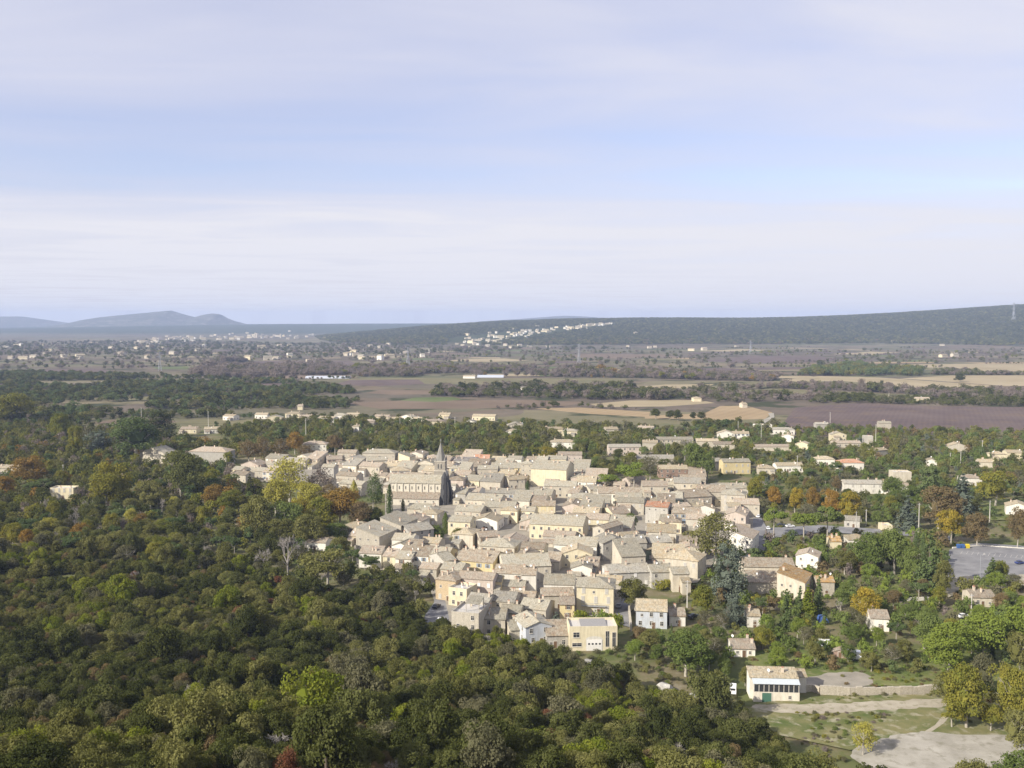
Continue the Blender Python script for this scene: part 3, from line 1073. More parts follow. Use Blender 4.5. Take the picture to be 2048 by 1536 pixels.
def protos():
    bark, pale = M['bark'], M['palebark']
    K = {}
    # heights are for a tree of unit scale 1 (metres)
    K['oak'] = []
    for i in range(6):
        h, rx = 5.0 + rng.uniform(-.4, .6), 2.6 + rng.uniform(-.3, .4)
        lv, c = make_round(h, rx, 4600, 0.25, 34, 0.08, 0.34)
        K['oak'].append((crown_mesh('oak_crown', lv, c, LEAF['oak']), limbs_mesh('oak_trunk', h, .16, rx * .6, 5, bark, -0.6, .3), h, rx))
    K['broad'] = []
    for i in range(6):
        h, rx = 10 + rng.uniform(-1, 1), 4.2 + rng.uniform(-.4, .6)
        lv, c = make_round(h, rx, 5600, 0.37, 50, 0.06, 0.30)
        K['broad'].append((crown_mesh('broad_crown', lv, c, LEAF['green']), limbs_mesh('broad_trunk', h, .28, rx * .6, 6, pale, -0.3, .3), h, rx))
    K['thin'] = []
    for i in range(4):
        h, rx = 10 + rng.uniform(-1, 1), 4.0 + rng.uniform(-.4, .6)
        lv, c = make_round(h, rx, 2600, 0.34, 60, 0.02, 0.32)
        K['thin'].append((crown_mesh('thin_crown', lv, [], LEAF['rust']), limbs_mesh('thin_trunk', h, .26, rx * .75, 9, pale, -0.3, .25, 4), h, rx))
    K['pine'] = []
    for i in range(4):
        h, rx = 10 + rng.uniform(-1, 1), 4.6
        lv, c = make_pine(h, rx, 2300, 0.46, 16)
        K['pine'].append((crown_mesh('pine_crown', lv, c, LEAF['pine']), limbs_mesh('pine_trunk', h, .25, rx * .6, 7, pale, -0.4, .45), h, rx))
    K['spruce'] = []
    for i in range(3):
        h, rx = 12.0, 2.9
        lv, c = make_spruce(h, rx, 3200, 0.50)
        K['spruce'].append((crown_mesh('spruce_crown', lv, c, LEAF['pine']), limbs_mesh('spruce_trunk', h, .2, .3, 3, bark, -0.2, .5), h, rx))
    K['cedar'] = []
    for i in range(3):
        h, rx = 13.0, 5.0
        lv, c = make_spruce(h, rx, 4600, 0.52, 11, .05, 0.04, .60)
        K['cedar'].append((crown_mesh('cedar_crown', lv, c, LEAF['blue']), limbs_mesh('cedar_trunk', h, .4, 2.2, 8, bark, -0.2, .3), h, rx))
    K['cypress'] = []
    for i in range(2):
        h, rx = 10.0, 1.15
        lv, c = make_cypress(h, rx, 1100, 0.36)
        K['cypress'].append((crown_mesh('cypress_crown', lv, c, LEAF['pine']), limbs_mesh('cypress_trunk', 3, .14, .2, 2, bark, -0.2), h, rx))
    K['bare'] = []
    for i in range(3):
        h, rx = 9.0, 3.6
        tr = limbs_mesh('bare_trunk', h * .6, .24, 1.4, 5, M['twig'], -0.3)
        K['bare'].append((make_bare(h, rx, 4, M['twig']), tr, h, rx))
    K['bush'] = []
    for i in range(3):
        h, rx = 2.2, 1.6
        lv, c = make_round(h, rx, 700, 0.26, 16, -0.05, 0.38)
        K['bush'].append((crown_mesh('bush_crown', lv, c, LEAF['olive']), limbs_mesh('bush_stem', h, .06, .7, 4, bark, -0.2), h, rx))
    return K


K = protos()
NAMES = {'oak': 'holm_oak', 'broad': 'broadleaf_tree', 'thin': 'thinning_tree', 'pine': 'pine_tree', 'spruce': 'spruce_tree', 'cedar': 'cedar_tree', 'cypress': 'cypress_tree', 'bare': 'bare_tree', 'bush': 'garden_bush'}
TREE_SPOTS = []


def tree(kind_, x, y, z, h=None, r=None, leaf=None, label=None, cat='tree', group=None):
    crown, trunk, ph, pr = random.choice(K[kind_])
    sz = (h or ph) / ph
    sx = (r / pr) if r else sz
    root = empty(NAMES[kind_], (x, y, z - 0.05), random.uniform(0, 6.28), (sx, sx, sz))
    put('trunk', trunk, root)
    put('crown', crown, root, mat=(LEAF[leaf] if leaf and kind_ != 'bare' else None))
    tag(root, label, cat, group)
    TREE_SPOTS.append((x, y, (r or pr * sz)))
    return root


def scatter_group(coll):
    ng = bpy.data.node_groups.new('scatter', 'GeometryNodeTree')
    ng.interface.new_socket('Geometry', in_out='INPUT', socket_type='NodeSocketGeometry')
    ng.interface.new_socket('Geometry', in_out='OUTPUT', socket_type='NodeSocketGeometry')
    N, L = ng.nodes, ng.links
    gi, go = N.new('NodeGroupInput'), N.new('NodeGroupOutput')
    ci = N.new('GeometryNodeCollectionInfo')
    ci.inputs['Collection'].default_value = coll
    ci.inputs['Separate Children'].default_value = True
    ci.inputs['Reset Children'].default_value = True
    ip = N.new('GeometryNodeInstanceOnPoints')

    def attr(nm, ty):
        a = N.new('GeometryNodeInputNamedAttribute')
        a.data_type = ty
        a.inputs['Name'].default_value = nm
        return a.outputs['Attribute']
    L.new(gi.outputs[0], ip.inputs['Points'])
    L.new(ci.outputs[0], ip.inputs['Instance'])
    ip.inputs['Pick Instance'].default_value = True
    L.new(attr('which', 'INT'), ip.inputs['Instance Index'])
    L.new(attr('turn', 'FLOAT_VECTOR'), ip.inputs['Rotation'])
    L.new(attr('size', 'FLOAT_VECTOR'), ip.inputs['Scale'])
    L.new(ip.outputs[0], go.inputs[0])
    return ng


class Mass:
    """a wood or scrub that reads as one mass"""

    def __init__(self, name, items):
        self.coll = bpy.data.collections.new(name + '_kinds')
        self.n = len(items)
        for i, me in enumerate(items):
            o = bpy.data.objects.new('%s_kind_%03d' % (name, i), me)
            self.coll.objects.link(o)
        self.ng = scatter_group(self.coll)

    def build(self, name, pts, label, cat):
        """pts: (x, y, z, scale xy, scale z, which)"""
        me = bpy.data.meshes.new(name)
        me.from_pydata([p[:3] for p in pts], [], [])
        n = len(pts)
        a = me.attributes.new('which', 'INT', 'POINT')
        a.data.foreach_set('value', np.array([p[5] for p in pts], dtype=np.int32))
        a = me.attributes.new('turn', 'FLOAT_VECTOR', 'POINT')
        t = np.zeros((n, 3), dtype=np.float32)
        t[:, 2] = rng.uniform(0, 6.28, n)
        t[:, 0] = rng.normal(0, 0.07, n)
        t[:, 1] = rng.normal(0, 0.07, n)
        a.data.foreach_set('vector', t.ravel())
        a = me.attributes.new('size', 'FLOAT_VECTOR', 'POINT')
        a.data.foreach_set('vector', np.array([(p[3], p[3], p[4]) for p in pts], dtype=np.float32).ravel())
        o = put(name, me)
        md = o.modifiers.new('scatter', 'NODES')
        md.node_group = self.ng
        return tag(o, label, cat, kind='stuff')

# ------------------------------------------------------------------ houses
def window_mesh(name, w, h, shutter=None, closed=False, sill=True, arch=False):
    """centred at the bottom middle, facing -y, standing proud of the wall by a few centimetres"""
    mb = MB()
    y0 = -0.02
    mb.face([(-w / 2, y0, 0), (w / 2, y0, 0), (w / 2, y0, h), (-w / 2, y0, h)], 0)
    t = 0.09
    for x0, x1, z0, z1 in ((-w / 2 - t, -w / 2, -t, h + t), (w / 2, w / 2 + t, -t, h + t), (-w / 2, w / 2, h, h + t), (-w / 2, w / 2, -t, 0), (-0.03, 0.03, 0, h), (-w / 2, -0.03, h * .62, h * .62 + .05), (0.03, w / 2, h * .62, h * .62 + .05)):
        mb.box(x0, x1, -0.07, 0.01, z0, z1, 1)
    if sill:
        mb.box(-w / 2 - .15, w / 2 + .15, -0.16, 0.01, -t - .1, -t, 1)
    if shutter:
        if closed:
            mb.box(-w / 2, -0.02, -0.11, -0.03, 0.02, h, 2)
            mb.box(0.02, w / 2, -0.11, -0.03, 0.02, h, 2)
        else:
            mb.box(-w - .1, -w / 2 - t - .01, -0.09, 0.0, 0.0, h, 2)
            mb.box(w / 2 + t + .01, w + .1, -0.09, 0.0, 0.0, h, 2)
    mats = [M['glass'], M['frame']] + ([shutter] if shutter else [])
    return mb.mesh(name, mats)


WIN = {
    'plain': window_mesh('window_plain', 0.95, 1.35), 'small': window_mesh('window_small', 0.7, 0.8),
    'brown': window_mesh('window_brown', 0.95, 1.4, M['sh_brown']), 'blue': window_mesh('window_blue', 0.95, 1.45, M['sh_blue']),
    'grey': window_mesh('window_grey', 0.95, 1.45, M['sh_grey'], True), 'white': window_mesh('window_white', 1.0, 1.45, M['sh_white'], True),
    'tall': window_mesh('window_tall', 1.05, 2.1, M['sh_grey'], True), 'green': window_mesh('window_green', 0.95, 1.4, M['sh_green'])}


def door_mesh(name, mat, w=1.0, h=2.1):
    mb = MB()
    mb.box(-w / 2, w / 2, -0.06, 0.0, 0, h, 0)
    for x0, x1, z0, z1 in ((-w / 2 - .12, -w / 2, 0, h + .12), (w / 2, w / 2 + .12, 0, h + .12), (-w / 2, w / 2, h, h + .12)):
        mb.box(x0, x1, -0.10, 0.01, z0, z1, 1)
    return mb.mesh(name, [mat, M['frame']])


DOOR = {'wood': door_mesh('door_wood', M['wood']), 'blue': door_mesh('door_blue', M['sh_blue']), 'green': door_mesh('door_green', M['sh_green'], 2.4, 2.5), 'garage': door_mesh('door_garage', M['sh_white'], 4.0, 3.0)}


def chimney_mesh():
    mb = MB()
    mb.box(-.35, .35, -.25, .25, -0.8, 1.1, 0)
    mb.box(-.42, .42, -.32, .32, 1.1, 1.22, 0)
    mb.box(-.28, -.04, -.12, .12, 1.22, 1.5, 1)
    mb.box(.04, .28, -.12, .12, 1.22, 1.5, 1)
    return mb.mesh('chimney', [M['chim'], M['pot']])


def dish_mesh():
    mb = MB()
    n = 10
    ring = [(0.42 * math.cos(2 * math.pi * k / n), -0.12, 0.42 * math.sin(2 * math.pi * k / n) + .9) for k in range(n)]
    for k in range(n):
        mb.face([(0, 0, .9), ring[k], ring[(k + 1) % n]])
    mb.tube((0, 0.02, -0.3), (0, 0.02, .9), .04, .04, 5)
    return mb.mesh('satellite_dish', M['dish'])


CHIM, DISH = chimney_mesh(), dish_mesh()
HOUSES = []          # dicts: root, corners, px, py, desc


def slab(mb, pts, th, m=0):
    """a roof plane with thickness; pts counter-clockwise seen from above"""
    mb.prism([(p[0], p[1], p[2] - th) for p in pts], pts, m)


def house_shell(w, d, h, kind_, pitch, over=0.35):
    """walls and roof in local space: front along x at y = 0, facing -y"""
    wl, rf = MB(), MB()
    th = 0.16
    a, b = -w / 2, w / 2
    if kind_ == 'e':
        z1 = h + pitch * d / 2
        prof = [(0, -0.5), (d, -0.5), (d, h - th), (d / 2, z1 - th), (0, h - th)]
        wl.face([(a, y, z) for y, z in reversed(prof)])
        wl.face([(b, y, z) for y, z in prof])
        wl.face([(a, 0, -.5), (b, 0, -.5), (b, 0, h - th), (a, 0, h - th)])
        wl.face([(b, d, -.5), (a, d, -.5), (a, d, h - th), (b, d, h - th)])
        o, ze = over, h - pitch * over
        slab(rf, [(a - .2, -o, ze), (b + .2, -o, ze), (b + .2, d / 2, z1), (a - .2, d / 2, z1)], th)
        slab(rf, [(a - .2, d / 2, z1), (b + .2, d / 2, z1), (b + .2, d + o, ze), (a - .2, d + o, ze)], th)
        rf.box(a - .2, b + .2, d / 2 - .16, d / 2 + .16, z1 - .05, z1 + .09)
        top = lambda x, y: h + pitch * (y if y < d / 2 else d - y)
    elif kind_ == 'g':
        z1 = h + pitch * w / 2
        fr = [(a, -.5), (b, -.5), (b, h - th), (0, z1 - th), (a, h - th)]
        wl.face([(x, 0, z) for x, z in fr])
        wl.face([(x, d, z) for x, z in reversed(fr)])
        wl.face([(a, d, -.5), (a, 0, -.5), (a, 0, h - th), (a, d, h - th)])
        wl.face([(b, 0, -.5), (b, d, -.5), (b, d, h - th), (b, 0, h - th)])
        o, ze = over, h - pitch * over
        slab(rf, [(a - o, -.25, ze), (0, -.25, z1), (0, d + .25, z1), (a - o, d + .25, ze)], th)
        slab(rf, [(0, -.25, z1), (b + o, -.25, ze), (b + o, d + .25, ze), (0, d + .25, z1)], th)
        rf.box(-.16, .16, -.25, d + .25, z1 - .05, z1 + .09)
        top = lambda x, y: h + pitch * (w / 2 - abs(x))
    elif kind_ == 'h':
        k = min(w, d) / 2
        z1 = h + pitch * 1.1 * k
        wl.box(a, b, 0, d, -.5, h - th)
        o = over
        ze = h - pitch * o
        if w >= d:
            r0, r1 = (a + k, d / 2, z1), (b - k, d / 2, z1)
            if w - d < 0.3:
                r0, r1 = (-.2, d / 2, z1), (.2, d / 2, z1)
        else:
            r0, r1 = (0, k, z1), (0, d - k, z1)
        A, B, C, D = (a - o, -o, ze), (b + o, -o, ze), (b + o, d + o, ze), (a - o, d + o, ze)
        if w >= d:
            faces = [[A, B, r1, r0], [B, C, r1], [C, D, r0, r1], [D, A, r0]]
        else:
            faces = [[A, B, r0], [B, C, r1, r0], [C, D, r1], [D, A, r0, r1]]
        for q in faces:
            slab(rf, q, th)
        top = lambda x, y: h + pitch * min(y, d - y, x - a, b - x)
    elif kind_ == 's':
        z1 = h + pitch * d
        wl.prism([(a, 0, -.5), (b, 0, -.5), (b, d, -.5), (a, d, -.5)], [(a, 0, h - th), (b, 0, h - th), (b, d, z1 - th), (a, d, z1 - th)])
        o = over
        slab(rf, [(a - .2, -o, h - pitch * o), (b + .2, -o, h - pitch * o), (b + .2, d + .2, z1 + pitch * .2), (a - .2, d + .2, z1 + pitch * .2)], th)
        top = lambda x, y: h + pitch * y
    elif kind_ == 'r':
        z1 = h + pitch * w
        wl.prism([(a, 0, -.5), (b, 0, -.5), (b, d, -.5), (a, d, -.5)], [(a, 0, z1 - th), (b, 0, h - th), (b, d, h - th), (a, d, z1 - th)])
        o = over
        slab(rf, [(a - .2, -.25, z1 + pitch * .2), (b + o, -.25, h - pitch * o), (b + o, d + .25, h - pitch * o), (a - .2, d + .25, z1 + pitch * .2)], th)
        top = lambda x, y: h + pitch * (b - x)
    else:
        wl.box(a, b, 0, d, -.5, h - .5)
        for x0, x1, y0, y1 in ((a, b, 0, .25), (a, b, d - .25, d), (a, a + .25, .25, d - .25), (b - .25, b, .25, d - .25)):
            wl.box(x0, x1, y0, y1, h - .5, h + .35)
        rf.box(a + .26, b - .26, .26, d - .26, h - .49, h - .35)
        top = lambda x, y: h - .4
    return wl, rf, top


WALLW = {'cream': 'cream', 'yellow': 'yellow', 'white': 'white', 'stone': 'brown stone', 'grey': 'grey stone', 'pink': 'pinkish', 'blue': 'pale blue', 'green': 'grey green', 'tan': 'tan stone', 'brick': 'russet', 'beige': 'beige', 'black': 'dark', 'pale': 'pale', 'rubble': 'rubble'}
ROOFW = {'beige': 'pale tiled', 'brown': 'brown tiled', 'grey': 'greyish tiled', 'pink': 'rosy tiled', 'orange': 'orange tiled', 'ochre': 'ochre tiled', 'tan': 'tan tiled', 'slate': 'dark'}
SHAPEW = {'e': 'roof', 'g': 'gable roof', 'h': 'hipped roof', 's': 'sloping roof', 'r': 'one-sided roof', 'f': 'flat roof'}


def house(ex, ey, wpx, d, h, rot, kind_='e', wall='stone', roof='beige', win=None, label=None, pitch=0.30, wpos=None, chim=None, door='wood', sides=True, wm=None, name='house', windows=True, dish=None):
    """(ex, ey): the spot in the photograph of the middle of the front eave, h metres above the ground"""
    p = wpos or at(ex, ey, h)
    w = wm or max(3.0, wpx * p.y / FPX / max(.5, math.cos(R(rot))))
    rz = R(rot)
    root = empty(name, (p.x, p.y, 0), rz)
    wl, rf, top = house_shell(w, d, h, kind_, pitch)
    put('wall', wl.mesh('house_wall', WALL[wall]), root)
    ro = put('roof', rf.mesh('house_roof', ROOF[roof] if kind_ != 'f' else M['concrete']), root)
    if win is None:
        win = random.choice(['plain', 'plain', 'brown', 'brown', 'grey', 'blue', 'small', 'white'])
    if windows:
        fl = max(1, int(h / 2.75))
        fh = h / fl

        def row(n, pos, turn, skip):
            for f_ in range(fl):
                for i in range(n):
                    if random.random() < skip:
                        continue
                    t = (i + 0.5 + random.uniform(-.1, .1)) / n
                    z = f_ * fh + (1.0 if f_ else 1.05)
                    if z + 1.5 > h - .1:
                        z = h - 1.75
                    if z < .3:
                        continue
                    x, y = pos(t)
                    put('window', WIN[win if random.random() < .85 else 'small'], root, (x, y, z), turn)
        nf = max(1, int(w / 3.3))
        row(nf, lambda t: (-w / 2 + w * t, 0.0), 0, .12 if label else .38)
        if sides and rot < -4:
            row(max(1, int(d / 4.5)), lambda t: (w / 2, d * t), math.pi / 2, .45)
        if sides and rot > 4:
            row(max(1, int(d / 4.5)), lambda t: (-w / 2, d * t), -math.pi / 2, .45)
        if door:
            put('door', DOOR[door], root, (w * random.choice([-.5, .5]) * random.uniform(.05, .22), -0.01, -.02))
    nc = chim if chim is not None else random.choice([0, 1, 1, 2, 2, 3])
    for i in range(nc):
        x, y = random.uniform(-.42, .42) * w, random.uniform(.25, .8) * d
        put('chimney', CHIM, root, (x, y, top(x, y)), 0 if random.random() < .6 else math.pi / 2)
    if dish if dish is not None else random.random() < .34:
        x, y = random.uniform(-.42, .42) * w, random.uniform(.1, .6) * d
        put('satellite_dish', DISH, root, (x, y, top(x, y)), random.uniform(-1.2, .2))
    if not label and windows and random.random() < .68:      # a lower piece built on at the front or the side
        aw_, ad_, ah_ = random.uniform(2.8, min(5.5, w * .6)), random.uniform(2.5, 4.2), h * random.uniform(.45, .7)
        wl2, rf2_, _t = house_shell(aw_, ad_ + .3, ah_, 's', .26, .25)
        ax = random.choice([-.5, .5]) * (w - aw_) * random.uniform(.5, .96)
        an = put('annex', wl2.mesh('annex_wall', WALL[random.choice(['stone', 'beige', 'cream', 'white', 'grey'])]), root, (ax, -ad_, 0))
        put('annex_roof', rf2_.mesh('annex_roof', ROOF[random.choice(['beige', 'brown', 'tan', 'grey', 'pink'])]), an)
        put('window', WIN['small'], an, (0, 0, max(.8, ah_ - 1.8)))
    c, s = math.cos(rz), math.sin(rz)
    cor = [(p.x + c * x - s * y, p.y + s * x + c * y) for x, y in ((-w / 2, 0), (w / 2, 0), (w / 2, d), (-w / 2, d))]
    fl = max(1, int(h / 2.75))
    size = {1: 'low', 2: 'two-storey', 3: 'three-storey'}.get(fl, 'tall')
    desc = '%s %s house with %s %s' % (size, WALLW[wall], ROOFW[roof] if kind_ != 'f' else 'parapeted', SHAPEW[kind_])
    cx, cy = sum(q[0] for q in cor) / 4, sum(q[1] for q in cor) / 4
    qx, qy = to_px(cx, cy, h)
    tag(root, label, 'house')
    HOUSES.append(dict(root=root, cor=cor, px=qx, py=qy, desc=desc, label=label, h=h, w=w, d=d))
    return root, w, top


def overlap(A, B, tol=0.0):
    """separating-axis test of two footprints; tol metres of overlap are let pass"""
    for P in (A, B):
        for i in range(4):
            x0, y0 = P[i]
            x1, y1 = P[(i + 1) % 4]
            nx, ny = y1 - y0, x0 - x1
            l = math.hypot(nx, ny)
            nx, ny = nx / l, ny / l
            a = [nx * x + ny * y for x, y in A]
            b = [nx * x + ny * y for x, y in B]
            if max(a) - tol <= min(b) or max(b) - tol <= min(a):
                return False
    return True


# --- the church -----------------------------------------------------------
CH = at(829, 1012, 0)
CHR = R(-7)


def church():
    root = empty('church', (CH.x, CH.y, 0), CHR)
    tag(root, 'stone village church with pointed spire, long nave and blackened end wall', 'church')
    st, lt = WALL['pale'], WALL['stone']
    Lh = 15.5                       # half length
    # aisle: y 0..5, nave y 5..16
    mb = MB().box(-Lh, Lh - 2, 0, 5, -.5, 4.0)
    mb.prism([(-Lh, 0, 4.0), (Lh - 2, 0, 4.0), (Lh - 2, 5, 4.0), (-Lh, 5, 4.0)], [(-Lh, 0, 4.02), (Lh - 2, 0, 4.02), (Lh - 2, 5, 6.7), (-Lh, 5, 6.7)])
    put('aisle_wall', mb.mesh('aisle_wall', st), root)
    mb = MB()
    slab(mb, [(-Lh - .3, -.4, 4.05), (Lh - 1.8, -.4, 4.05), (Lh - 1.8, 5.0, 7.0), (-Lh - .3, 5.0, 7.0)], .16)
    put('aisle_roof', mb.mesh('aisle_roof', ROOF['pink']), root)
    wl = MB()
    prof = [(5, -.5), (16, -.5), (16, 12), (10.5, 15.6), (5, 12)]
    wl.face([(-Lh, y, z) for y, z in reversed(prof)])
    wl.face([(Lh, y, z) for y, z in prof])
    wl.face([(-Lh, 5, -.5), (Lh, 5, -.5), (Lh, 5, 12), (-Lh, 5, 12)])
    wl.face([(Lh, 16, -.5), (-Lh, 16, -.5), (-Lh, 16, 12), (Lh, 16, 12)])
    put('nave_wall', wl.mesh('nave_wall', st), root)
    rf = MB()
    slab(rf, [(-Lh - .3, 4.5, 11.83), (Lh + .3, 4.5, 11.83), (Lh + .3, 10.5, 15.8), (-Lh - .3, 10.5, 15.8)], .16)
    slab(rf, [(-Lh - .3, 10.5, 15.8), (Lh + .3, 10.5, 15.8), (Lh + .3, 16.5, 11.83), (-Lh - .3, 16.5, 11.83)], .16)
    put('nave_roof', rf.mesh('nave_roof', ROOF['beige']), root)
    # pilaster buttresses and lancets along the clerestory
    bt = MB().box(-.28, .28, -.38, 0.01, 6.4, 11.2)
    bt.prism([(-.28, -.38, 11.2), (.28, -.38, 11.2), (.28, .01, 11.2), (-.28, .01, 11.2)], [(-.28, -.1, 11.5), (.28, -.1, 11.5), (.28, .01, 11.5), (-.28, .01, 11.5)])
    bme = bt.mesh('buttress', st)
    ln = MB()
    arch = [(-.30, 0), (.30, 0), (.30, 1.5), (.2, 1.85), (0, 2.1), (-.2, 1.85), (-.30, 1.5)]
    ln.face([(x, -.03, z) for x, z in arch], 0)
    for (x0, z0), (x1, z1) in zip(arch, arch[1:] + arch[:1]):
        ln.tube((x0, -.03, z0), (x1, -.03, z1), .1, .1, 4, 1)
    lme = ln.mesh('lancet', [M['glass'], st])
    for i in range(9):
        x = -Lh + .6 + i * 3.55
        put('buttress', bme, root, (x, 5, 0))
    for i in range(8):
        x = -Lh + .6 + (i + .5) * 3.55
        put('window', lme, root, (x, 5, 8.2))
    for i in range(6):
        put('window', WIN['small'], root, (-Lh + 3 + i * 4.6, 0, 2.2))
    cor = MB().box(-Lh, Lh, 4.85, 5.0, 11.5, 11.72)
    put('cornice', cor.mesh('cornice', st), root)
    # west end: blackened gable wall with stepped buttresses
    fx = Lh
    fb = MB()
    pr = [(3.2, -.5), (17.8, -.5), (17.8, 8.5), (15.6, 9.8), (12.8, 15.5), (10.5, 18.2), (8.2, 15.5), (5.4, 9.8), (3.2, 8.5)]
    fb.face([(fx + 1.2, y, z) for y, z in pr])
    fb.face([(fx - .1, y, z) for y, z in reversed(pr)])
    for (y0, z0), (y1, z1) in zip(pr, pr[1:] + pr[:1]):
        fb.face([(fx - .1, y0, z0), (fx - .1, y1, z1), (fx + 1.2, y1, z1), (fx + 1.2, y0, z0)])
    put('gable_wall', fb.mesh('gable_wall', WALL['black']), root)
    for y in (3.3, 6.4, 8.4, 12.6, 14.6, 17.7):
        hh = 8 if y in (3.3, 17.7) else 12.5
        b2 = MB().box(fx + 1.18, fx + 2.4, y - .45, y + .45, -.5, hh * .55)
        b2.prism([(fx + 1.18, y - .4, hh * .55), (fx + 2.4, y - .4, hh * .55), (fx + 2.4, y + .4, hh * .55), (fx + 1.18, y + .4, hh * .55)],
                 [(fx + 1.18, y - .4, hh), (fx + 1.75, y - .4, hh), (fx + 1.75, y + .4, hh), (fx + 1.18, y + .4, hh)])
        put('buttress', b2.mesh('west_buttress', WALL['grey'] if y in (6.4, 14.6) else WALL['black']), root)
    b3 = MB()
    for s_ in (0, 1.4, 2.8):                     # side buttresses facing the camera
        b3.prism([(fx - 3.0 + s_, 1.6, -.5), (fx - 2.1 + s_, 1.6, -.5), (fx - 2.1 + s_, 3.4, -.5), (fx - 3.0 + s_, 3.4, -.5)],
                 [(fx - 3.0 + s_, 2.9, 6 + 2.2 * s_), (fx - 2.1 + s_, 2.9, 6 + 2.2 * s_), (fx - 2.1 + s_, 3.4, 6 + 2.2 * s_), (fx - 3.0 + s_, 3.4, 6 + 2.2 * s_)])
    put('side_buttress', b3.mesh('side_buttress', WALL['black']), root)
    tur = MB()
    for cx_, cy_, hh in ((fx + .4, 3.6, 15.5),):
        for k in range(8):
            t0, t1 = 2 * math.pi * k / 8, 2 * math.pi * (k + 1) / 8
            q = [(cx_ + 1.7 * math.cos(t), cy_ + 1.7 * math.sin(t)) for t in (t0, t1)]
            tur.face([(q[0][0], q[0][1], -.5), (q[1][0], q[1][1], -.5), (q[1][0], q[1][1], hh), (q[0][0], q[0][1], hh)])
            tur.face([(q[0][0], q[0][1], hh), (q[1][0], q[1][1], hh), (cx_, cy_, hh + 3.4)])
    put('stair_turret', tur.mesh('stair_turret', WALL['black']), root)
    slit = MB().box(-.22, .22, -.06, .02, 0, 2.6).mesh('slit', M['glass'])
    for z in (3.5, 9.0):
        put('window', slit, root, (fx + .4 - .2, 3.6 - 1.62, z), R(-7))
    # tower at the far corner
    tx, ty, hw = 11.3, 17.0, 3.2
    tw = MB().box(tx - hw, tx + hw, ty - hw, ty + hw, -.5, 17.2)
    put('tower', tw.mesh('tower', WALL['tower']), root)
    bf = MB().box(tx - 2.95, tx + 2.95, ty - 2.95, ty + 2.95, 17.5, 22.6)
    bo = put('belfry', bf.mesh('belfry', WALL['tower']), root)
    put('string_course', MB().box(tx - 3.4, tx + 3.4, ty - 3.4, ty + 3.4, 17.2, 17.5).mesh('string_course', st), root)
    put('string_course', MB().box(tx - 3.15, tx + 3.15, ty - 3.15, ty + 3.15, 22.6, 22.9).mesh('string_course', st), root)
    op = MB()
    arch2 = [(-.45, 0), (.45, 0), (.45, 2.4), (.3, 2.9), (0, 3.2), (-.3, 2.9), (-.45, 2.4)]
    op.face([(x, -.03, z) for x, z in arch2], 0)
    for (x0, z0), (x1, z1) in zip(arch2, arch2[1:] + arch2[:1]):
        op.tube((x0, -.03, z0), (x1, -.03, z1), .1, .1, 4, 1)
    ome = op.mesh('belfry_opening', [M['glass'], st])
    for s_ in (-.85, .85):
        put('belfry_opening', ome, root, (tx + s_, ty - 2.96, 18.4))
        put('belfry_opening', ome, root, (tx + 2.96, ty + s_, 18.4), math.pi / 2)
        put('belfry_opening', ome, root, (tx - 2.96, ty + s_, 18.4), -math.pi / 2)
    sp = MB()
    for k in range(8):
        t0, t1 = 2 * math.pi * (k + .5) / 8, 2 * math.pi * (k + 1.5) / 8
        sp.face([(tx + 3.1 * math.cos(t0), ty + 3.1 * math.sin(t0), 22.9), (tx + 3.1 * math.cos(t1), ty + 3.1 * math.sin(t1), 22.9), (tx, ty, 33.4)])
    put('spire', sp.mesh('spire', WALL['spire']), root)
    for sx in (-1, 1):
        for sy in (-1, 1):
            pin = MB()
            x, y = tx + sx * 2.75, ty + sy * 2.75
            pin.prism([(x - .35, y - .35, 22.9), (x + .35, y - .35, 22.9), (x + .35, y + .35, 22.9), (x - .35, y + .35, 22.9)], [(x - .04, y - .04, 25.4), (x + .04, y - .04, 25.4), (x + .04, y + .04, 25.4), (x - .04, y + .04, 25.4)])
            put('pinnacle', pin.mesh('pinnacle', WALL['spire']), root)
    cr = MB().box(tx - .07, tx + .07, ty - .07, ty + .07, 33.2, 35).box(tx - .5, tx + .5, ty - .06, ty + .06, 34.2, 34.34)
    put('cross', cr.mesh('cross', M['steel']), root)
    c, s = math.cos(CHR), math.sin(CHR)
    HOUSES.append(dict(root=root, cor=[(CH.x + c * x - s * y, CH.y + s * x + c * y) for x, y in ((-Lh, 0), (Lh + 3, 0), (Lh + 3, 20), (-Lh, 20))], px=840, py=985, desc='', label='x', h=12, w=31, d=20))


church()

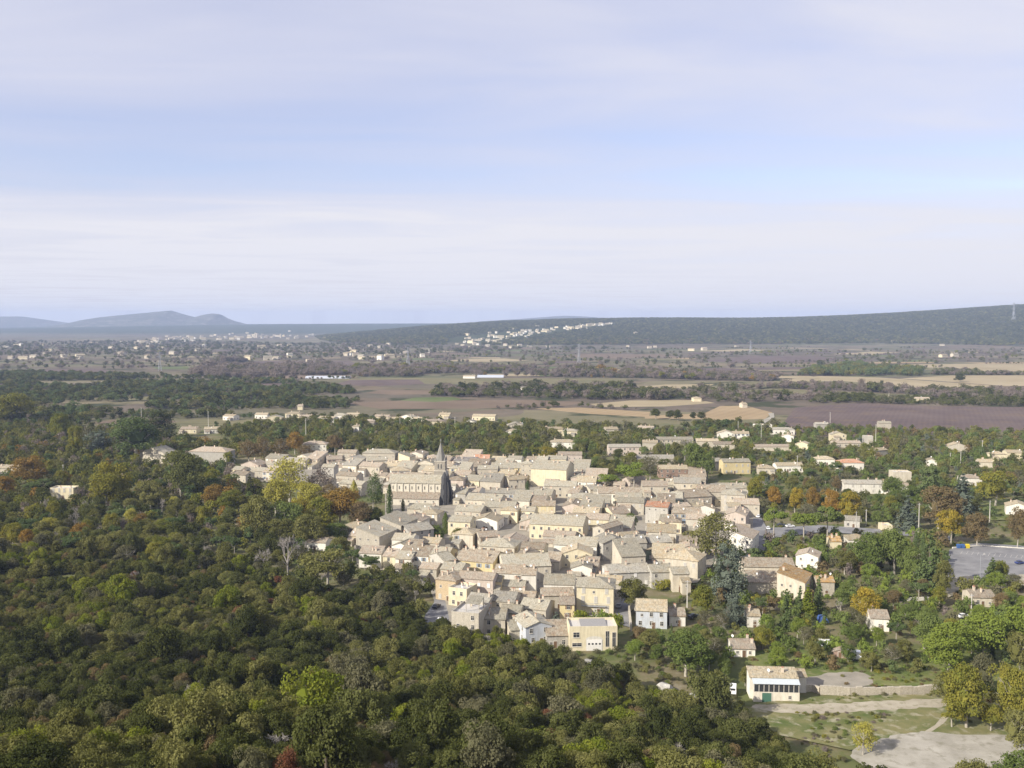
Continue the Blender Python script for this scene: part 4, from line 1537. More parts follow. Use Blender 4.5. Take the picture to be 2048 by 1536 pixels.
# --- houses read off the photograph: eave x, y, width, depth m, eave height m, turn, shape, wall, roof, windows, label ---------
H = [
    (735, 1071, 50, 17, 9.5, -20, 'r', 'stone', 'beige', 'small', 'large brown stone mansion block with one-sided roof above the wood edge'),
    (781, 1049, 44, 17, 10.5, -20, 'r', 'stone', 'beige', 'small', 'higher rear block of the brown stone mansion, behind its front block'),
    (843, 1060, 44, 10, 8.5, 32, 'e', 'grey', 'grey', 'plain', 'shaded grey stone house between the mansion and the cypress'),
    (740, 1106, 46, 6, 6.5, -8, 's', 'white', 'pink', 'small', 'long low whitewashed house below the stone mansion'),
    (778, 1112, 26, 6, 6, -12, 's', 'cream', 'pink', 'plain', 'narrow cream house beside the low whitewashed house'),
    (806, 1117, 32, 6, 6, -12, 's', 'white', 'beige', 'brown', None),
    (800, 1092, 36, 9, 7, -20, 'g', 'white', 'beige', 'small', None),
    (804, 1079, 40, 8, 8, -12, 'e', 'white', 'beige', 'small', None),
    (840, 1111, 32, 12, 6.5, -14, 'e', 'white', 'brown', 'blue', 'white house with blue shutters above the wood edge'),
    (876, 1114, 34, 12, 6.5, -14, 'e', 'yellow', 'beige', 'brown', None),
    (900, 1120, 22, 10, 7, 34, 'e', 'grey', 'beige', 'plain', None),
    (948, 1122, 72, 13, 6.5, -20, 'e', 'yellow', 'brown', 'blue', 'long yellow house with purple-blue shutters and white shaded gable'),
    (891, 1159, 42, 11, 8, -24, 'h', 'tan', 'brown', 'grey', 'tan hipped house at the bend of the grey road'),
    (950, 1157, 68, 7, 8, -14, 'e', 'pink', 'pink', 'white', 'pale pink house row with white shutters below long yellow house'),
    (915, 1178, 38, 8, 6.5, -25, 'f', 'cream', 'beige', 'plain', 'cream house with flat railed terrace by the grey road'),
    (1018, 1146, 56, 9, 6.5, -8, 'e', 'white', 'brown', 'brown', 'bright white house below the wide brown roof'),
    (1057, 1149, 28, 7, 8, -5, 'e', 'white', 'brown', 'small', 'narrow bright white house with two small upper windows'),
    (990, 1162, 24, 6, 6.5, -8, 'e', 'yellow', 'beige', 'plain', None),
    (1026, 1172, 44, 6, 4.6, -8, 'e', 'beige', 'beige', 'plain', None),
    (1055, 1132, 90, 14, 7, 8, 'e', 'beige', 'beige', 'small', 'broad house under a wide sheet of roof right of long yellow house'),
    (1154, 1107, 62, 10, 6.2, -5, 'g', 'cream', 'tan', 'plain', 'cream house with broad front gable beside the dark lane'),
    (1172, 1117, 38, 6, 4.6, -5, 'g', 'cream', 'tan', 'small', 'small cream gabled annex in front of the broad gable house'),
    (1163, 1136, 42, 8, 4.8, -4, 'g', 'white', 'beige', 'small', None),
    (1118, 1168, 58, 10, 6.5, -6, 'e', 'white', 'beige', 'small', None),
    (1116, 1190, 60, 7, 5.2, 3, 'e', 'stone', 'brown', 'plain', 'low brown stone house left of the tall cream house'),
    (1190, 1174, 74, 12, 9.6, -9, 'h', 'cream', 'beige', 'tall', 'tall cream house with balcony, three windows wide, grey right side'),
    (1134, 1208, 28, 7, 5.5, -3, 'e', 'yellow', 'pink', 'brown', 'small ochre yellow house with one dark window'),
    (1042, 1201, 48, 9, 4.6, -10, 'e', 'stone', 'brown', 'small', None),
    (1065, 1217, 50, 9, 5, -18, 'e', 'stone', 'beige', 'small', None),
    (1020, 1225, 38, 7, 5.4, -10, 'e', 'cream', 'beige', 'brown', None),
    (1078, 1252, 54, 12, 6, 18, 'g', 'blue', 'beige', 'plain', 'white gabled house with bluish shade in its wall colour nearest the scrub slope'),  # wall is white; the bluish tint puts its shade into the colour
    (1042, 1258, 40, 8, 3.6, 14, 'e', 'beige', 'beige', None, None),
    (988, 1237, 42, 9, 6, -6, 'e', 'beige', 'beige', 'plain', None),
    (930, 1227, 56, 12, 8.8, -16, 'f', 'stone', 'beige', 'plain', 'square brown stone house with roof terrace above the road'),
    (1005, 1202, 44, 9, 6, -14, 'e', 'beige', 'grey', 'plain', None),
    (952, 1206, 42, 9, 6, -20, 'e', 'stone', 'grey', 'plain', None),
    # middle of the village
    (1087, 1011, 44, 8, 7, -4, 'e', 'cream', 'brown', 'plain', 'cream house with three open bays under brown eaves'),
    (1112, 1049, 100, 14, 7.5, -13, 'e', 'cream', 'beige', 'plain', 'broad cream house with dark shaded right flank in mid village'),
    (1197, 1056, 22, 15, 9, -40, 'g', 'stone', 'brown', 'plain', 'tall narrow stone house with two stacked windows at the lane head'),
    (1150, 1090, 80, 11, 6.5, -12, 'e', 'white', 'beige', 'small', None),
    (1232, 1084, 54, 11, 8, 20, 'g', 'grey', 'grey', 'plain', 'big grey stone gabled house right of the dark lane'),
    (1276, 1085, 34, 10, 8, 6, 'e', 'grey', 'grey', 'small', None),
    (1313, 1099, 40, 6, 5, 0, 'e', 'green', 'tan', 'white', 'low grey green house with two white shuttered windows'),
    (1322, 1084, 44, 9, 7, 10, 'e', 'grey', 'grey', 'plain', None),
    (1362, 1118, 62, 13, 7.5, -26, 'h', 'beige', 'tan', 'grey', 'hipped beige house beside the great blue cedar'),
    (1260, 1144, 80, 9, 6, 9, 'e', 'grey', 'grey', 'white', 'long grey stone house above the round walled garden tree'),
    (1324, 1143, 40, 8, 6.5, 7, 'e', 'grey', 'beige', 'plain', None),
    (1362, 1147, 32, 7, 7, 3, 'e', 'beige', 'beige', 'brown', None),
    (1303, 1221, 58, 10, 6, -8, 'e', 'blue', 'tan', 'plain', 'pale blue house with tan roof standing alone near the gardens'),
    (1355, 1231, 30, 7, 3.6, -4, 'e', 'white', 'brown', 'small', 'small white house behind the lone pale blue house'),
    (1097, 938, 66, 18, 11, -16, 'e', 'cream', 'beige', None, 'huge cream hall with grey right end at the back of village'),
    (1053, 927, 24, 7, 11.5, -12, 'h', 'stone', 'beige', 'small', 'square stone tower house left of the huge cream hall'),
    (1140, 909, 48, 9, 8, -4, 'e', 'pink', 'pink', 'small', 'rosy stone house behind the huge cream hall'),
    (1012, 935, 58, 11, 6, -6, 'e', 'yellow', 'beige', 'plain', None),
    (930, 921, 50, 10, 7, -3, 'e', 'white', 'slate', 'plain', 'white house with dark roof right of the spire'),
    (963, 920, 30, 9, 7, -3, 's', 'white', 'orange', 'small', 'white house with red-orange roof right of the spire'),
    (975, 938, 38, 8, 8, -5, 'e', 'stone', 'beige', 'small', None),
    (850, 926, 34, 10, 7.5, -14, 'g', 'beige', 'beige', 'small', 'beige gabled house just left of the spire'),
    (965, 1000, 66, 11, 7, -15, 'e', 'beige', 'beige', 'small', None),
    (998, 1014, 58, 10, 7, -12, 'e', 'stone', 'beige', 'plain', None),
    (935, 1022, 50, 10, 6, -16, 'e', 'stone', 'beige', 'small', None),
    (838, 1017, 46, 8, 4.2, -10, 'e', 'stone', 'beige', None, 'low stone house right below the church aisle'),
    (918, 1043, 42, 9, 7, -12, 'e', 'cream', 'beige', 'plain', 'cream stone house with two windows behind the small cypress'),
    (1120, 972, 60, 10, 7, -8, 'e', 'beige', 'beige', 'plain', None),
    (1240, 986, 82, 11, 7, -3, 'e', 'white', 'brown', 'plain', 'wide white and grey house below the bright green pines'),
    (1340, 998, 48, 13, 6.5, -7, 'e', 'green', 'beige', 'small', 'grey green rendered house with pale roof'),
    (1396, 993, 56, 13, 7, 16, 'e', 'stone', 'brown', 'small', 'stone house with long brown slanting roof beside grey green house'),
    (1313, 1013, 40, 8, 9, -22, 'e', 'grey', 'orange', 'small', 'tall grey house with orange roof and dark right side'),
    (1374, 1026, 56, 9, 6.5, -3, 'e', 'beige', 'brown', 'blue', 'beige house with blue railed balcony behind the leafy elm'),
    (1408, 1017, 42, 8, 5, -10, 'g', 'white', 'tan', 'small', None),
    (1466, 989, 46, 12, 9.5, -16, 'h', 'stone', 'beige', 'tall', 'big stone hipped house at the plane tree street corner'),
    (1425, 983, 50, 12, 8, -6, 'e', 'stone', 'brown', 'plain', None),
    (1375, 966, 50, 11, 7, -8, 'e', 'beige', 'grey', 'plain', None),
    (1470, 1030, 40, 16, 7, -20, 'g', 'pink', 'pink', 'plain', None),
    (1482, 1075, 42, 16, 7, -24, 'r', 'white', 'pink', 'plain', 'white house with rosy roof along the plane tree street'),
    (1310, 972, 48, 10, 6.5, -4, 'e', 'beige', 'pink', 'plain', None),
    # left arm of the village
    (476, 949, 34, 9, 5, -22, 'e', 'stone', 'brown', 'small', 'last stone house at the left tip of the village'),
    (508, 941, 38, 9, 5.5, -20, 'e', 'stone', 'beige', 'small', None),
    (545, 929, 40, 9, 6, -18, 'e', 'beige', 'beige', 'small', None),
    (590, 921, 44, 9, 6, -14, 'e', 'beige', 'beige', 'small', None),
    (655, 934, 26, 8, 9, -12, 'e', 'grey', 'beige', 'small', 'tall narrow grey house above the yellow garden tree'),
    (692, 951, 44, 9, 7, -20, 'e', 'stone', 'brown', 'small', None),
    (757, 906, 66, 12, 8, -6, 'h', 'stone', 'beige', 'small', 'large stone hipped house at the back left of the church'),
    (693, 905, 38, 9, 7, -6, 'e', 'stone', 'brown', 'small', None),
    (808, 913, 24, 9, 9, -20, 'r', 'cream', 'beige', None, 'pale cream one-sided house behind the church nave'),
    (640, 962, 40, 9, 6, -18, 'e', 'stone', 'brown', 'small', None),
    (700, 968, 50, 9, 6.5, -22, 'e', 'stone', 'beige', 'small', None),
    # left country houses
    (415, 903, 80, 14, 9, -9, 'h', 'grey', 'pink', None, 'large grey stone barn left of the russet plane trees'),
    (305, 906, 62, 13, 7, -24, 'g', 'stone', 'beige', None, 'stone barn half hidden behind the dark pine and cedar'),
    (628, 888, 50, 10, 7, -3, 'h', 'white', 'pink', 'plain', 'white hipped villa behind the russet plane trees'),
    (123, 977, 48, 8, 6, -2, 'f', 'cream', 'beige', 'tall', 'cream flat-roofed villa with arched door alone in left wood'),
    (12, 936, 70, 9, 5, -8, 'e', 'beige', 'tan', None, 'tan roofed house at the left edge of the photo'),
    (228, 956, 28, 8, 4, -6, 'e', 'cream', 'tan', None, 'cream house peeping from the golden trees in left wood'),
    (632, 1084, 40, 8, 4, -10, 'e', 'white', 'pink', 'plain', 'white cottage with tan roof behind the grey bare tree'),
    (376, 858, 34, 10, 4, -4, 'e', 'cream', 'pink', 'plain', None),
    (424, 858, 30, 10, 4, 12, 'e', 'white', 'tan', 'plain', None),
    # right-hand quarter
    (1250, 894, 66, 10, 6.5, 2, 'e', 'pink', 'grey', 'plain', 'long rosy stone house behind the bare trees'),
    (1312, 918, 76, 13, 4.5, 0, 'e', 'stone', 'grey', None, 'long low barn with wide grey roof behind the elm grove'),
    (1350, 879, 74, 10, 6, 0, 'e', 'beige', 'beige', 'plain', 'long beige house with pale roof and garden cypress'),
    (1300, 885, 30, 9, 6, -10, 'e', 'stone', 'tan', 'small', None),
    (1452, 867, 34, 10, 5.6, -10, 'g', 'white', 'tan', 'plain', 'bright white gabled villa at the edge of the fields'),
    (1482, 867, 32, 9, 5.6, -6, 'e', 'white', 'tan', 'blue', 'white eaved wing joined to the bright gabled villa'),
    (1415, 882, 44, 9, 5, -4, 'e', 'beige', 'tan', 'small', None),
    (1527, 850, 34, 8, 4, 0, 'f', 'white', 'beige', None, 'low white flat-roofed house by the bending pale road'),
    (1565, 859, 48, 9, 4.5, -6, 'h', 'white', 'grey', 'plain', 'white hipped house next to the low flat-roofed one'),
    (1575, 872, 22, 8, 5, -22, 'g', 'white', 'tan', None, None),
    (1347, 938, 54, 9, 6, -2, 'e', 'brick', 'tan', 'plain', 'russet creeper-clad house with tan roof'),
    (1474, 924, 56, 10, 8, 4, 'e', 'yellow', 'beige', 'grey', 'tall yellow house with stone end behind the plane trees'),
    (1437, 922, 22, 9, 6.5, 30, 'e', 'grey', 'grey', None, None),
    (1533, 936, 34, 9, 4.2, -4, 'h', 'beige', 'tan', 'plain', None),
    (1580, 931, 54, 9, 4.6, 2, 'e', 'white', 'tan', 'plain', 'long low white bungalow beside the concrete pole'),
    (1545, 893, 76, 8, 3.5, 2, 'e', 'beige', 'pink', None, 'long low rosy-roofed outbuilding behind the hedge'),
    (1450, 888, 46, 9, 5, -8, 'e', 'stone', 'brown', None, None),
    (1604, 888, 24, 8, 4.5, -30, 'g', 'cream', 'tan', None, None),
    (1727, 967, 78, 9, 6, -4, 'e', 'white', 'grey', 'grey', 'long white row house with dark windows among trees'),
    (1790, 972, 50, 9, 5, -16, 'e', 'white', 'brown', 'small', 'brown-roofed wing at the right of the long white row house'),
    (1805, 945, 36, 9, 6, -4, 'f', 'beige', 'grey', None, 'blank beige box-shaped house behind the long white row'),
    (1704, 925, 48, 10, 5.4, -3, 'h', 'white', 'orange', 'plain', 'white house with orange hipped roof'),
    (1651, 918, 36, 9, 4.6, -6, 'h', 'white', 'tan', 'plain', None),
    (1678, 869, 30, 9, 6, -4, 'g', 'cream', 'beige', 'plain', None),
    (1695, 886, 56, 9, 3.6, 2, 'e', 'beige', 'pink', 'plain', 'long rosy-roofed bungalow below the cream gabled house'),
    (1770, 846, 24, 8, 8, -10, 'e', 'stone', 'beige', 'small', 'lone stone tower-like house against the purple vineyard'),
    (1737, 873, 18, 7, 7, -10, 'f', 'grey', 'beige', 'small', None),
    (1645, 848, 26, 8, 5, -2, 'e', 'grey', 'grey', 'plain', None),
    (1764, 900, 28, 8, 4.2, 24, 'e', 'grey', 'tan', None, None),
    (1916, 892, 36, 9, 4.6, -8, 'g', 'stone', 'tan', None, 'stone gabled house with white chimney near the right edge'),
    (1998, 908, 30, 8, 5, -4, 'h', 'cream', 'tan', 'small', None),
    (1972, 924, 26, 9, 3.8, -12, 'e', 'beige', 'tan', None, None),
    (1863, 921, 20, 8, 4, -20, 'g', 'white', 'tan', None, None),
    (1945, 956, 38, 9, 5, -6, 'h', 'white', 'pink', 'plain', 'white house with rosy hipped roof above the blue cedar'),
    (2036, 1013, 40, 10, 5, -24, 'g', 'white', 'tan', 'small', 'white gabled house beside the mown field'),
    (2030, 905, 30, 9, 4.5, -6, 'e', 'cream', 'tan', None, None),
    (1704, 1040, 28, 8, 4, -20, 'e', 'grey', 'grey', 'plain', 'old grey stone house with ivy among plane trees'),
    (1775, 1052, 20, 7, 2.8, -5, 'f', 'cream', 'beige', None, 'tiny flat cream hut beside the parked cars'),
    (1718, 1079, 42, 9, 3.2, -4, 'h', 'white', 'tan', None, 'tan hipped bungalow under the broad green trees'),
    (1672, 1082, 22, 8, 3.4, -6, 'e', 'cream', 'ochre', None, None),
    (1614, 1112, 40, 10, 5.6, -24, 'g', 'white', 'pink', 'small', 'white gabled house behind the big brown-roofed barn'),
    (1538, 1133, 104, 12, 7, -4, 'e', 'beige', 'brown', None, 'big barn with long brown roof beside the blue cedar'),
    (1528, 1164, 62, 8, 4.4, -4, 's', 'stone', 'brown', None, 'lower brown lean-to roof in front of the big barn'),
    (1582, 1162, 50, 15, 6.4, -26, 'r', 'beige', 'ochre', 'small', 'cream barn end with bright ochre one-sided roof'),
    (1652, 1163, 34, 7, 5.4, -5, 'e', 'stone', 'ochre', 'plain', 'small annex with dark open bay right of the ochre barn'),
    (1760, 1236, 36, 9, 4.4, -10, 'e', 'white', 'pink', 'plain', 'white house half hidden by the round golden tree'),
    (1968, 1194, 46, 9, 3.6, -4, 'e', 'beige', 'brown', 'plain', 'brown-roofed bungalow below the car park'),
    (1487, 1296, 44, 7, 2.8, -4, 'e', 'white', 'pink', 'small', 'small white garden house with rosy roof above riverside house'),
    (1508, 1231, 26, 7, 4, -4, 'e', 'white', 'tan', 'plain', 'white cottage behind the two garden cypresses'),
]
HERO = {}
for row in H:
    ex, ey, wpx, d, h, rot, kd, wl, rfk, wn, lab = row
    if kd == 'e' and 800 < ex < 1500 and ey > 930:
        d *= 1.22
        wpx *= 1.07
    out = house(ex, ey, wpx, d, h, rot, kd, wl, rfk, wn or 'plain', lab, windows=wn is not None, pitch=0.28 if kd in 'rs' else 0.34)
    HERO[(ex, ey)] = out

# balcony and railing details
rt, w, top = HERO[(1190, 1174)]
mb = MB().box(-w * .36, w * .30, -1.0, 0, 3.0, 3.15)
for i in range(24):
    x = -w * .36 + (w * .66) * i / 23
    mb.box(x - .025, x + .025, -1.0, -.95, 3.15, 4.05)
mb.box(-w * .36, w * .30, -1.02, -.93, 4.05, 4.12)
put('balcony', mb.mesh('balcony', M['steel']), rt)
for key, n in (((915, 1178), 16), ((930, 1227), 20)):
    rt, w, top = HERO[key]
    mb = MB()
    zt = (6.5 if key[0] == 915 else 8.8) + .35
    for i in range(n):
        x = -w / 2 + w * i / (n - 1)
        mb.box(x - .03, x + .03, .08, .14, zt, zt + .8)
    mb.box(-w / 2, w / 2, .06, .16, zt + .8, zt + .88)
    put('railing', mb.mesh('railing', M['steel']), rt)
rt, w, top = HERO[(930, 1227)]
mb = MB()
slab(mb, [(-w * .1, 3, 11.2), (w * .42, 3, 11.2), (w * .42, 8, 12.4), (-w * .1, 8, 12.4)], .15)
put('terrace_roof', mb.mesh('terrace_roof', ROOF['beige']), rt)
mb = MB()
for x in (-w * .08, w * .4):
    for y in (3.2, 7.8):
        mb.box(x - .1, x + .1, y - .1, y + .1, 8.4, 11.05 + (y - 3) * .24)
put('terrace_post', mb.mesh('terrace_post', WALL['stone']), rt)
rt, w, top = HERO[(1374, 1026)]
mb = MB().box(-w * .48, w * .48, -1.2, 0, 2.7, 2.85).box(-w * .48, w * .48, -1.2, -1.14, 2.85, 3.7)
put('balcony', mb.mesh('balcony_blue', M['sh_blue']), rt)
rt, w, top = HERO[(1087, 1011)]
for i in range(3):
    put('lit_bay_panel', MB().box(-1.2, 1.2, -.06, .02, 0, 2.2).mesh('bay', WALL['yellow']), rt, (-w / 2 + w * (i + .6) / 3.2, 0, 4.2))  # solid yellow panels; sunlight in the bays is put into their colour

# the flat-roofed garage building
p = at(1187, 1255, 7.2)
rt, w, top = house(1187, 1255, 98, 9, 7.2, 2, 'f', 'cream', 'beige', 'plain', 'cream flat-roofed garage building with white arched vehicle door', windows=False, chim=0, dish=False, name='garage_building')
rt['category'] = 'garage'
gx = w * .02
mb = MB()
n = 14
arch = [(gx - 2.6, 0), (gx + 2.6, 0), (gx + 2.6, 3.6)] + [(gx + 2.6 * math.cos(math.pi * k / n), 3.6 + .9 * math.sin(math.pi * k / n)) for k in range(1, n)] + [(gx - 2.6, 3.6)]
mb.face([(x, -.03, z) for x, z in arch])
put('door_surround', mb.mesh('door_surround', WALL['white']), rt)
dr = put('garage_door', MB().box(gx - 2.3, gx + 2.3, -.12, -.04, 0, 3.4).mesh('garage_door', M['sh_white']), rt)
for i in range(4):
    put('door_pane', MB().box(-.3, .3, -.16, -.12, 0, .5).mesh('door_pane', M['glass']), dr, (gx - 1.65 + i * 1.1, 0, 1.9))
for k in range(6):
    put('door_panel', MB().box(gx - 2.3, gx + 2.3, -.14, -.12, .04 + k * .3, .08 + k * .3).mesh('door_panel', M['sh_grey']), dr)
put('window', window_mesh('wide_window', 1.8, 1.5), rt, (-w / 2 + 2.1, 0, 4.2))
put('window', window_mesh('wide_window_low', 2.8, 1.0), rt, (-w / 2 + 2.3, 0, 1.4))
for x, hh in ((w * .29, 4.8), (w * .43, 4.4)):
    put('window', window_mesh('tall_window', 1.0, hh, None, False, False), rt, (x, 0, 1.2))
rf2 = MB()
slab(rf2, [(-w * .25, 1.5, 6.95), (w * .3, 1.5, 6.95), (w * .3, 8, 7.5), (-w * .25, 8, 7.5)], .15)
put('inner_roof', rf2.mesh('inner_roof', M['lead']), rt)
house(1115, 1270, 44, 8, 4, 4, 's', 'grey', 'brown', 'plain', 'grey lean-to house against the flat-roofed garage', chim=0)

# the riverside house with its glazed veranda
p = at(1546, 1353, 6.2)
rt, w, top = house(1548, 1354, 96, 5.0, 6.0, -4, 's', 'white', 'tan', None, 'white riverside house with glazed veranda, awning and green door', windows=False, chim=1, dish=True, name='riverside_house', pitch=.20)
mb = MB().box(-w / 2 + .6, w / 2, -2.2, -.01, -.5, 2.7)
put('terrace', mb.mesh('terrace', WALL['pale']), rt)
aw = MB()
slab(aw, [(-w / 2 + .4, -2.5, 5.0), (w / 2 + .1, -2.5, 5.0), (w / 2 + .1, -.02, 5.75), (-w / 2 + .4, -.02, 5.75)], .08)
put('awning', aw.mesh('awning', M['awning']), rt)
for i in range(10):
    x = -w / 2 + .7 + (w - .9) * i / 9
    put('veranda_post', MB().box(x - .07, x + .07, -2.18, -2.02, 2.7, 5.0).mesh('veranda_post', M['frame']), rt)
for i in range(9):
    x0 = -w / 2 + .78 + (w - .9) * i / 9
    put('veranda_pane', MB().box(x0, x0 + (w - .9) / 9 - .16, -2.12, -2.08, 2.75, 4.7).mesh('veranda_pane', M['glass']), rt)
put('door', DOOR['green'], rt, (-w * .18, -2.21, -.0))
put('window', WIN['small'], rt, (w * .3, -2.21, 1.0))
house(1600, 1352, 26, 6, 4.6, -4, 'e', 'white', 'tan', None, 'small lean-to joined to the right end of riverside house', windows=False, chim=0)

# --- fill the village between the houses above ----------------------------
VPOLY = [tuple(at(px, py, 0)[:2]) for px, py in VILLAGE]
KEEP_OUT = [  # gardens, lanes
    [(765, 1005), (872, 1005), (872, 1034), (800, 1034), (765, 1040)],
    [(868, 1150), (884, 1150), (905, 1250), (860, 1260)],
    [(1440, 1110), (1390, 1170), (1250, 1175), (1245, 1240), (1500, 1240)],
    [(1196, 1090), (1212, 1090), (1222, 1165), (1206, 1165)],
    [(866, 1058), (940, 1058), (940, 1092), (866, 1092)],
    [(1470, 1140), (1500, 1090), (1506, 1040), (1520, 1034), (1540, 1060), (1530, 1140)],
    [(1390, 1035), (1460, 1035), (1480, 1110), (1400, 1110)],
    [(1240, 1050), (1275, 1040), (1285, 1075), (1240, 1075)],
    [(1070, 1100), (1128, 1100), (1128, 1125), (1070, 1125)],
    [(540, 940), (640, 940), (770, 975), (770, 1040), (540, 1040)],
]
KOP = [[tuple(at(a, b, 0)[:2]) for a, b in k] for k in KEEP_OUT]
xs, ys = [q[0] for q in VPOLY], [q[1] for q in VPOLY]
cands = []
for k in range(4200):
    cands.append((random.uniform(min(xs), max(xs)), random.uniform(min(ys), max(ys))))
nfill = 0
for rnd, (wr, dr_, tol) in enumerate((((9, 15), (10, 14), 1.6), ((6, 10), (7.5, 11), 1.3), ((4.5, 6.5), (5, 7.5), 0.9))):
    for x, y in cands:
        if not inside(VPOLY, x, y) or any(inside(k, x, y) for k in KOP):
            continue
        w, d = random.uniform(*wr), random.uniform(*dr_)
        t = (x + 60) / 260
        rot = -17 + 14 * max(-.3, min(1.4, t)) + random.choice([0, 0, 0, random.uniform(-8, 8)])
        if random.random() < .12:
            rot += 30
        rz = R(rot)
        c, s = math.cos(rz), math.sin(rz)
        cor = [(x + c * a - s * b, y + s * a + c * b) for a, b in ((-w / 2, 0), (w / 2, 0), (w / 2, d), (-w / 2, d))]
        if any(overlap(cor, q['cor'], tol) for q in HOUSES if abs(q['cor'][0][0] - x) < 40 and abs(q['cor'][0][1] - y) < 40):
            continue
        h = random.choice([4.6, 5.2, 5.6, 6.0, 6.4, 7.0]) if rnd < 2 else random.uniform(3.2, 5.0)
        wl_ = random.choice(['stone', 'stone', 'beige', 'beige', 'beige', 'cream', 'cream', 'white', 'grey', 'pale', 'pink'])
        rf_ = random.choice(['beige', 'beige', 'beige', 'grey', 'brown', 'brown', 'tan', 'pink', 'pink', 'tan'])
        kd = random.choice(['e', 'e', 'e', 'e', 'g', 's', 'h'] if rnd < 2 else ['s', 'e', 's', 'g'])
        house(0, 0, 0, d, h + random.uniform(-.2, .2), rot, kd, wl_, rf_, None, None, wpos=Vector((x, y, 0)), wm=w, pitch=random.uniform(.28, .36))
        nfill += 1
        if nfill > (75, 135, 160)[rnd]:
            break
print('filled', nfill, 'houses', len(HOUSES))

# --- houses strewn along the field edge behind the village -----------------
FARH = [(522, 829, 26), (549, 835, 30), (585, 827, 32), (612, 833, 26), (651, 836, 34), (680, 830, 24), (706, 829, 24), (762, 833, 30), (790, 838, 36), (812, 834, 30), (838, 838, 26), (867, 842, 42), (967, 832, 46),
        (1034, 850, 34), (1022, 862, 26), (1126, 884, 52), (1108, 858, 36), (1140, 862, 30), (1224, 858, 26), (1290, 856, 30), (710, 853, 16), (1186, 845, 14), (888, 829, 22), (740, 842, 20), (456, 832, 24), (940, 843, 20),
        (1395, 796, 16), (1845, 797, 26), (1490, 808, 10), (1050, 776, 34), (938, 752, 24), (600, 812, 10)]
for i, (ex, ey, wp) in enumerate(FARH):
    wl_ = ['white', 'cream', 'cream', 'beige', 'white'][i % 5]
    house(ex, ey, wp, 10, 4.6 if (ex, ey) != (1126, 884) else 6, [-6, 4, -14, 10, -20][i % 5], 'h' if i % 3 == 2 or ex == 1126 else ('g' if i % 4 == 1 else 'e'), wl_, ['tan', 'beige', 'tan', 'pink'][i % 4] if ex != 1126 else 'tan', 'plain', None, windows=ey > 825)

# --- labels for the houses that have none yet: nearest landmark, side, rank ----
LAND = [('the church nave', 835, 985), ('the spire', 876, 930), ('the tall cream house', 1190, 1190), ('the long yellow house', 950, 1125), ('the stone mansion', 755, 1065), ('the flat-roofed garage', 1187, 1270),
        ('the huge cream hall', 1120, 945), ('the ochre barn roof', 1595, 1150), ('the grey green house', 1340, 1000), ('the long white row house', 1740, 965), ('the broad cream gable', 1155, 1108), ('the hipped house by the cedar', 1365, 1115),
        ('the round golden tree', 1732, 1207), ('the russet plane trees', 545, 895), ('the yellow garden tree', 575, 945), ('the tall orange-roofed house', 1315, 1015), ('the street corner hipped house', 1465, 985),
        ('the bright white gabled villa', 1455, 865), ('the purple vineyard', 1800, 840), ('the big grey gable', 1230, 1080), ('the broad roof in mid village', 1110, 1045), ('the long stone row above garden', 1260, 1140),
        ('the lone stone tower house', 1770, 850), ('the yellow house by planes', 1475, 920), ('the square terrace house', 930, 1230), ('the white hipped villa', 1126, 880), ('the small cypress', 890, 1050)]
ORD = ['nearest', 'second nearest', 'third nearest', 'fourth nearest', 'fifth nearest', 'sixth nearest', 'seventh nearest', 'eighth nearest', 'ninth nearest', 'tenth nearest', 'eleventh nearest', 'twelfth nearest']


def side_of(dx, dy):
    if abs(dx) > abs(dy) * 1.4:
        return 'right of' if dx > 0 else 'left of'
    return 'in front of' if dy > 0 else 'behind'


buckets = {}
for q in HOUSES:
    if q['label']:
        continue
    nm, lx, ly = min(LAND, key=lambda l: math.hypot(q['px'] - l[1], (q['py'] - l[2]) * 2.2))
    sd = side_of(q['px'] - lx, (q['py'] - ly) * 2.2)
    desc = q['desc'].replace('two-storey ', '').replace('three-storey ', '').replace(' tiled', '').replace(' house with ', ' house, ')
    buckets.setdefault((nm, sd, desc), []).append((math.hypot(q['px'] - lx, q['py'] - ly), q))
for (nm, sd, desc), lst in buckets.items():
    lst.sort(key=lambda t: t[0])
    for i, (dist, q) in enumerate(lst):
        q['root']['label'] = ('%s, %s %s %s' % (desc, ORD[min(i, 11)], sd, nm)) if len(lst) > 1 else '%s, %s %s' % (desc, sd, nm)
for q in HOUSES:
    if q['label'] != 'x':
        q['root']['group'] = 'houses of the village and its outskirts'

# ------------------------------------------------------------------ single trees read off the photograph
def photo_tree(kd, px, py, wpx, hpx, leaf, label, cat='tree', group=None):
    """(px, py): the middle of the crown in the photograph; wpx, hpx its size there"""
    k = K[kd][0]
    d = at(px, py + hpx / 2, 0).y
    hm = hpx * d / FPX
    full = hm / {'oak': .9, 'broad': .84, 'thin': .82, 'pine': .62, 'bare': .8}.get(kd, .97)
    pos = at(px, py, full - hm * .5)
    if pos.y < 20:
        return
    g = hgt(pos.x, pos.y)
    if g > .5:
        pos = ground_at(px, py + hpx / 2, 0)
        hm = hpx * pos.y / FPX
        full = hm / .85
    return tree(kd, pos.x, pos.y, hgt(pos.x, pos.y), full, wpx * pos.y / FPX / 2 * .95, leaf, label, cat, group)


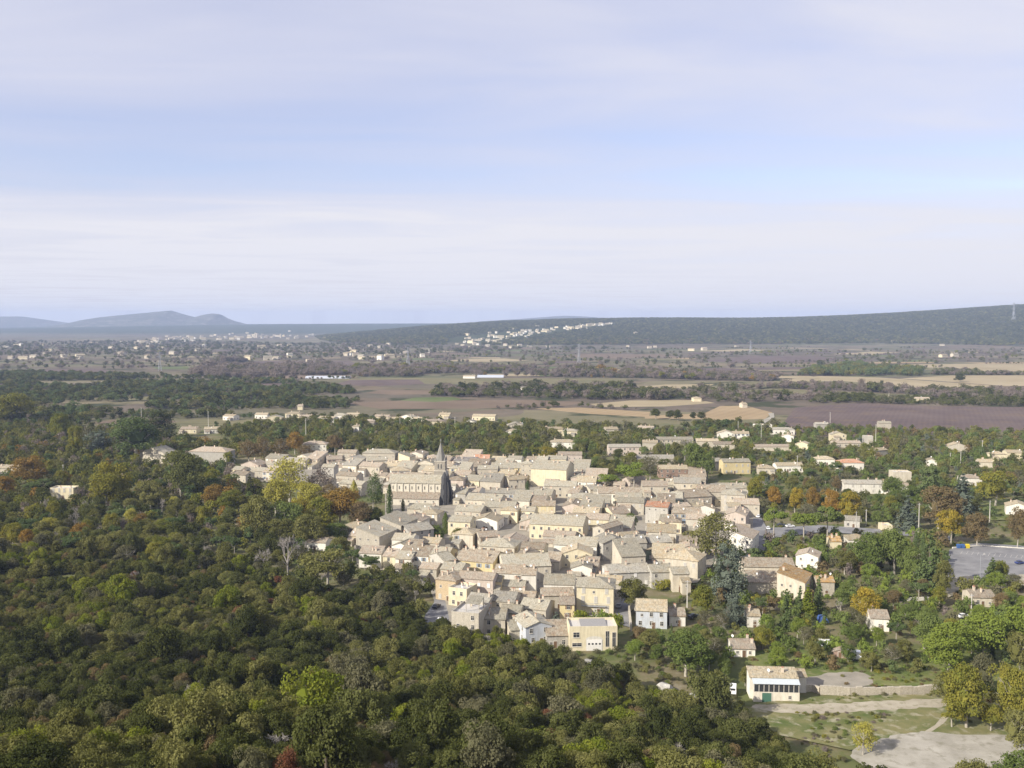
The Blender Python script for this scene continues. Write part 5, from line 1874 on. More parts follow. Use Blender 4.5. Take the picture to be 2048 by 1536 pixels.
SPECIMEN = [
    ('broad', 1732, 1208, 68, 58, 'gold', 'round golden plane tree in front of the white house'),
    ('broad', 1787, 1196, 34, 34, 'rust', 'small rust red tree beside the round golden tree'),
    ('cedar', 1455, 1138, 84, 118, 'blue', 'great blue-green cedar between the village and the brown barn'),
    ('cedar', 1470, 1218, 54, 64, 'blue', 'smaller blue-grey cedar below the great cedar'),
    ('spruce', 1573, 1218, 36, 84, 'pine', 'dark green spruce in front of the ochre barn'),
    ('spruce', 1616, 1200, 36, 66, 'lime', 'yellow-green spruce in front of the ochre barn'),
    ('spruce', 1638, 1185, 30, 80, 'pine', 'dark spruce at the right end of ochre barn'),
    ('spruce', 1600, 1200, 26, 60, 'pine', 'dark spruce between the yellow-green spruce and the barn wall'),
    ('thin', 1432, 1062, 104, 90, 'olive', 'large leafy elm in front of the balcony house'),
    ('broad', 1270, 1186, 62, 58, 'olive', 'round olive green tree in the walled garden'),
    ('broad', 1408, 1198, 58, 56, 'goldgreen', 'golden green tree in front of the great cedar'),
    ('broad', 1508, 978, 38, 50, 'goldgreen', 'golden green plane at the corner of the street'),
    ('broad', 1550, 992, 34, 40, 'orange', 'first orange plane right of the golden green corner plane'),
    ('broad', 1590, 998, 36, 42, 'gold', 'second plane in the street row, gold leaved'),
    ('broad', 1626, 998, 34, 44, 'orange', 'third plane in the street row, orange leaved'),
    ('broad', 1660, 1002, 40, 52, 'orange', 'fourth plane in the street row, orange leaved'),
    ('broad', 1700, 1006, 44, 52, 'gold', 'last gold plane of the street row'),
    ('pine', 1548, 1034, 54, 36, 'bright', 'bright green parasol pine over the parked white cars'),
    ('pine', 1608, 1040, 62, 40, 'bright', 'bright green parasol pine in the middle of the street square'),
    ('pine', 1655, 1036, 56, 44, 'green', 'green parasol pine right of the street square'),
    ('broad', 1880, 1012, 84, 76, 'rust', 'big brown plane beside the blue cedar'),
    ('broad', 1903, 1048, 54, 56, 'gold', 'golden plane at the corner of car park'),
    ('broad', 1955, 1052, 54, 58, 'rust', 'brown plane at the edge of car park'),
    ('broad', 2036, 1050, 46, 66, 'rust', 'brown plane at the right edge of car park'),
    ('spruce', 1926, 990, 62, 88, 'blue', 'tall blue-grey cedar above the car park'),
    ('spruce', 1815, 1025, 54, 70, 'blue', 'grey blue conifer beside the concrete pole'),
    ('cedar', 1862, 962, 58, 70, 'pine', 'dark pine right of the long white row house'),
    ('broad', 1992, 970, 70, 62, 'goldgreen', 'broad yellow-green tree above the mown field'),
    ('broad', 1782, 975, 48, 40, 'green', 'round green tree in front of the white row house'),
    ('broad', 1735, 1100, 74, 66, 'green', 'broad green tree left in the group below the street'),
    ('broad', 1790, 1098, 78, 74, 'green', 'broad green tree in the middle of the group below street'),
    ('broad', 1822, 1120, 50, 58, 'green', 'green tree at the right of the group below street'),
    ('broad', 1690, 1122, 44, 40, 'olive', 'olive tree left below the bungalow'),
    ('spruce', 1862, 1118, 60, 116, 'pine', 'dark tall fir beside the pale drive'),
    ('broad', 1888, 1150, 40, 60, 'olive', 'olive tree right beside the tallest fir'),
    ('cypress', 1832, 1084, 12, 42, 'pine', 'slim cypress at the top of the pale drive'),
    ('cypress', 1846, 1092, 11, 56, 'pine', 'second slim cypress beside the tall fir'),
    ('spruce', 1985, 1142, 44, 56, 'pine', 'small dark fir in front of the car park'),
    ('broad', 2004, 1140, 34, 36, 'goldgreen', 'yellow-green tree touching the small car park fir'),
    ('broad', 1898, 1292, 112, 90, 'bright', 'large yellow-green poplar above the river wall'),
    ('broad', 1968, 1272, 110, 92, 'bright', 'second large yellow-green poplar above river wall'),
    ('broad', 2030, 1262, 96, 92, 'bright', 'yellow-green poplar at the right edge'),
    ('broad', 1850, 1255, 70, 66, 'green', 'green tree between the poplars and the white house'),
    ('broad', 1935, 1384, 100, 110, 'goldgreen', 'golden green ash leaning over the river bank'),
    ('broad', 2018, 1380, 84, 110, 'goldgreen', 'golden ash at the right end of river bank'),
    ('broad', 1982, 1432, 54, 50, 'goldgreen', 'yellow-green young ash below the golden ashes'),
    ('broad', 1905, 1420, 52, 56, 'goldgreen', 'yellow-green shrub left under the leaning ash'),
    ('broad', 1895, 1370, 56, 60, 'olive', 'olive tree at the end of the river wall'),
    ('broad', 1962, 1340, 64, 70, 'greyolive', 'grey olive tree between the poplars and golden ashes'),
    ('broad', 2040, 1300, 60, 80, 'olive', 'olive tree at the right edge above golden ash'),
    ('broad', 2036, 1460, 70, 90, 'olive', 'olive tree at the lower right corner of the river'),
    ('broad', 1955, 1556, 90, 70, 'olive', 'near tree top rising from the lower edge of river'),
    ('broad', 2040, 1548, 110, 90, 'green', 'near green tree top in the lower right corner'),
    ('thin', 1727, 1470, 58, 62, 'yellow', 'pale yellow willow bush at the edge of dry river'),
    ('broad', 1372, 1300, 108, 78, 'green', 'large round green tree right of the flat-roofed garage'),
    ('broad', 1300, 1282, 52, 46, 'olive', 'olive tree below the lone pale blue house'),
    ('spruce', 1112, 1246, 44, 46, 'blue', 'pale blue cedar beside the shade-tinted white gabled house'),
    ('cypress', 891, 1046, 13, 44, 'green', 'small green cypress below the dark church wall'),
    ('broad', 876, 1068, 34, 34, 'green', 'green fig tree beside the small cypress'),
    ('broad', 917, 1072, 34, 32, 'olive', 'olive green tree right of the small cypress'),
    ('broad', 1260, 1046, 36, 38, 'green', 'green courtyard tree right of the stone lane house'),
    ('broad', 1090, 1112, 44, 18, 'bright', 'bright green courtyard shrubs left of the broad gable house'),
    ('cypress', 1055, 972, 9, 22, 'pine', 'small dark cypress among the roofs below huge hall'),
    ('broad', 1382, 1078, 34, 34, 'olive', 'olive tree behind the hipped beige house'),
    ('cypress', 779, 1000, 13, 66, 'pine', 'tall slim cypress in front of the church nave'),
    ('cypress', 806, 1010, 8, 26, 'dark', 'short dark cypress at the church aisle'),
    ('thin', 745, 976, 44, 70, 'pine', 'tall pine with open crown left of the church'),
    ('cypress', 708, 985, 17, 50, 'yellow', 'yellow-green poplar beside the shaded stone gable'),
    ('thin', 578, 950, 96, 74, 'yellow', 'pale yellow tree in front of the left roofs'),
    ('broad', 612, 992, 70, 60, 'yellow', 'golden green tree below the pale yellow tree'),
    ('thin', 640, 962, 62, 56, 'bare', 'grey leafless-looking tree right of the pale yellow tree'),
    ('broad', 680, 1012, 86, 72, 'orange', 'rusty orange plane in the church garden'),
    ('broad', 640, 1024, 64, 64, 'goldgreen', 'olive gold tree left of rusty orange plane'),
    ('broad', 716, 1030, 60, 50, 'rust', 'brown plane right of the rusty orange plane'),
    ('oak', 745, 1036, 44, 44, 'dark', 'dark evergreen in the shade of the church garden'),
    ('broad', 552, 990, 66, 58, 'yellow', 'yellow tree left in the church garden grove'),
    ('broad', 600, 1020, 50, 50, 'gold', 'gold tree in the middle of the church garden grove'),
    ('thin', 655, 985, 44, 40, 'rust', 'thin brownish tree behind the rusty orange plane'),
    ('broad', 560, 1060, 60, 44, 'olive', 'low olive tree at the foot of the garden grove'),
    ('broad', 675, 1062, 56, 36, 'green', 'low green tree at the foot of rusty orange plane'),
    ('broad', 512, 1030, 82, 72, 'olive', 'broad olive oak in left wood below village tip'),
    ('broad', 462, 1002, 52, 44, 'goldgreen', 'golden green oak below the village tip'),
    ('broad', 572, 1034, 76, 66, 'green', 'dense green oak under the golden trees'),
    ('broad', 615, 1056, 68, 60, 'olive', 'olive oak above the white cottage'),
    ('broad', 428, 990, 44, 44, 'orange', 'orange tree in left wood below grey barn'),
    ('spruce', 500, 976, 34, 56, 'dark', 'dark conifer below the left village tip'),
    ('bare', 575, 1092, 66, 84, None, 'big grey bare tree in front of white cottage'),
    ('bare', 530, 1110, 50, 56, None, 'smaller bare tree left of the big grey one'),
    ('pine', 655, 1128, 118, 50, 'olive', 'broad flat-topped pine left of low whitewashed house'),
    ('broad', 362, 942, 92, 82, 'oak', 'big dark oak below the grey stone barn'),
    ('broad', 300, 985, 64, 54, 'olive', 'round olive oak in left wood'),
    ('broad', 272, 872, 112, 72, 'pine', 'great dark umbrella pine in front of stone barn'),
    ('cedar', 198, 884, 76, 52, 'blue', 'blue grey cedar left of the great umbrella pine'),
    ('cedar', 320, 846, 70, 56, 'dark', 'tall dark cedar behind the great umbrella pine'),
    ('broad', 150, 878, 32, 56, 'goldgreen', 'slender yellow-green tree left of the blue cedar'),
    ('broad', 118, 850, 44, 50, 'goldgreen', 'golden tree in the upper left wood'),
    ('broad', 212, 968, 96, 78, 'goldgreen', 'golden green oak beside cream villa'),
    ('broad', 66, 940, 84, 50, 'orange', 'orange gold tree above cream villa'),
    ('broad', 8, 972, 50, 44, 'orange', 'orange tree at the left edge'),
    ('broad', 30, 812, 90, 46, 'goldgreen', 'broad golden tree at the upper left edge'),
    ('thin', 498, 898, 46, 42, 'rust', 'first russet plane right of the grey barn'),
    ('thin', 530, 894, 46, 46, 'rust', 'second russet plane right of the grey barn'),
    ('thin', 560, 894, 46, 44, 'rust', 'third russet plane, in the middle of the row'),
    ('broad', 590, 884, 40, 36, 'orange', 'orange plane left of the white hipped villa'),
    ('thin', 612, 902, 44, 34, 'rust', 'russet plane in front of white hipped villa'),
    ('broad', 670, 886, 36, 34, 'rust', 'russet tree right of white hipped villa'),
    ('broad', 1094, 905, 44, 26, 'gold', 'golden tree behind the square stone tower house'),
    ('broad', 1030, 884, 36, 36, 'goldgreen', 'golden green tree behind the village roofs'),
    ('spruce', 840, 895, 40, 36, 'dark', 'dark cedar left behind the spire'),
    ('spruce', 560, 870, 54, 50, 'pine', 'dark spruce behind the russet planes'),
    ('pine', 1210, 958, 66, 22, 'bright', 'bright green pine left in row behind wide white house'),
    ('pine', 1268, 944, 74, 34, 'bright', 'bright green pine in the middle of the row behind wide white house'),
    ('thin', 1300, 932, 52, 46, 'greyolive', 'greyish thin tree in the elm grove'),
    ('broad', 1390, 916, 52, 62, 'green', 'conical dark green tree left of the tall yellow house'),
    ('broad', 1415, 930, 42, 46, 'green', 'green tree against the stone end of yellow house'),
    ('bare', 1370, 890, 36, 40, None, 'bare grey tree in front of long beige house'),
    ('broad', 1340, 828, 22, 16, 'dark', 'dark round oak left in the row on ochre field'),
    ('broad', 1356, 829, 26, 18, 'dark', 'largest dark round oak on the ochre field edge'),
    ('broad', 1386, 831, 16, 14, 'dark', 'small dark round oak in the field row'),
    ('broad', 1404, 831, 20, 15, 'dark', 'dark round oak right in the row on ochre field'),
    ('broad', 1312, 826, 24, 18, 'oak', 'dark oak at the left end of field row'),
    ('thin', 1724, 768, 18, 30, 'bare', 'tall lone poplar in the pale stubble field'),
    ('thin', 1778, 774, 26, 24, 'bare', 'second lone tree in the pale stubble field'),
    ('broad', 1886, 864, 26, 20, 'dark', 'dark round oak in front of the purple vineyard'),
    ('broad', 1920, 754, 22, 14, 'dark', 'dark clump in the far stubble field'),
]
for kd, px, py, w_, h_, lf, lab in SPECIMEN:
    photo_tree(kd, px, py, w_, h_, lf, lab)
# vine arbour and hedges
for px, py, w_, h_, lf, lab in ((1160, 1238, 40, 30, 'lime', 'yellow-green hedge left below the tall cream house'), (1200, 1238, 50, 34, 'bright', 'tall green hedge in front of tall cream house'), (1234, 1250, 34, 40, 'lime', 'green shrub at the corner of the garage'),
                                (1190, 1208, 46, 12, 'goldgreen', 'vine arbour under the balcony of tall cream house'), (1330, 1168, 60, 20, 'goldgreen', 'yellow vine along the long grey stone house')):
    photo_tree('bush', px, py, w_, h_, lf, lab, 'hedge')


# ------------------------------------------------------------------ garden and woodland trees, each on its own
def poly_w(pts):
    return [tuple(at(a, b, 0)[:2]) for a, b in pts]


def near_house(x, y, m):
    for q in HOUSES:
        cx, cy = (q['cor'][0][0] + q['cor'][2][0]) / 2, (q['cor'][0][1] + q['cor'][2][1]) / 2
        r_ = math.hypot(q['w'], q['d']) / 2
        if abs(cx - x) < r_ + m and abs(cy - y) < r_ + m:
            # to the house's own axes
            a = q['root'].rotation_euler[2]
            dx, dy = x - cx, y - cy
            lx, ly = dx * math.cos(a) + dy * math.sin(a), -dx * math.sin(a) + dy * math.cos(a)
            if abs(lx) < q['w'] / 2 + m and abs(ly) < q['d'] / 2 + m:
                return True
    return False


def hides_house(x, y, h, r_, part=.42):
    """would a crown here stand right in front of a house seen from the hill"""
    for q in HOUSES:
        cx, cy = (q['cor'][0][0] + q['cor'][1][0]) / 2, (q['cor'][0][1] + q['cor'][1][1]) / 2
        d = cy - y
        if 0 < d < 34 and abs(cx * y / cy - x) < q['w'] * .42 + r_ * .6:
            top = CAM_H - (CAM_H - h) * cy / max(1, y)     # height the sight line over the crown has at the house
            if top > q['h'] * part:
                return True
    return False


CLEAR = [poly_w(p_) for p_ in (
    [(845, 1262), (850, 1215), (872, 1180), (890, 1180), (900, 1268)], [(1500, 1110), (1506, 1036), (1524, 1034), (1534, 1056), (1850, 1058), (1850, 1074), (1530, 1080), (1515, 1130)],
    [(1880, 1195), (1892, 1098), (1950, 1084), (2150, 1096), (2150, 1155), (1930, 1180)], [(1818, 1155), (1826, 1100), (1844, 1100), (1844, 1150)],
    [(1440, 1440), (1500, 1402), (1506, 1345), (1640, 1340), (1750, 1348), (1900, 1360), (1905, 1420), (2200, 1500), (2200, 1700), (1640, 1700), (1500, 1440)],
    [(1925, 1030), (1990, 1002), (2150, 1000), (2150, 1035)], [(1120, 1300), (1260, 1300), (1270, 1180), (1230, 1180), (1230, 1250), (1120, 1250)],
    [(515, 985), (560, 962), (640, 968), (690, 985), (770, 1030), (760, 1062), (690, 1080), (540, 1095)])] + [VPOLY]
BUSH_OK = CLEAR
REGIONS = [
    # name, outline, spacing m, [(kind, leaf, weight)], height range, cap, where words
    ('left', [(-60, 1085), (-60, 858), (120, 858), (300, 880), (480, 905), (450, 945), (560, 968), (660, 988), (770, 1040), (700, 1075), (700, 1125), (560, 1150), (300, 1140)], 7.6,
     [('broad', 'olive', 6), ('broad', 'oak', 4), ('broad', 'goldgreen', 3.4), ('broad', 'dark', 1.5), ('broad', 'yellow', .6), ('pine', 'pine', 2.5), ('thin', 'greyolive', 2), ('bare', None, 2.6), ('broad', 'orange', .5)], (7, 11), 150, 'in the wood left of the village'),
    ('back', [(480, 905), (420, 862), (700, 850), (1240, 872), (1500, 905), (1500, 950), (1180, 962), (1100, 920), (700, 912)], 8.6,
     [('broad', 'olive', 6), ('broad', 'oak', 5), ('thin', 'greyolive', 2), ('broad', 'goldgreen', 1), ('spruce', 'pine', 1.2), ('broad', 'green', 2)], (7, 11), 90, 'in the belt behind the village'),
    ('right', [(1240, 872), (1560, 862), (2120, 872), (2120, 1000), (1900, 1060), (1520, 1030), (1500, 950), (1480, 905)], 7.4,
     [('broad', 'olive', 4), ('broad', 'green', 4), ('broad', 'oak', 3), ('thin', 'greyolive', 2), ('spruce', 'blue', .7), ('pine', 'pine', 1.5), ('broad', 'goldgreen', 1.2), ('broad', 'rust', .6), ('cypress', 'pine', .6)], (5, 9), 95, 'in the gardens of the right-hand quarter'),
    ('garden', [(1400, 1110), (1500, 1090), (1560, 1075), (1900, 1078), (2120, 1160), (2120, 1360), (1900, 1370), (1500, 1345), (1490, 1390), (1440, 1385), (1260, 1325), (1270, 1262), (1440, 1255)], 6.0,
     [('broad', 'green', 4), ('broad', 'olive', 3), ('broad', 'bright', 3), ('thin', 'greyolive', 1.6), ('broad', 'rust', 1.2), ('pine', 'pine', 1.2), ('broad', 'goldgreen', 1.2), ('bare', None, .8), ('spruce', 'pine', 1)], (4.0, 7.5), 100, 'in the gardens above the river'),
    ('toe', [(420, 1135), (560, 1140), (700, 1128), (800, 1150), (852, 1165), (866, 1205), (845, 1245), (700, 1210), (500, 1165)], 6.5,
     [('broad', 'oak', 4), ('broad', 'olive', 3), ('pine', 'pine', 2), ('thin', 'greyolive', 2), ('bare', None, 2)], (5, 8), 60, 'at the foot of the slope below the village'),
]
TLAND = [('the cream villa in left wood', 123, 985), ('the great umbrella pine', 272, 866), ('the grey stone barn', 415, 910), ('the big dark oak', 362, 942), ('the big grey bare tree', 575, 1092), ('the orange tree by left edge', 8, 972),
         ('the left village tip', 470, 950), ('the broad flat-topped pine', 655, 1128), ('the car park', 1990, 1120), ('the river wall', 1760, 1380), ('the tall dark fir', 1862, 1118), ('the great blue cedar', 1455, 1138), ('the big brown plane', 1880, 1012),
         ('the brown-roofed bungalow', 1968, 1200), ('the large garden tree', 1372, 1300), ('the riverside house', 1546, 1370), ('the grey road bend', 870, 1215), ('the middle parasol pine', 1608, 1040)]
COLW = {'olive': 'olive green', 'oak': 'deep green', 'goldgreen': 'golden green', 'dark': 'very dark green', 'pine': 'pine green', 'greyolive': 'grey olive', 'orange': 'orange', 'green': 'green', 'blue': 'blue grey', 'rust': 'rusty brown', 'bright': 'yellow-green', None: 'grey leafless', 'yellow': 'pale yellow'}
KINDW = {'broad': 'broadleaf tree', 'thin': 'thin-leaved tree', 'pine': 'pine', 'spruce': 'conifer', 'cypress': 'cypress', 'bare': 'tree', 'oak': 'oak', 'bush': 'bush'}
count = {}
WANT = []
REST = []           # trees past the limit go into the woodland mass
for nm, out, sp, pal, hr, cap, words in REGIONS:
    P = poly_w(out)
    xs, ys = [q[0] for q in P], [q[1] for q in P]
    n_try = int((max(xs) - min(xs)) * (max(ys) - min(ys)) / sp / sp * 2.4)
    got = []
    for _ in range(n_try):
        x, y = random.uniform(min(xs), max(xs)), random.uniform(min(ys), max(ys))
        if not inside(P, x, y) or any(inside(c, x, y) for c in CLEAR):
            continue
        h = random.uniform(*hr)
        kd, lf, _w = random.choices(pal, [q[2] for q in pal])[0]
        r_ = h * (.40 if kd in ('broad', 'thin', 'pine') else .24 if kd != 'cypress' else .11) * random.uniform(.85, 1.2)
        if near_house(x, y, r_ * .6 + .6) or hides_house(x, y, h, r_, .95 if nm == 'toe' else .62 if nm == 'right' else .48):
            continue
        if any((x - a) ** 2 + (y - b) ** 2 < (sp * .45 + max(c, r_) * .35) ** 2 for a, b, c in TREE_SPOTS[-900:]):
            continue
        if any((x - a) ** 2 + (y - b) ** 2 < (sp * .8) ** 2 for a, b, *_r in got):
            continue
        got.append((x, y, h, r_, kd, lf))
    got.sort(key=lambda g: g[1] / g[2])
    for i, (x, y, h, r_, kd, lf) in enumerate(got):
        if i < cap and count.get(kd, 0) < 285:
            count[kd] = count.get(kd, 0) + 1
            lb = '%s %s %s' % (COLW[lf], KINDW[kd], words)
            rt_ = tree(kd, x, y, hgt(x, y), h, r_, lf, lb, 'tree', 'trees ' + words)
            qx, qy = to_px(x, y, h * .6)
            WANT.append((rt_, qx, qy, '%s %s' % (COLW[lf], KINDW[kd])))
        else:
            REST.append((x, y, h, r_, kd, lf))
tb = {}
for rt_, qx, qy, ds in WANT:
    nm, lx, ly = min(LAND + TLAND, key=lambda l: math.hypot(qx - l[1], (qy - l[2]) * 1.8))
    tb.setdefault((ds, side_of(qx - lx, (qy - ly) * 1.8), nm), []).append((math.hypot(qx - lx, qy - ly), id(rt_), rt_))
for (ds, sd, nm), lst in tb.items():
    lst.sort(key=lambda t: t[:2])
    for i, (_d, _i, rt_) in enumerate(lst):
        rt_['label'] = '%s, %s %s %s' % (ds, ORD[min(i, 11)], sd, nm) if len(lst) > 1 else '%s %s %s' % (ds, sd, nm)
print('tree counts', count, 'rest', len(REST))

# ------------------------------------------------------------------ scrub on the near slope
SCRUB_PAL = [('oak', 'dark', 3.4), ('oak', 'oak', 5), ('oak', 'olive', 3.2), ('oak', 'lime', 1.3), ('oak', 'greyolive', 1.2), ('oak', 'red', .16)]
pts = []
grid = {}
for _ in range(70000):
    a = R(random.uniform(-34, 24))
    r_ = math.sqrt(random.uniform(120 ** 2, 475 ** 2))
    x, y = r_ * math.sin(a), r_ * math.cos(a)
    px = 1024 + FPX * x / y
    T = lerp_table(TOE, px)
    if r_ > T + 3 + 22 * sstep(560, 380, px) or px > 1860:
        continue
    big = vnoise(x + 40, y, 30)
    s = max(.42, min(1.9, (random.gauss(.70, .15) if random.random() < .74 else random.gauss(1.2, .25)) + .2 * big))
    gap = 2.6 * s
    key = (int(x // 4), int(y // 4))
    ok = True
    for i in range(key[0] - 1, key[0] + 2):
        for j in range(key[1] - 1, key[1] + 2):
            for q in grid.get((i, j), ()):
                if (q[0] - x) ** 2 + (q[1] - y) ** 2 < (.5 * (gap + q[2])) ** 2:
                    ok = False
                    break
    if not ok or inside(VPOLY, x, y) or any(inside(c, x, y) for c in CLEAR) or near_house(x, y, 1.5):
        continue
    if vnoise(x, y, 13) + .35 * vnoise(x, y, 5) < -.80:
        continue
    grid.setdefault(key, []).append((x, y, gap))
    tone = 1.15 * vnoise(x - 70, y, 26) + random.gauss(0, .5)
    lf = 'dark' if tone < -.5 else 'oak' if tone < .15 else 'olive' if tone < .95 else 'lime'
    u = random.random()
    if u < .09:
        lf = 'greyolive'
    elif u < .16:
        lf = 'rust'
        s = min(s, .75)
    elif u < .175:
        lf = 'red'
        s = min(s, .8)
    z = hgt(x, y)
    sx, sy = to_px(x, y, z + 2.5 * s)
    seen = sy < 1600 and -60 < sx < 2108
    pts.append((x, y, z, s, s * random.uniform(.75, 1.4), lf, seen, s / y, 'bare' if random.random() < .045 else 'oak'))
pts.sort(key=lambda q: (-q[6], -q[7]))
WORDS = {'dark': 'very dark holm oak in the foreground hillside scrub', 'oak': 'deep green holm oak in the foreground hillside scrub', 'olive': 'olive green oak in the foreground hillside scrub',
         'lime': 'yellow-green box bush in the foreground hillside scrub', 'greyolive': 'grey olive shrub in the foreground hillside scrub', 'red': 'dull red autumn shrub in the foreground hillside scrub', 'rust': 'brown withered shrub in the foreground hillside scrub'}
OAKI = {lf: i for i, lf in enumerate(['dark', 'oak', 'olive', 'lime', 'greyolive', 'red', 'rust'])}
mass_items, rest_pts, n_one = [], [], 0
for lf in OAKI:
    for c, t, h, r_ in K['oak'][:3]:
        mass_items.append(joined('scrub', c, t, LEAF[lf]))
for c, t, h, r_ in K['bare'][:2]:
    mass_items.append(joined('scrub_bare', c, t, M['twig']))
for x, y, z, sxy, sz, lf, seen, sz_px, kd in pts:
    if seen and n_one < 292 and kd == 'oak':
        n_one += 1
        c, t, h, r_ = random.choice(K['oak'])
        root = empty('holm_oak', (x, y, z - .15), random.uniform(0, 6.28), (sxy, sxy, sz))
        put('trunk', t, root)
        put('crown', c, root, mat=LEAF[lf])
        tag(root, WORDS[lf], 'tree', WORDS[lf].replace('bush', 'bushe').replace(' in the', 's in the'))
    elif kd == 'bare':
        rest_pts.append((x, y, z - .1, sxy * .55, sz * .5, 21 + random.randrange(2)))
    else:
        rest_pts.append((x, y, z - .15, sxy, sz, OAKI[lf] * 3 + random.randrange(3)))
Mass('scrub', mass_items).build('hillside_scrub', rest_pts, 'dense evergreen scrub covering the hillside below the viewpoint', 'scrub')
print('scrub', len(pts), 'single', n_one)

# ------------------------------------------------------------------ woods of the valley (read as masses)
LOW = []
LOWI = {}
for lf in ('dark', 'oak', 'olive', 'greyolive', 'bare', 'goldgreen', 'green', 'rust', 'pine', 'bright', 'orange', 'blue'):
    for k in range(2):
        h, rx = 8.0, 4.0
        lv, c = make_round(h, rx, 330, 0.95, 14, 0.0, 0.42)
        LOWI.setdefault(lf, []).append(len(LOW))
        LOW.append(joined('wood', crown_mesh('wood_crown', lv, c, LEAF[lf]), limbs_mesh('wood_trunk', h * .5, .2, 1.0, 2, M['bark'], -.2, .5, 1), LEAF[lf]))
wood = Mass('wood', LOW)


def wood_region(name, label, out, sp, pal, hr, thin=0.0):
    P = poly_w(out)
    xs, ys = [q[0] for q in P], [q[1] for q in P]
    n = int((max(xs) - min(xs)) * (max(ys) - min(ys)) / sp / sp * 1.3)
    res = []
    for _ in range(n):
        x, y = random.uniform(min(xs), max(xs)), random.uniform(min(ys), max(ys))
        if not inside(P, x, y):
            continue
        if thin and vnoise(x * .5, y, 60) < -1 + 2 * thin:
            continue
        if near_house(x, y, 4) or any(inside(f, x, y) for f in FPOLY):
            continue
        lf = random.choices([q[0] for q in pal], [q[1] for q in pal])[0]
        h = random.uniform(*hr) * random.choice([.45, .7, .85, 1, 1, 1.1, 1.3]) * (1 + .3 * vnoise(x, y + 500, 45))
        res.append((x, y, hgt(x, y) - .1, h / 8 * random.uniform(.8, 1.35), h / 8, random.choice(LOWI[lf])))
    if res:
        wood.build(name, res, label, 'trees')
    return len(res)


FPOLY = [poly_w(pts_) for mt, pts_, lab in FIELDS]
for _x, _y, _m, _w, _d, _a in FIELD_BOXES:
    FPOLY.append([(_x + math.cos(_a) * u - math.sin(_a) * v, _y + math.sin(_a) * u + math.cos(_a) * v) for u, v in ((-_w / 2, -_d / 2), (_w / 2, -_d / 2), (_w / 2, _d / 2), (-_w / 2, _d / 2))])
tot = 0
tot += wood_region('evergreen_wood', 'wide dark evergreen wood left beyond the village', [(-120, 860), (-120, 744), (250, 752), (560, 762), (700, 780), (720, 800), (690, 828), (480, 838), (300, 838), (100, 860)], 9,
                   [('dark', 5), ('oak', 4), ('olive', 2), ('pine', 5), ('greyolive', 1)], (5, 8.5), .34)
tot += wood_region('evergreen_wood', 'belt of trees in front of the far houses', [(420, 850), (480, 836), (700, 836), (960, 846), (1240, 856), (1560, 850), (1560, 866), (1240, 878), (700, 858)], 10,
                   [('oak', 5), ('olive', 4), ('pine', 2), ('greyolive', 2), ('goldgreen', 1)], (4, 7), .25)
tot += wood_region('riverside_trees', 'grey bare riverside trees crossing the plain', [(650, 756), (690, 738), (900, 736), (1330, 742), (1450, 748), (1560, 752), (1550, 764), (1400, 760), (1260, 756), (900, 752)], 11,
                   [('bare', 7), ('greyolive', 3), ('goldgreen', .7), ('orange', .3)], (7, 13), .30)
tot += wood_region('bare_grove', 'hazy grey bare grove behind the left wood', [(380, 752), (440, 722), (560, 726), (690, 736), (680, 754), (560, 760)], 9, [('bare', 8), ('greyolive', 2)], (9, 15), .1)
tot += wood_region('dark_wood', 'dark blue green wood in the middle of the plain', [(860, 792), (880, 776), (980, 768), (1100, 764), (1240, 774), (1335, 788), (1340, 800), (1180, 800), (1060, 796), (960, 796)], 10,
                   [('dark', 4), ('oak', 4), ('bare', 4), ('greyolive', 2)], (6, 11), .28)
tot += wood_region('hedge_trees', 'hedge of grey trees in front of the pale stubble field', [(1520, 776), (1580, 768), (1690, 772), (1780, 780), (1960, 783), (2150, 786), (2150, 800), (1900, 797), (1700, 782), (1600, 778)], 9,
                   [('bare', 5), ('greyolive', 3), ('oak', 2)], (6, 11), .3)
tot += wood_region('hedge_trees', 'dark thicket edging the purple vineyard', [(1620, 806), (1640, 796), (1780, 796), (1860, 800), (2150, 806), (2150, 814), (1900, 812), (1760, 808)], 7.5, [('oak', 5), ('dark', 3), ('greyolive', 3)], (4, 7), .1)
tot += wood_region('pine_wood', 'green pine wood behind the stubble fields', [(1590, 752), (1640, 738), (1720, 733), (1790, 740), (1850, 742), (1840, 752), (1720, 752)], 10, [('pine', 6), ('olive', 4), ('goldgreen', 1)], (8, 12), .15)
tot += wood_region('hedge_trees', 'dark hedge between the far stubble fields', [(1860, 750), (1880, 744), (1990, 746), (2150, 748), (2150, 752), (1980, 752)], 8, [('oak', 5), ('bare', 4)], (5, 9), .05)
tot += wood_region('hedge_trees', 'scattered trees right of the dark wood', [(1330, 800), (1360, 780), (1480, 772), (1600, 780), (1700, 792), (1640, 800), (1480, 806)], 13, [('oak', 4), ('greyolive', 4), ('bare', 3)], (5, 9), .35)
tot += wood_region('hedge_trees', 'thin hedge behind the ochre strips', [(960, 818), (1040, 812), (1180, 814), (1290, 818), (1200, 822), (1040, 820)], 12, [('oak', 4), ('greyolive', 3), ('bare', 3)], (4, 7), .3)
hl = []
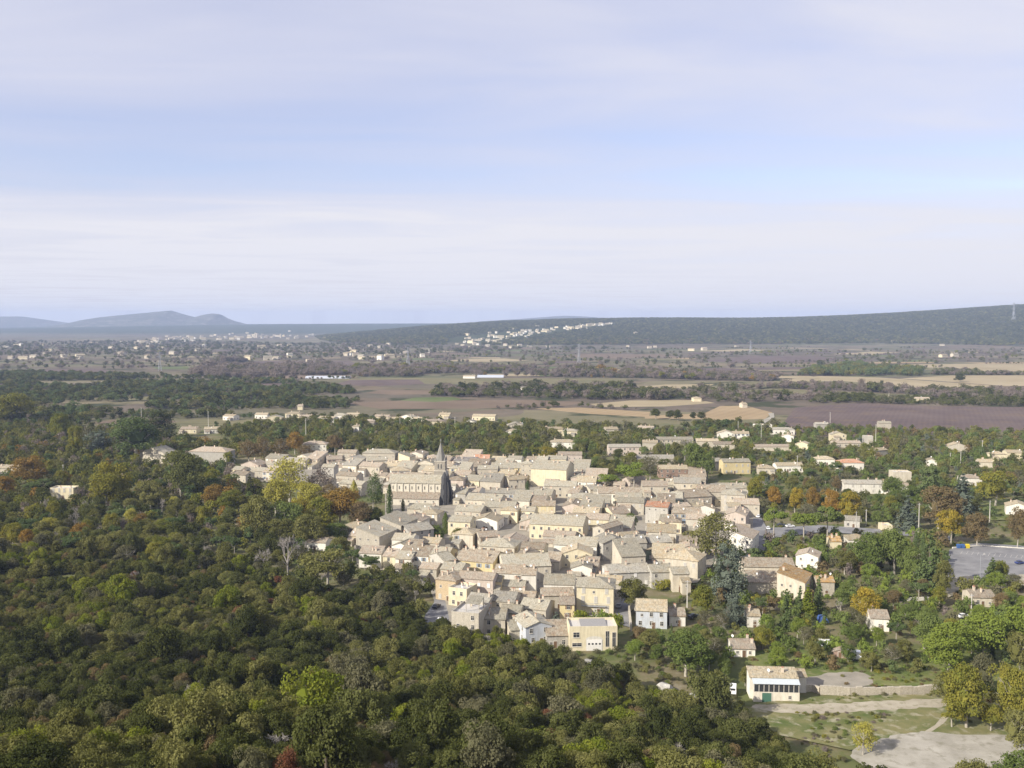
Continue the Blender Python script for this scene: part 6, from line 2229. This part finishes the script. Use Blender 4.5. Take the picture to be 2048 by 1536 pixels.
for _x, _y, _m, _w, _d, _a in FIELD_BOXES:                # hedgerows along one side of each strip
    side = random.choice([-1, 1])
    for k in range(int(_w / 7)):
        if random.random() < .3:
            continue
        u, v = -_w / 2 + k * 7 + random.uniform(-2, 2), side * (_d / 2 + 5) + random.uniform(-2.5, 2.5)
        x, y = _x + math.cos(_a) * u - math.sin(_a) * v, _y + math.sin(_a) * u + math.cos(_a) * v
        h = random.uniform(3, 9)
        hl.append((x, y, hgt(x, y) - .1, h / 8, h / 8, random.choice(LOWI[random.choices(['oak', 'bare', 'greyolive', 'goldgreen', 'dark'], [4, 4, 3, .7, 2])[0]])))
wood.build('hedgerow_trees', hl, 'hedgerow trees between the strips of the far plain', 'trees')
tot += wood_region('orchard_trees', 'strewn trees over the far plain', [(-100, 744), (-60, 706), (400, 704), (900, 706), (1500, 704), (2150, 700), (2150, 745), (1700, 735), (1100, 738), (500, 736)], 46, [('oak', 4), ('bare', 5), ('greyolive', 4), ('goldgreen', 1)], (6, 11), .30)
tot += wood_region('orchard_trees', 'strewn trees around the far town', [(-160, 712), (-100, 686), (400, 684), (900, 694), (1300, 698), (900, 708), (300, 712)], 42, [('oak', 6), ('bare', 3), ('greyolive', 3), ('dark', 3)], (7, 12), .2)
# rest of the garden trees
REST_ITEMS = [(x, y, hgt(x, y) - .05, r_ / 4.0, h / 8.0, random.choice(LOWI[lf if lf in LOWI else 'bare'])) for x, y, h, r_, kd, lf in REST]
if REST_ITEMS:
    wood.build('woodland', REST_ITEMS, 'farther trees of the woods and gardens round the village', 'trees')
# the wooded ridge: trees on its flank and skyline
res = []
for _ in range(60000):
    y = random.uniform(3900, 6300)
    px = random.uniform(560, 2130)
    x = (px - 1024) / FPX * y
    z = hgt(x, y)
    if z < 6:
        continue
    if random.random() > .55 and y < 5600:
        continue
    qx, qy = to_px(x, y, z)
    tt = (qx - 905) / 320
    if -.03 < tt < 1.02 and abs(qy - (687 - 40 * max(0, tt) ** .85) - 1) < 9 * (1 - tt) + 3.5:
        continue
    lf = random.choices(['dark', 'oak', 'olive', 'goldgreen', 'greyolive'], [5, 6, 2, .4, 1])[0]
    if z < 22 and random.random() < .25:
        lf = random.choice(['rust', 'goldgreen', 'olive'])
    s = random.uniform(.9, 1.7)
    res.append((x, y, z - 1, s * 1.25, s, random.choice(LOWI[lf])))
wood.build('ridge_forest', res, 'evergreen forest covering the long ridge at the horizon', 'forest')
print('valley trees', tot, len(res))

# undergrowth: low bushes and rough grass round the gardens and on the river bank
und = []
for out, sp, pal in (([(1270, 1330), (1420, 1110), (1560, 1080), (2120, 1090), (2120, 1380), (1640, 1372), (1480, 1350)], 4.6, ['green', 'olive', 'bright', 'greyolive', 'rust']),
                     ([(1480, 1440), (1560, 1428), (1900, 1428), (1860, 1458), (1700, 1475), (1660, 1500), (1560, 1470)], 2.1, ['olive', 'greyolive', 'green', 'goldgreen', 'bare']),
                     ([(1620, 1405), (1640, 1394), (1890, 1390), (1890, 1397), (1760, 1401)], 1.7, ['olive', 'green', 'greyolive']),
                     ([(1560, 1500), (1600, 1460), (1690, 1478), (1650, 1500), (1720, 1540), (1640, 1560)], 2.0, ['olive', 'greyolive', 'bare']),
                     ([(1900, 1440), (1905, 1400), (2100, 1390), (2100, 1474), (1930, 1466)], 2.2, ['olive', 'greyolive', 'goldgreen', 'rust']),
                     ([(1600, 1345), (1700, 1330), (1890, 1335), (1890, 1384), (1745, 1384), (1735, 1350)], 2.6, ['olive', 'green', 'greyolive', 'rust', 'goldgreen']),
                     ([(-60, 1085), (-60, 900), (450, 930), (770, 1040), (700, 1130), (300, 1125)], 5.5, ['olive', 'oak', 'dark', 'greyolive']),
                     ([(1180, 965), (1300, 900), (2120, 890), (2120, 1080), (1540, 1070)], 7, ['olive', 'oak', 'green', 'greyolive']),
                     ([(860, 1262), (1110, 1285), (1300, 1310), (1460, 1375), (1500, 1420), (1440, 1400), (1140, 1315), (860, 1270)], 3.4, ['olive', 'greyolive', 'green'])):
    P = poly_w(out)
    xs, ys = [q[0] for q in P], [q[1] for q in P]
    for _ in range(int((max(xs) - min(xs)) * (max(ys) - min(ys)) / sp / sp)):
        x, y = random.uniform(min(xs), max(xs)), random.uniform(min(ys), max(ys))
        if not inside(P, x, y) or near_house(x, y, 1.2):
            continue
        low = any(inside(c, x, y) for c in CLEAR)
        if low and not (y < 270 and x > 60 and vnoise(x, y, 7) > -.15):
            continue
        s = random.uniform(.12, .34) * (.62 if low else 1)
        lf = random.choice(pal)
        und.append((x, y, hgt(x, y) - .1, s, s * random.uniform(.7, 1.1), random.choice(LOWI[lf])))
NEARB = []
NBI = {}
for lf in ('dark', 'oak', 'olive', 'greyolive', 'bare', 'goldgreen', 'green', 'rust', 'pine', 'bright', 'orange', 'blue'):
    for k in range(2):
        c, t, h, r_ = K['bush'][k]
        NBI.setdefault(lf, []).append(len(NEARB))
        NEARB.append(joined('undergrowth', c, t, LEAF[lf]))
und = [(x, y, z, a * 2.4, b * 3.0, w) for x, y, z, a, b, w in und]
Mass('undergrowth', NEARB).build('undergrowth', und, 'low bushes and rough growth between gardens, wood and river', 'bushes')


# ------------------------------------------------------------------ far houses
def far_house_mesh(w, d, h, wl, rf):
    a, b, roof, top = None, None, None, None
    wm_, rm_, _t = house_shell(w, d, h, 'e', .32, .4)
    n = len(wm_.v)
    mb = MB()
    mb.v = wm_.v + rm_.v
    mb.f = wm_.f + [tuple(n + i for i in q) for q in rm_.f]
    mb.m = [0] * len(wm_.f) + [1] * len(rm_.f)
    return mb.mesh('far_house', [WALL[wl], ROOF[rf]])


FARM = [far_house_mesh(*q) for q in ((12, 10, 5.5, 'beige', 'tan'), (16, 10, 6, 'beige', 'beige'), (20, 12, 6, 'cream', 'tan'), (10, 9, 7, 'white', 'beige'), (14, 11, 5.5, 'beige', 'pink'))]


def far_house(px, py, group, label, s=1.0, up=0.0):
    p_ = ground_at(px, py) if py > 648 else None
    if p_ is None:
        return
    o = put('far_house', random.choice(FARM), None, (p_.x, p_.y, p_.z - .6), R(random.uniform(-35, 35)), (s, s, s * random.uniform(.9, 1.3)))
    tag(o, label, 'house', group)


n_far = 0
for _ in range(115):                                  # the village climbing the ridge
    t = random.random()
    px = 905 + 320 * t ** 0.9
    yc = 687 - 40 * t ** .85
    py = yc + random.gauss(0, 1) * (7 * (1 - t) + 1.2)
    far_house(px, max(649, py), 'houses of the far hillside village', 'tiny pale house in the village climbing the far ridge', random.uniform(.9, 1.4))
for px, py in ((955, 691), (975, 694), (990, 689), (1010, 692), (1040, 693), (1060, 695), (1020, 697), (1095, 695)):
    far_house(px, py, 'houses below the far hillside village', 'tiny pale house at the foot of the far hillside village', 1.2)
for _ in range(105):                                  # the town at the left
    px = random.choice([random.gauss(500, 50), random.gauss(340, 50), random.gauss(420, 110)])
    py = 681 - 7 * sstep(250, 540, px) + random.gauss(0, 3.2) + (5 if px < 330 else 0)
    far_house(px, py, 'houses of the far town', 'tiny pale house in the far town below the mountain', random.uniform(1.0, 1.6))
tw = ground_at(513, 676)
o = put('far_church', MB().box(-9, 9, -12, 12, -1, 20).box(-8, -3, -14, -9, -1, 34).box(3, 8, -14, -9, -1, 30).mesh('far_church', WALL['beige']), None, (tw.x, tw.y, tw.z))
tag(o, 'pale twin-towered church rising over the far town', 'church')
tw = ground_at(561, 676)
o = put('far_tower', MB().box(-3.5, 3.5, -3.5, 3.5, -1, 26).mesh('far_tower', WALL['beige']), None, (tw.x, tw.y, tw.z))
tag(o, 'slim pale tower at the right end of the far town', 'tower')
for _ in range(46):
    px, py = random.uniform(0, 880), random.uniform(690, 722)
    far_house(px, py, 'houses strewn over the left plain', 'tiny pale house strewn on the plain before the far town', random.uniform(.9, 1.5))
for px, py in ((20, 718), (45, 719), (100, 716), (740, 693), (760, 696), (775, 690), (800, 706), (815, 712), (780, 716), (700, 700), (690, 712), (620, 725), (560, 694), (1270, 668), (1420, 640), (1440, 668), (1255, 694), (1300, 697), (1310, 695),
               (1382, 702), (1410, 701), (1790, 686), (1800, 686), (1885, 692), (1890, 715), (1912, 714), (1760, 668), (1475, 694)):
    far_house(px, py, 'scattered far farmhouses', 'tiny scattered farmhouse far out on the plain or ridge', random.uniform(1.0, 1.4))
# greenhouses
for px, py, L_, lab in ((655, 757, 78, 'long pale blue greenhouse left in the plain'), (981, 755, 48, 'long pale greenhouse right beside the white shed')):
    p_ = at(px, py, 0)
    mb = MB()
    n = 10
    for s_ in range(2):
        for k in range(n):
            t0, t1 = math.pi * k / n, math.pi * (k + 1) / n
            y0, y1, z0, z1 = -5 * math.cos(t0), -5 * math.cos(t1), 4.2 * math.sin(t0), 4.2 * math.sin(t1)
            mb.face([(-L_ / 2 , y0 + s_ * 10.2, z0), (L_ / 2, y0 + s_ * 10.2, z0), (L_ / 2, y1 + s_ * 10.2, z1), (-L_ / 2, y1 + s_ * 10.2, z1)])
        mb.face([(-L_ / 2, -5 * math.cos(math.pi * k / n) + s_ * 10.2, 4.2 * math.sin(math.pi * k / n)) for k in range(n + 1)])
        mb.face([(L_ / 2, -5 * math.cos(math.pi * k / n) + s_ * 10.2, 4.2 * math.sin(math.pi * k / n)) for k in range(n, -1, -1)])
    tag(put('greenhouse', mb.mesh('greenhouse', M['plastic']), None, (p_.x, p_.y, 0), R(-2)), lab, 'greenhouse')


# ------------------------------------------------------------------ pylons, poles
def pylon(px, ytop, ybase, label):
    p_ = ground_at(px, ybase)
    h = (ybase - ytop) * p_.y / FPX
    root = empty('pylon', p_, R(25))
    t = .34 * max(1, p_.y / 2400)
    b, m_, tp = h * .085, h * .03, h * .012
    lv = [(0, b), (.28, b * .62), (.55, m_), (.78, m_ * .8), (1.0, tp)]
    for sx, sy in ((1, 1), (1, -1), (-1, 1), (-1, -1)):
        mb = MB()
        for (z0, r0), (z1, r1) in zip(lv, lv[1:]):
            mb.tube((sx * r0, sy * r0, z0 * h - (.5 if z0 == 0 else 0)), (sx * r1, sy * r1, z1 * h), t, t * .85, 4)
        put('leg', mb.mesh('pylon_leg', M['steel']), root)
    mb = MB()
    for (z0, r0), (z1, r1) in zip(lv, lv[1:]):
        for (ax, ay), (bx, by) in (((1, 1), (1, -1)), ((1, -1), (-1, -1)), ((-1, -1), (-1, 1)), ((-1, 1), (1, 1))):
            mb.tube((ax * r0, ay * r0, z0 * h), (bx * r1, by * r1, z1 * h), t * .6, t * .6, 3)
            mb.tube((bx * r0, by * r0, z0 * h), (ax * r1, ay * r1, z1 * h), t * .6, t * .6, 3)
    put('bracing', mb.mesh('pylon_bracing', M['steel']), root)
    for z, l in ((.70, .20), (.83, .26), (.94, .16)):
        mb = MB()
        for s_ in (-1, 1):
            mb.tube((0, 0, z * h - .02 * h), (s_ * l * h, 0, z * h), t * .7, t * .4, 4)
            mb.tube((0, 0, z * h + .03 * h), (s_ * l * h, 0, z * h), t * .7, t * .4, 4)
        put('crossarm', mb.mesh('pylon_crossarm', M['steel']), root)
    tag(root, label, 'pylon', 'power pylons across the plain')


pylon(1158, 688, 727, 'tall lattice pylon in the middle of the plain')
pylon(816, 694, 731, 'lattice pylon left of the hillside village')
pylon(320, 702, 742, 'lattice pylon in front of the far town')
pylon(1501, 681, 707, 'small lattice pylon before the right ridge')
pylon(2027, 606, 643, 'lattice pylon on the skyline of the right ridge')


def pole(px, ytop, ybase, label, arm=True):
    p_ = at(px, ybase, 0)
    h = (ybase - ytop) * p_.y / FPX
    root = empty('utility_pole', p_, R(random.uniform(-30, 30)))
    put('post', MB().prism([(-.2, -.16, -.3), (.2, -.16, -.3), (.2, .16, -.3), (-.2, .16, -.3)], [(-.11, -.09, h), (.11, -.09, h), (.11, .09, h), (-.11, .09, h)]).mesh('pole_post', M['concrete']), root)
    if arm:
        put('crossarm', MB().box(-.75, .75, -.06, .06, h - .7, h - .55).mesh('pole_arm', M['steel']), root)
    tag(root, label, 'pole', 'concrete utility poles')


for px, a, b, lab in ((283, 815, 848, 'concrete pole behind the great umbrella pine'), (417, 822, 866, 'concrete pole above the grey stone barn'), (612, 836, 884, 'concrete pole behind the white hipped villa'), (127, 928, 968, 'concrete pole above the cream villa'),
                      (1712, 1022, 1066, 'pale concrete pole beside the old grey house'), (1732, 1018, 1052, 'thin pole right of the old grey house'), (1837, 1005, 1068, 'tall pole in front of the brown plane'), (1979, 1000, 1046, 'concrete pole at the mown field'),
                      (1942, 1186, 1236, 'concrete pole in front of the brown-roofed bungalow'), (1751, 848, 896, 'concrete pole left of the lone tower house'), (1964, 880, 914, 'concrete pole near the right edge houses'), (1900, 905, 932, 'short pole in the right gardens'),
                      (1921, 902, 932, 'second short pole in the right gardens'), (1594, 910, 958, 'concrete pole before the long low bungalow'), (1522, 850, 890, 'concrete pole beside the white villa'), (1476, 842, 868, 'concrete pole behind the bright white villa'),
                      (910, 834, 866, 'pole among the far houses'), (800, 836, 866, 'pole left among the far houses'), (1660, 824, 852, 'pole before the purple vineyard'), (1374, 1158, 1216, 'brown pole beside the garden lane')):
    pole(px, a, b, lab)


def street_lamp(px, ytop, ybase, label):
    p_ = at(px, ybase, 0)
    h = (ybase - ytop) * p_.y / FPX
    root = empty('street_lamp', p_)
    put('post', MB().tube((0, 0, -.2), (0, 0, h), .11, .07, 7).mesh('lamp_post', M['steel']), root)
    put('arm', MB().tube((0, 0, h), (1.3, 0, h + .25), .05, .04, 5).mesh('lamp_arm', M['steel']), root)
    put('lantern', MB().prism([(1.1, -.16, h + .16), (1.8, -.12, h + .2), (1.8, .12, h + .2), (1.1, .16, h + .16)], [(1.15, -.1, h + .34), (1.75, -.08, h + .34), (1.75, .08, h + .34), (1.15, .1, h + .34)]).mesh('lamp_lantern', M['frame']), root)
    tag(root, label, 'street lamp')


street_lamp(1960, 1108, 1156, 'grey street lamp at the near edge of car park')


# ------------------------------------------------------------------ cars
def car_meshes():
    prof = [(-2.05, .35), (2.05, .35), (2.1, .62), (1.98, .84), (1.05, .93), (-1.55, .98), (-2.02, .9), (-2.1, .6)]
    body = MB()
    for s_ in (-1, 1):
        body.face([(x, s_ * .84, z) for x, z in (prof if s_ < 0 else list(reversed(prof)))])
    for (x0, z0), (x1, z1) in zip(prof, prof[1:] + prof[:1]):
        body.face([(x0, .84, z0), (x1, .84, z1), (x1, -.84, z1), (x0, -.84, z0)])
    body.prism([(-1.15, -.62, 1.36), (.30, -.62, 1.36), (.30, .62, 1.36), (-1.15, .62, 1.36)], [(-1.05, -.56, 1.44), (.22, -.56, 1.44), (.22, .56, 1.44), (-1.05, .56, 1.44)])
    cab = MB().prism([(-1.62, -.76, .93), (1.0, -.76, .93), (1.0, .76, .93), (-1.62, .76, .93)], [(-1.15, -.62, 1.37), (.30, -.62, 1.37), (.30, .62, 1.37), (-1.15, .62, 1.37)])
    wh = MB()
    n = 12
    ring = [(.31 * math.cos(2 * math.pi * k / n), .31 * math.sin(2 * math.pi * k / n)) for k in range(n)]
    wh.face([(x, -.1, z) for x, z in ring], 0)
    wh.face([(x, .1, z) for x, z in reversed(ring)], 0)
    for (x0, z0), (x1, z1) in zip(ring, ring[1:] + ring[:1]):
        wh.face([(x0, -.1, z0), (x0, .1, z0), (x1, .1, z1), (x1, -.1, z1)], 0)
    wh.face([(x * .6, -.11, z * .6) for x, z in ring], 1)
    wh.face([(x * .6, .11, z * .6) for x, z in reversed(ring)], 1)
    lt = MB().box(-.12, .12, -.04, .04, -.06, .06)
    return body.mesh('car_body', M['car_white']), cab.mesh('car_cabin', M['glass']), wh.mesh('car_wheel', [M['tyre'], M['steel']]), lt.mesh('car_headlight', M['frame'])


CB, CC, CW, CL = car_meshes()


def car(px, py, paint, rot, label):
    p_ = at(px, py, 0)
    root = empty('parked_car', (p_.x, p_.y, LEVEL[0] + .02), R(rot))
    put('body', CB, root, mat=M[paint])
    put('cabin_glass', CC, root)
    for x in (-1.3, 1.3):
        for y in (-.76, .76):
            put('wheel', CW, root, (x, y, .31))
    for y in (-.6, .6):
        put('headlight', CL, root, (2.06, y, .68), math.pi / 2)
    tag(root, label, 'car', 'cars parked in the village')


for c in ((1517, 1036, 'car_white', 65, 'white car at the head of the plane tree street'), (1536, 1060, 'car_white', 80, 'white car beside the plane tree street square'), (1580, 1056, 'car_white', 10, 'white car under the middle parasol pine'),
          (1562, 1054, 'car_dark', 8, 'dark car in pine shade between two white cars'), (1826, 1066, 'car_white', 5, 'white car beside the tiny cream hut'), (1802, 1064, 'car_dark', 5, 'dark car nearest the tiny cream hut'),
          (2040, 1130, 'car_blue', 15, 'blue car alone on the car park'), (1927, 1238, 'car_white', 10, 'white car in front of the brown-roofed bungalow'), (1388, 1238, 'car_dark', 25, 'dark car under the golden green garden tree'),
          (880, 1246, 'car_white', 75, 'white car on the road below the terrace house'), (884, 1256, 'car_grey', 75, 'grey car nearest on the road below the terrace house'), (1237, 1217, 'car_grey', 80, 'grey car in the lane beside the tall cream house'),
          (1840, 1140, 'car_white', 80, 'white car on the pale drive by firs'), (873, 1218, 'car_dark', 70, 'dark car at the bend of the grey road')):
    car(*c)


def van(px, py, rot, label):
    p_ = at(px, py, 0)
    root = empty('delivery_van', (p_.x, p_.y, LEVEL[0] + .02), R(rot))
    mb = MB().prism([(-2.4, -.9, .4), (2.4, -.9, .4), (2.4, .9, .4), (-2.4, .9, .4)], [(-2.4, -.9, 1.2), (2.35, -.9, 1.0), (2.35, .9, 1.0), (-2.4, .9, 1.2)])
    mb.prism([(-2.4, -.9, 1.19), (1.7, -.9, 1.05), (1.7, .9, 1.05), (-2.4, .9, 1.19)], [(-2.35, -.82, 2.2), (.9, -.82, 2.2), (.9, .82, 2.2), (-2.35, .82, 2.2)])
    put('body', mb.mesh('van_body', M['car_white']), root)
    put('windscreen', MB().prism([(1.05, -.7, 1.25), (1.66, -.7, 1.15), (1.66, .7, 1.15), (1.05, .7, 1.25)], [(.9, -.66, 2.05), (1.02, -.66, 2.05), (1.02, .66, 2.05), (.9, .66, 2.05)]).mesh('van_screen', M['glass']), root)
    put('rear_window', MB().box(-2.45, -2.38, -.6, .6, 1.4, 1.95).mesh('van_rear', M['glass']), root)
    for x in (-1.5, 1.5):
        for y in (-.82, .82):
            put('wheel', CW, root, (x, y, .31))
    tag(root, label, 'van')


van(1466, 1388, 75, 'white van parked left of the riverside house')
for px, py, sc_, lab in ((1648, 1297, 1.0, 'white caravan left among the river gardens'), (1707, 1322, 1.15, 'white caravan right among the river gardens')):
    p_ = at(px, py, 0)
    root = empty('caravan', (p_.x, p_.y, LEVEL[0]), R(-20), sc_)
    mb = MB().prism([(-1.7, -.95, .45), (1.7, -.95, .45), (1.7, .95, .45), (-1.7, .95, .45)], [(-1.9, -.95, 1.2), (1.9, -.95, 1.2), (1.9, .95, 1.2), (-1.9, .95, 1.2)])
    mb.prism([(-1.9, -.95, 1.2), (1.9, -.95, 1.2), (1.9, .95, 1.2), (-1.9, .95, 1.2)], [(-1.6, -.9, 2.35), (1.6, -.9, 2.35), (1.6, .9, 2.35), (-1.6, .9, 2.35)])
    put('body', mb.mesh('caravan_body', M['car_white']), root)
    put('window', MB().box(-.7, .7, -1.0, -.9, 1.3, 1.85).mesh('caravan_window', M['glass']), root)
    for y in (-.9, .9):
        put('wheel', CW, root, (0, y, .31))
    tag(root, lab, 'caravan')
# shed among the gardens, bins, tarpaulin
p_ = at(1680, 1318, 0)
root = empty('garden_shed', (p_.x, p_.y, 0), R(-25))
wl_, rf_, _ = house_shell(4.2, 3.2, 2.1, 'g', .4)
put('wall', wl_.mesh('shed_wall', WALL['brick']), root)
put('roof', rf_.mesh('shed_roof', ROOF['pink']), root)
put('door', DOOR['wood'], root, (0, -.01, 0))
tag(root, 'small russet garden shed between the two white caravans', 'shed')
for i, (px, py, mt, lab) in enumerate(((1917, 1098, 'bin_blue', 'first blue recycling bin at the car park'), (1925, 1098, 'bin_blue', 'second blue recycling bin at the car park'), (1935, 1098, 'bin_yellow', 'yellow recycling bin at the car park'))):
    p_ = at(px, py, 0)
    root = empty('recycling_bin', (p_.x, p_.y, LEVEL[0]))
    put('body', MB().prism([(-.7, -.6, 0), (.7, -.6, 0), (.7, .6, 0), (-.7, .6, 0)], [(-.75, -.65, 1.4), (.75, -.65, 1.4), (.75, .65, 1.4), (-.75, .65, 1.4)]).mesh('bin_body', M[mt]), root)
    put('lid', MB().prism([(-.8, -.7, 1.4), (.8, -.7, 1.4), (.8, .7, 1.4), (-.8, .7, 1.4)], [(-.5, -.4, 1.75), (.5, -.4, 1.75), (.5, .4, 1.75), (-.5, .4, 1.75)]).mesh('bin_lid', M[mt]), root)
    tag(root, lab, 'bin')
p_ = at(1645, 1242, 0)
mb = MB().prism([(-1.5, -2, -.1), (1.5, -2, -.1), (1.5, 2, -.1), (-1.5, 2, -.1)], [(-.9, -1.8, 1.7), (1.1, -1.7, 1.5), (.9, 1.8, 1.8), (-1, 1.7, 1.6)])
tag(put('covered_woodpile', mb.mesh('woodpile', M['tarp']), None, (p_.x, p_.y, 0)), 'pile under a blue tarpaulin at the foot of spruces', 'pile')


# ------------------------------------------------------------------ garden and river walls
def stone_wall(pts_, h, t, mat, label, gap=None):
    P = [at(a, b, 0) for a, b in pts_]
    mb = MB()
    for a, b in zip(P, P[1:]):
        d = b - a
        n = max(1, int(d.length / 1.6))
        nx, ny = -d.y / d.length * t / 2, d.x / d.length * t / 2
        for i in range(n):
            p0, p1 = a.lerp(b, i / n), a.lerp(b, (i + .985) / n)
            hh = h * random.uniform(.9, 1.06)
            lo = [(p0.x - nx, p0.y - ny, -.3), (p1.x - nx, p1.y - ny, -.3), (p1.x + nx, p1.y + ny, -.3), (p0.x + nx, p0.y + ny, -.3)]
            mb.prism(lo, [(x, y, hh + random.uniform(-.04, .04)) for x, y, z in lo])
    return tag(put('stone_wall', mb.mesh('stone_wall', mat), None), label, 'wall')


stone_wall([(1640, 1388), (1700, 1391), (1800, 1390), (1885, 1386)], 2.3, .8, WALL['rubble'], 'long pale stone wall above the gravel track')
stone_wall([(1598, 1384), (1625, 1382), (1640, 1388)], 1.9, .8, WALL['rubble'], 'short stone wall beside the riverside house')
stone_wall([(1905, 1098), (1960, 1093), (2150, 1106)], .8, .5, WALL['white'], 'low white wall along the far side of car park')
stone_wall([(1815, 1202), (1860, 1200)], 1.2, .5, WALL['white'], 'short white garden wall below the firs')
stone_wall([(1920, 1250), (1975, 1248)], 1.6, .6, WALL['pink'], 'rosy garden wall below the brown-roofed bungalow')
stone_wall([(290, 985), (350, 972), (400, 958), (450, 950)], 1.8, .6, WALL['stone'], 'old stone wall climbing to the left village tip')
stone_wall([(1262, 1262), (1258, 1225), (1280, 1200)], 2.2, .6, WALL['beige'], 'curved garden wall beside the short grey lane')
stone_wall([(1290, 1062), (1390, 1066)], 2.4, .5, WALL['grey'], 'grey courtyard wall below the balcony house')

# limestone showing through the scrub
for i in range(16):
    px, py = [(262, 1440), (70, 1310), (1175, 1330), (1200, 1345), (1080, 1318), (1330, 1385), (150, 1230), (300, 1110), (1380, 1405), (980, 1420), (450, 1395), (640, 1300), (840, 1330), (1250, 1450), (60, 1420), (560, 1240)][i]
    g = ground_at(px, py)
    root_v, root_f = ICO2
    j = root_v * np.array([random.uniform(1.2, 2.6), random.uniform(1, 2), random.uniform(.8, 1.6)]) * (0.75 + 0.5 * rng.random((len(root_v), 1)))
    me = bpy.data.meshes.new('limestone_rock')
    me.from_pydata([tuple(q) for q in j], [], root_f)
    me.materials.append(M['rock'])
    tag(put('limestone_rock', me, None, (g.x, g.y, g.z + .8), random.uniform(0, 6)), 'pale limestone boulder showing through the hillside scrub', 'rock', 'limestone boulders in the scrub')

# ------------------------------------------------------------------ haze
mb = MB().box(-16500, 16500, -16500, 16500, -25, 275)
m, nt, N, L, out = new_mat('valley_haze')
pv = N.new('ShaderNodeVolumePrincipled')
pv.inputs['Color'].default_value = (0.55, 0.68, 0.98, 1)
pv.inputs['Density'].default_value = 7.5e-5
pv.inputs['Anisotropy'].default_value = 0.0
L.new(pv.outputs[0], out.inputs['Volume'])
hz = put('haze', mb.mesh('haze', m))
tag(hz, 'thin blue haze over the whole valley', 'haze', kind='stuff')
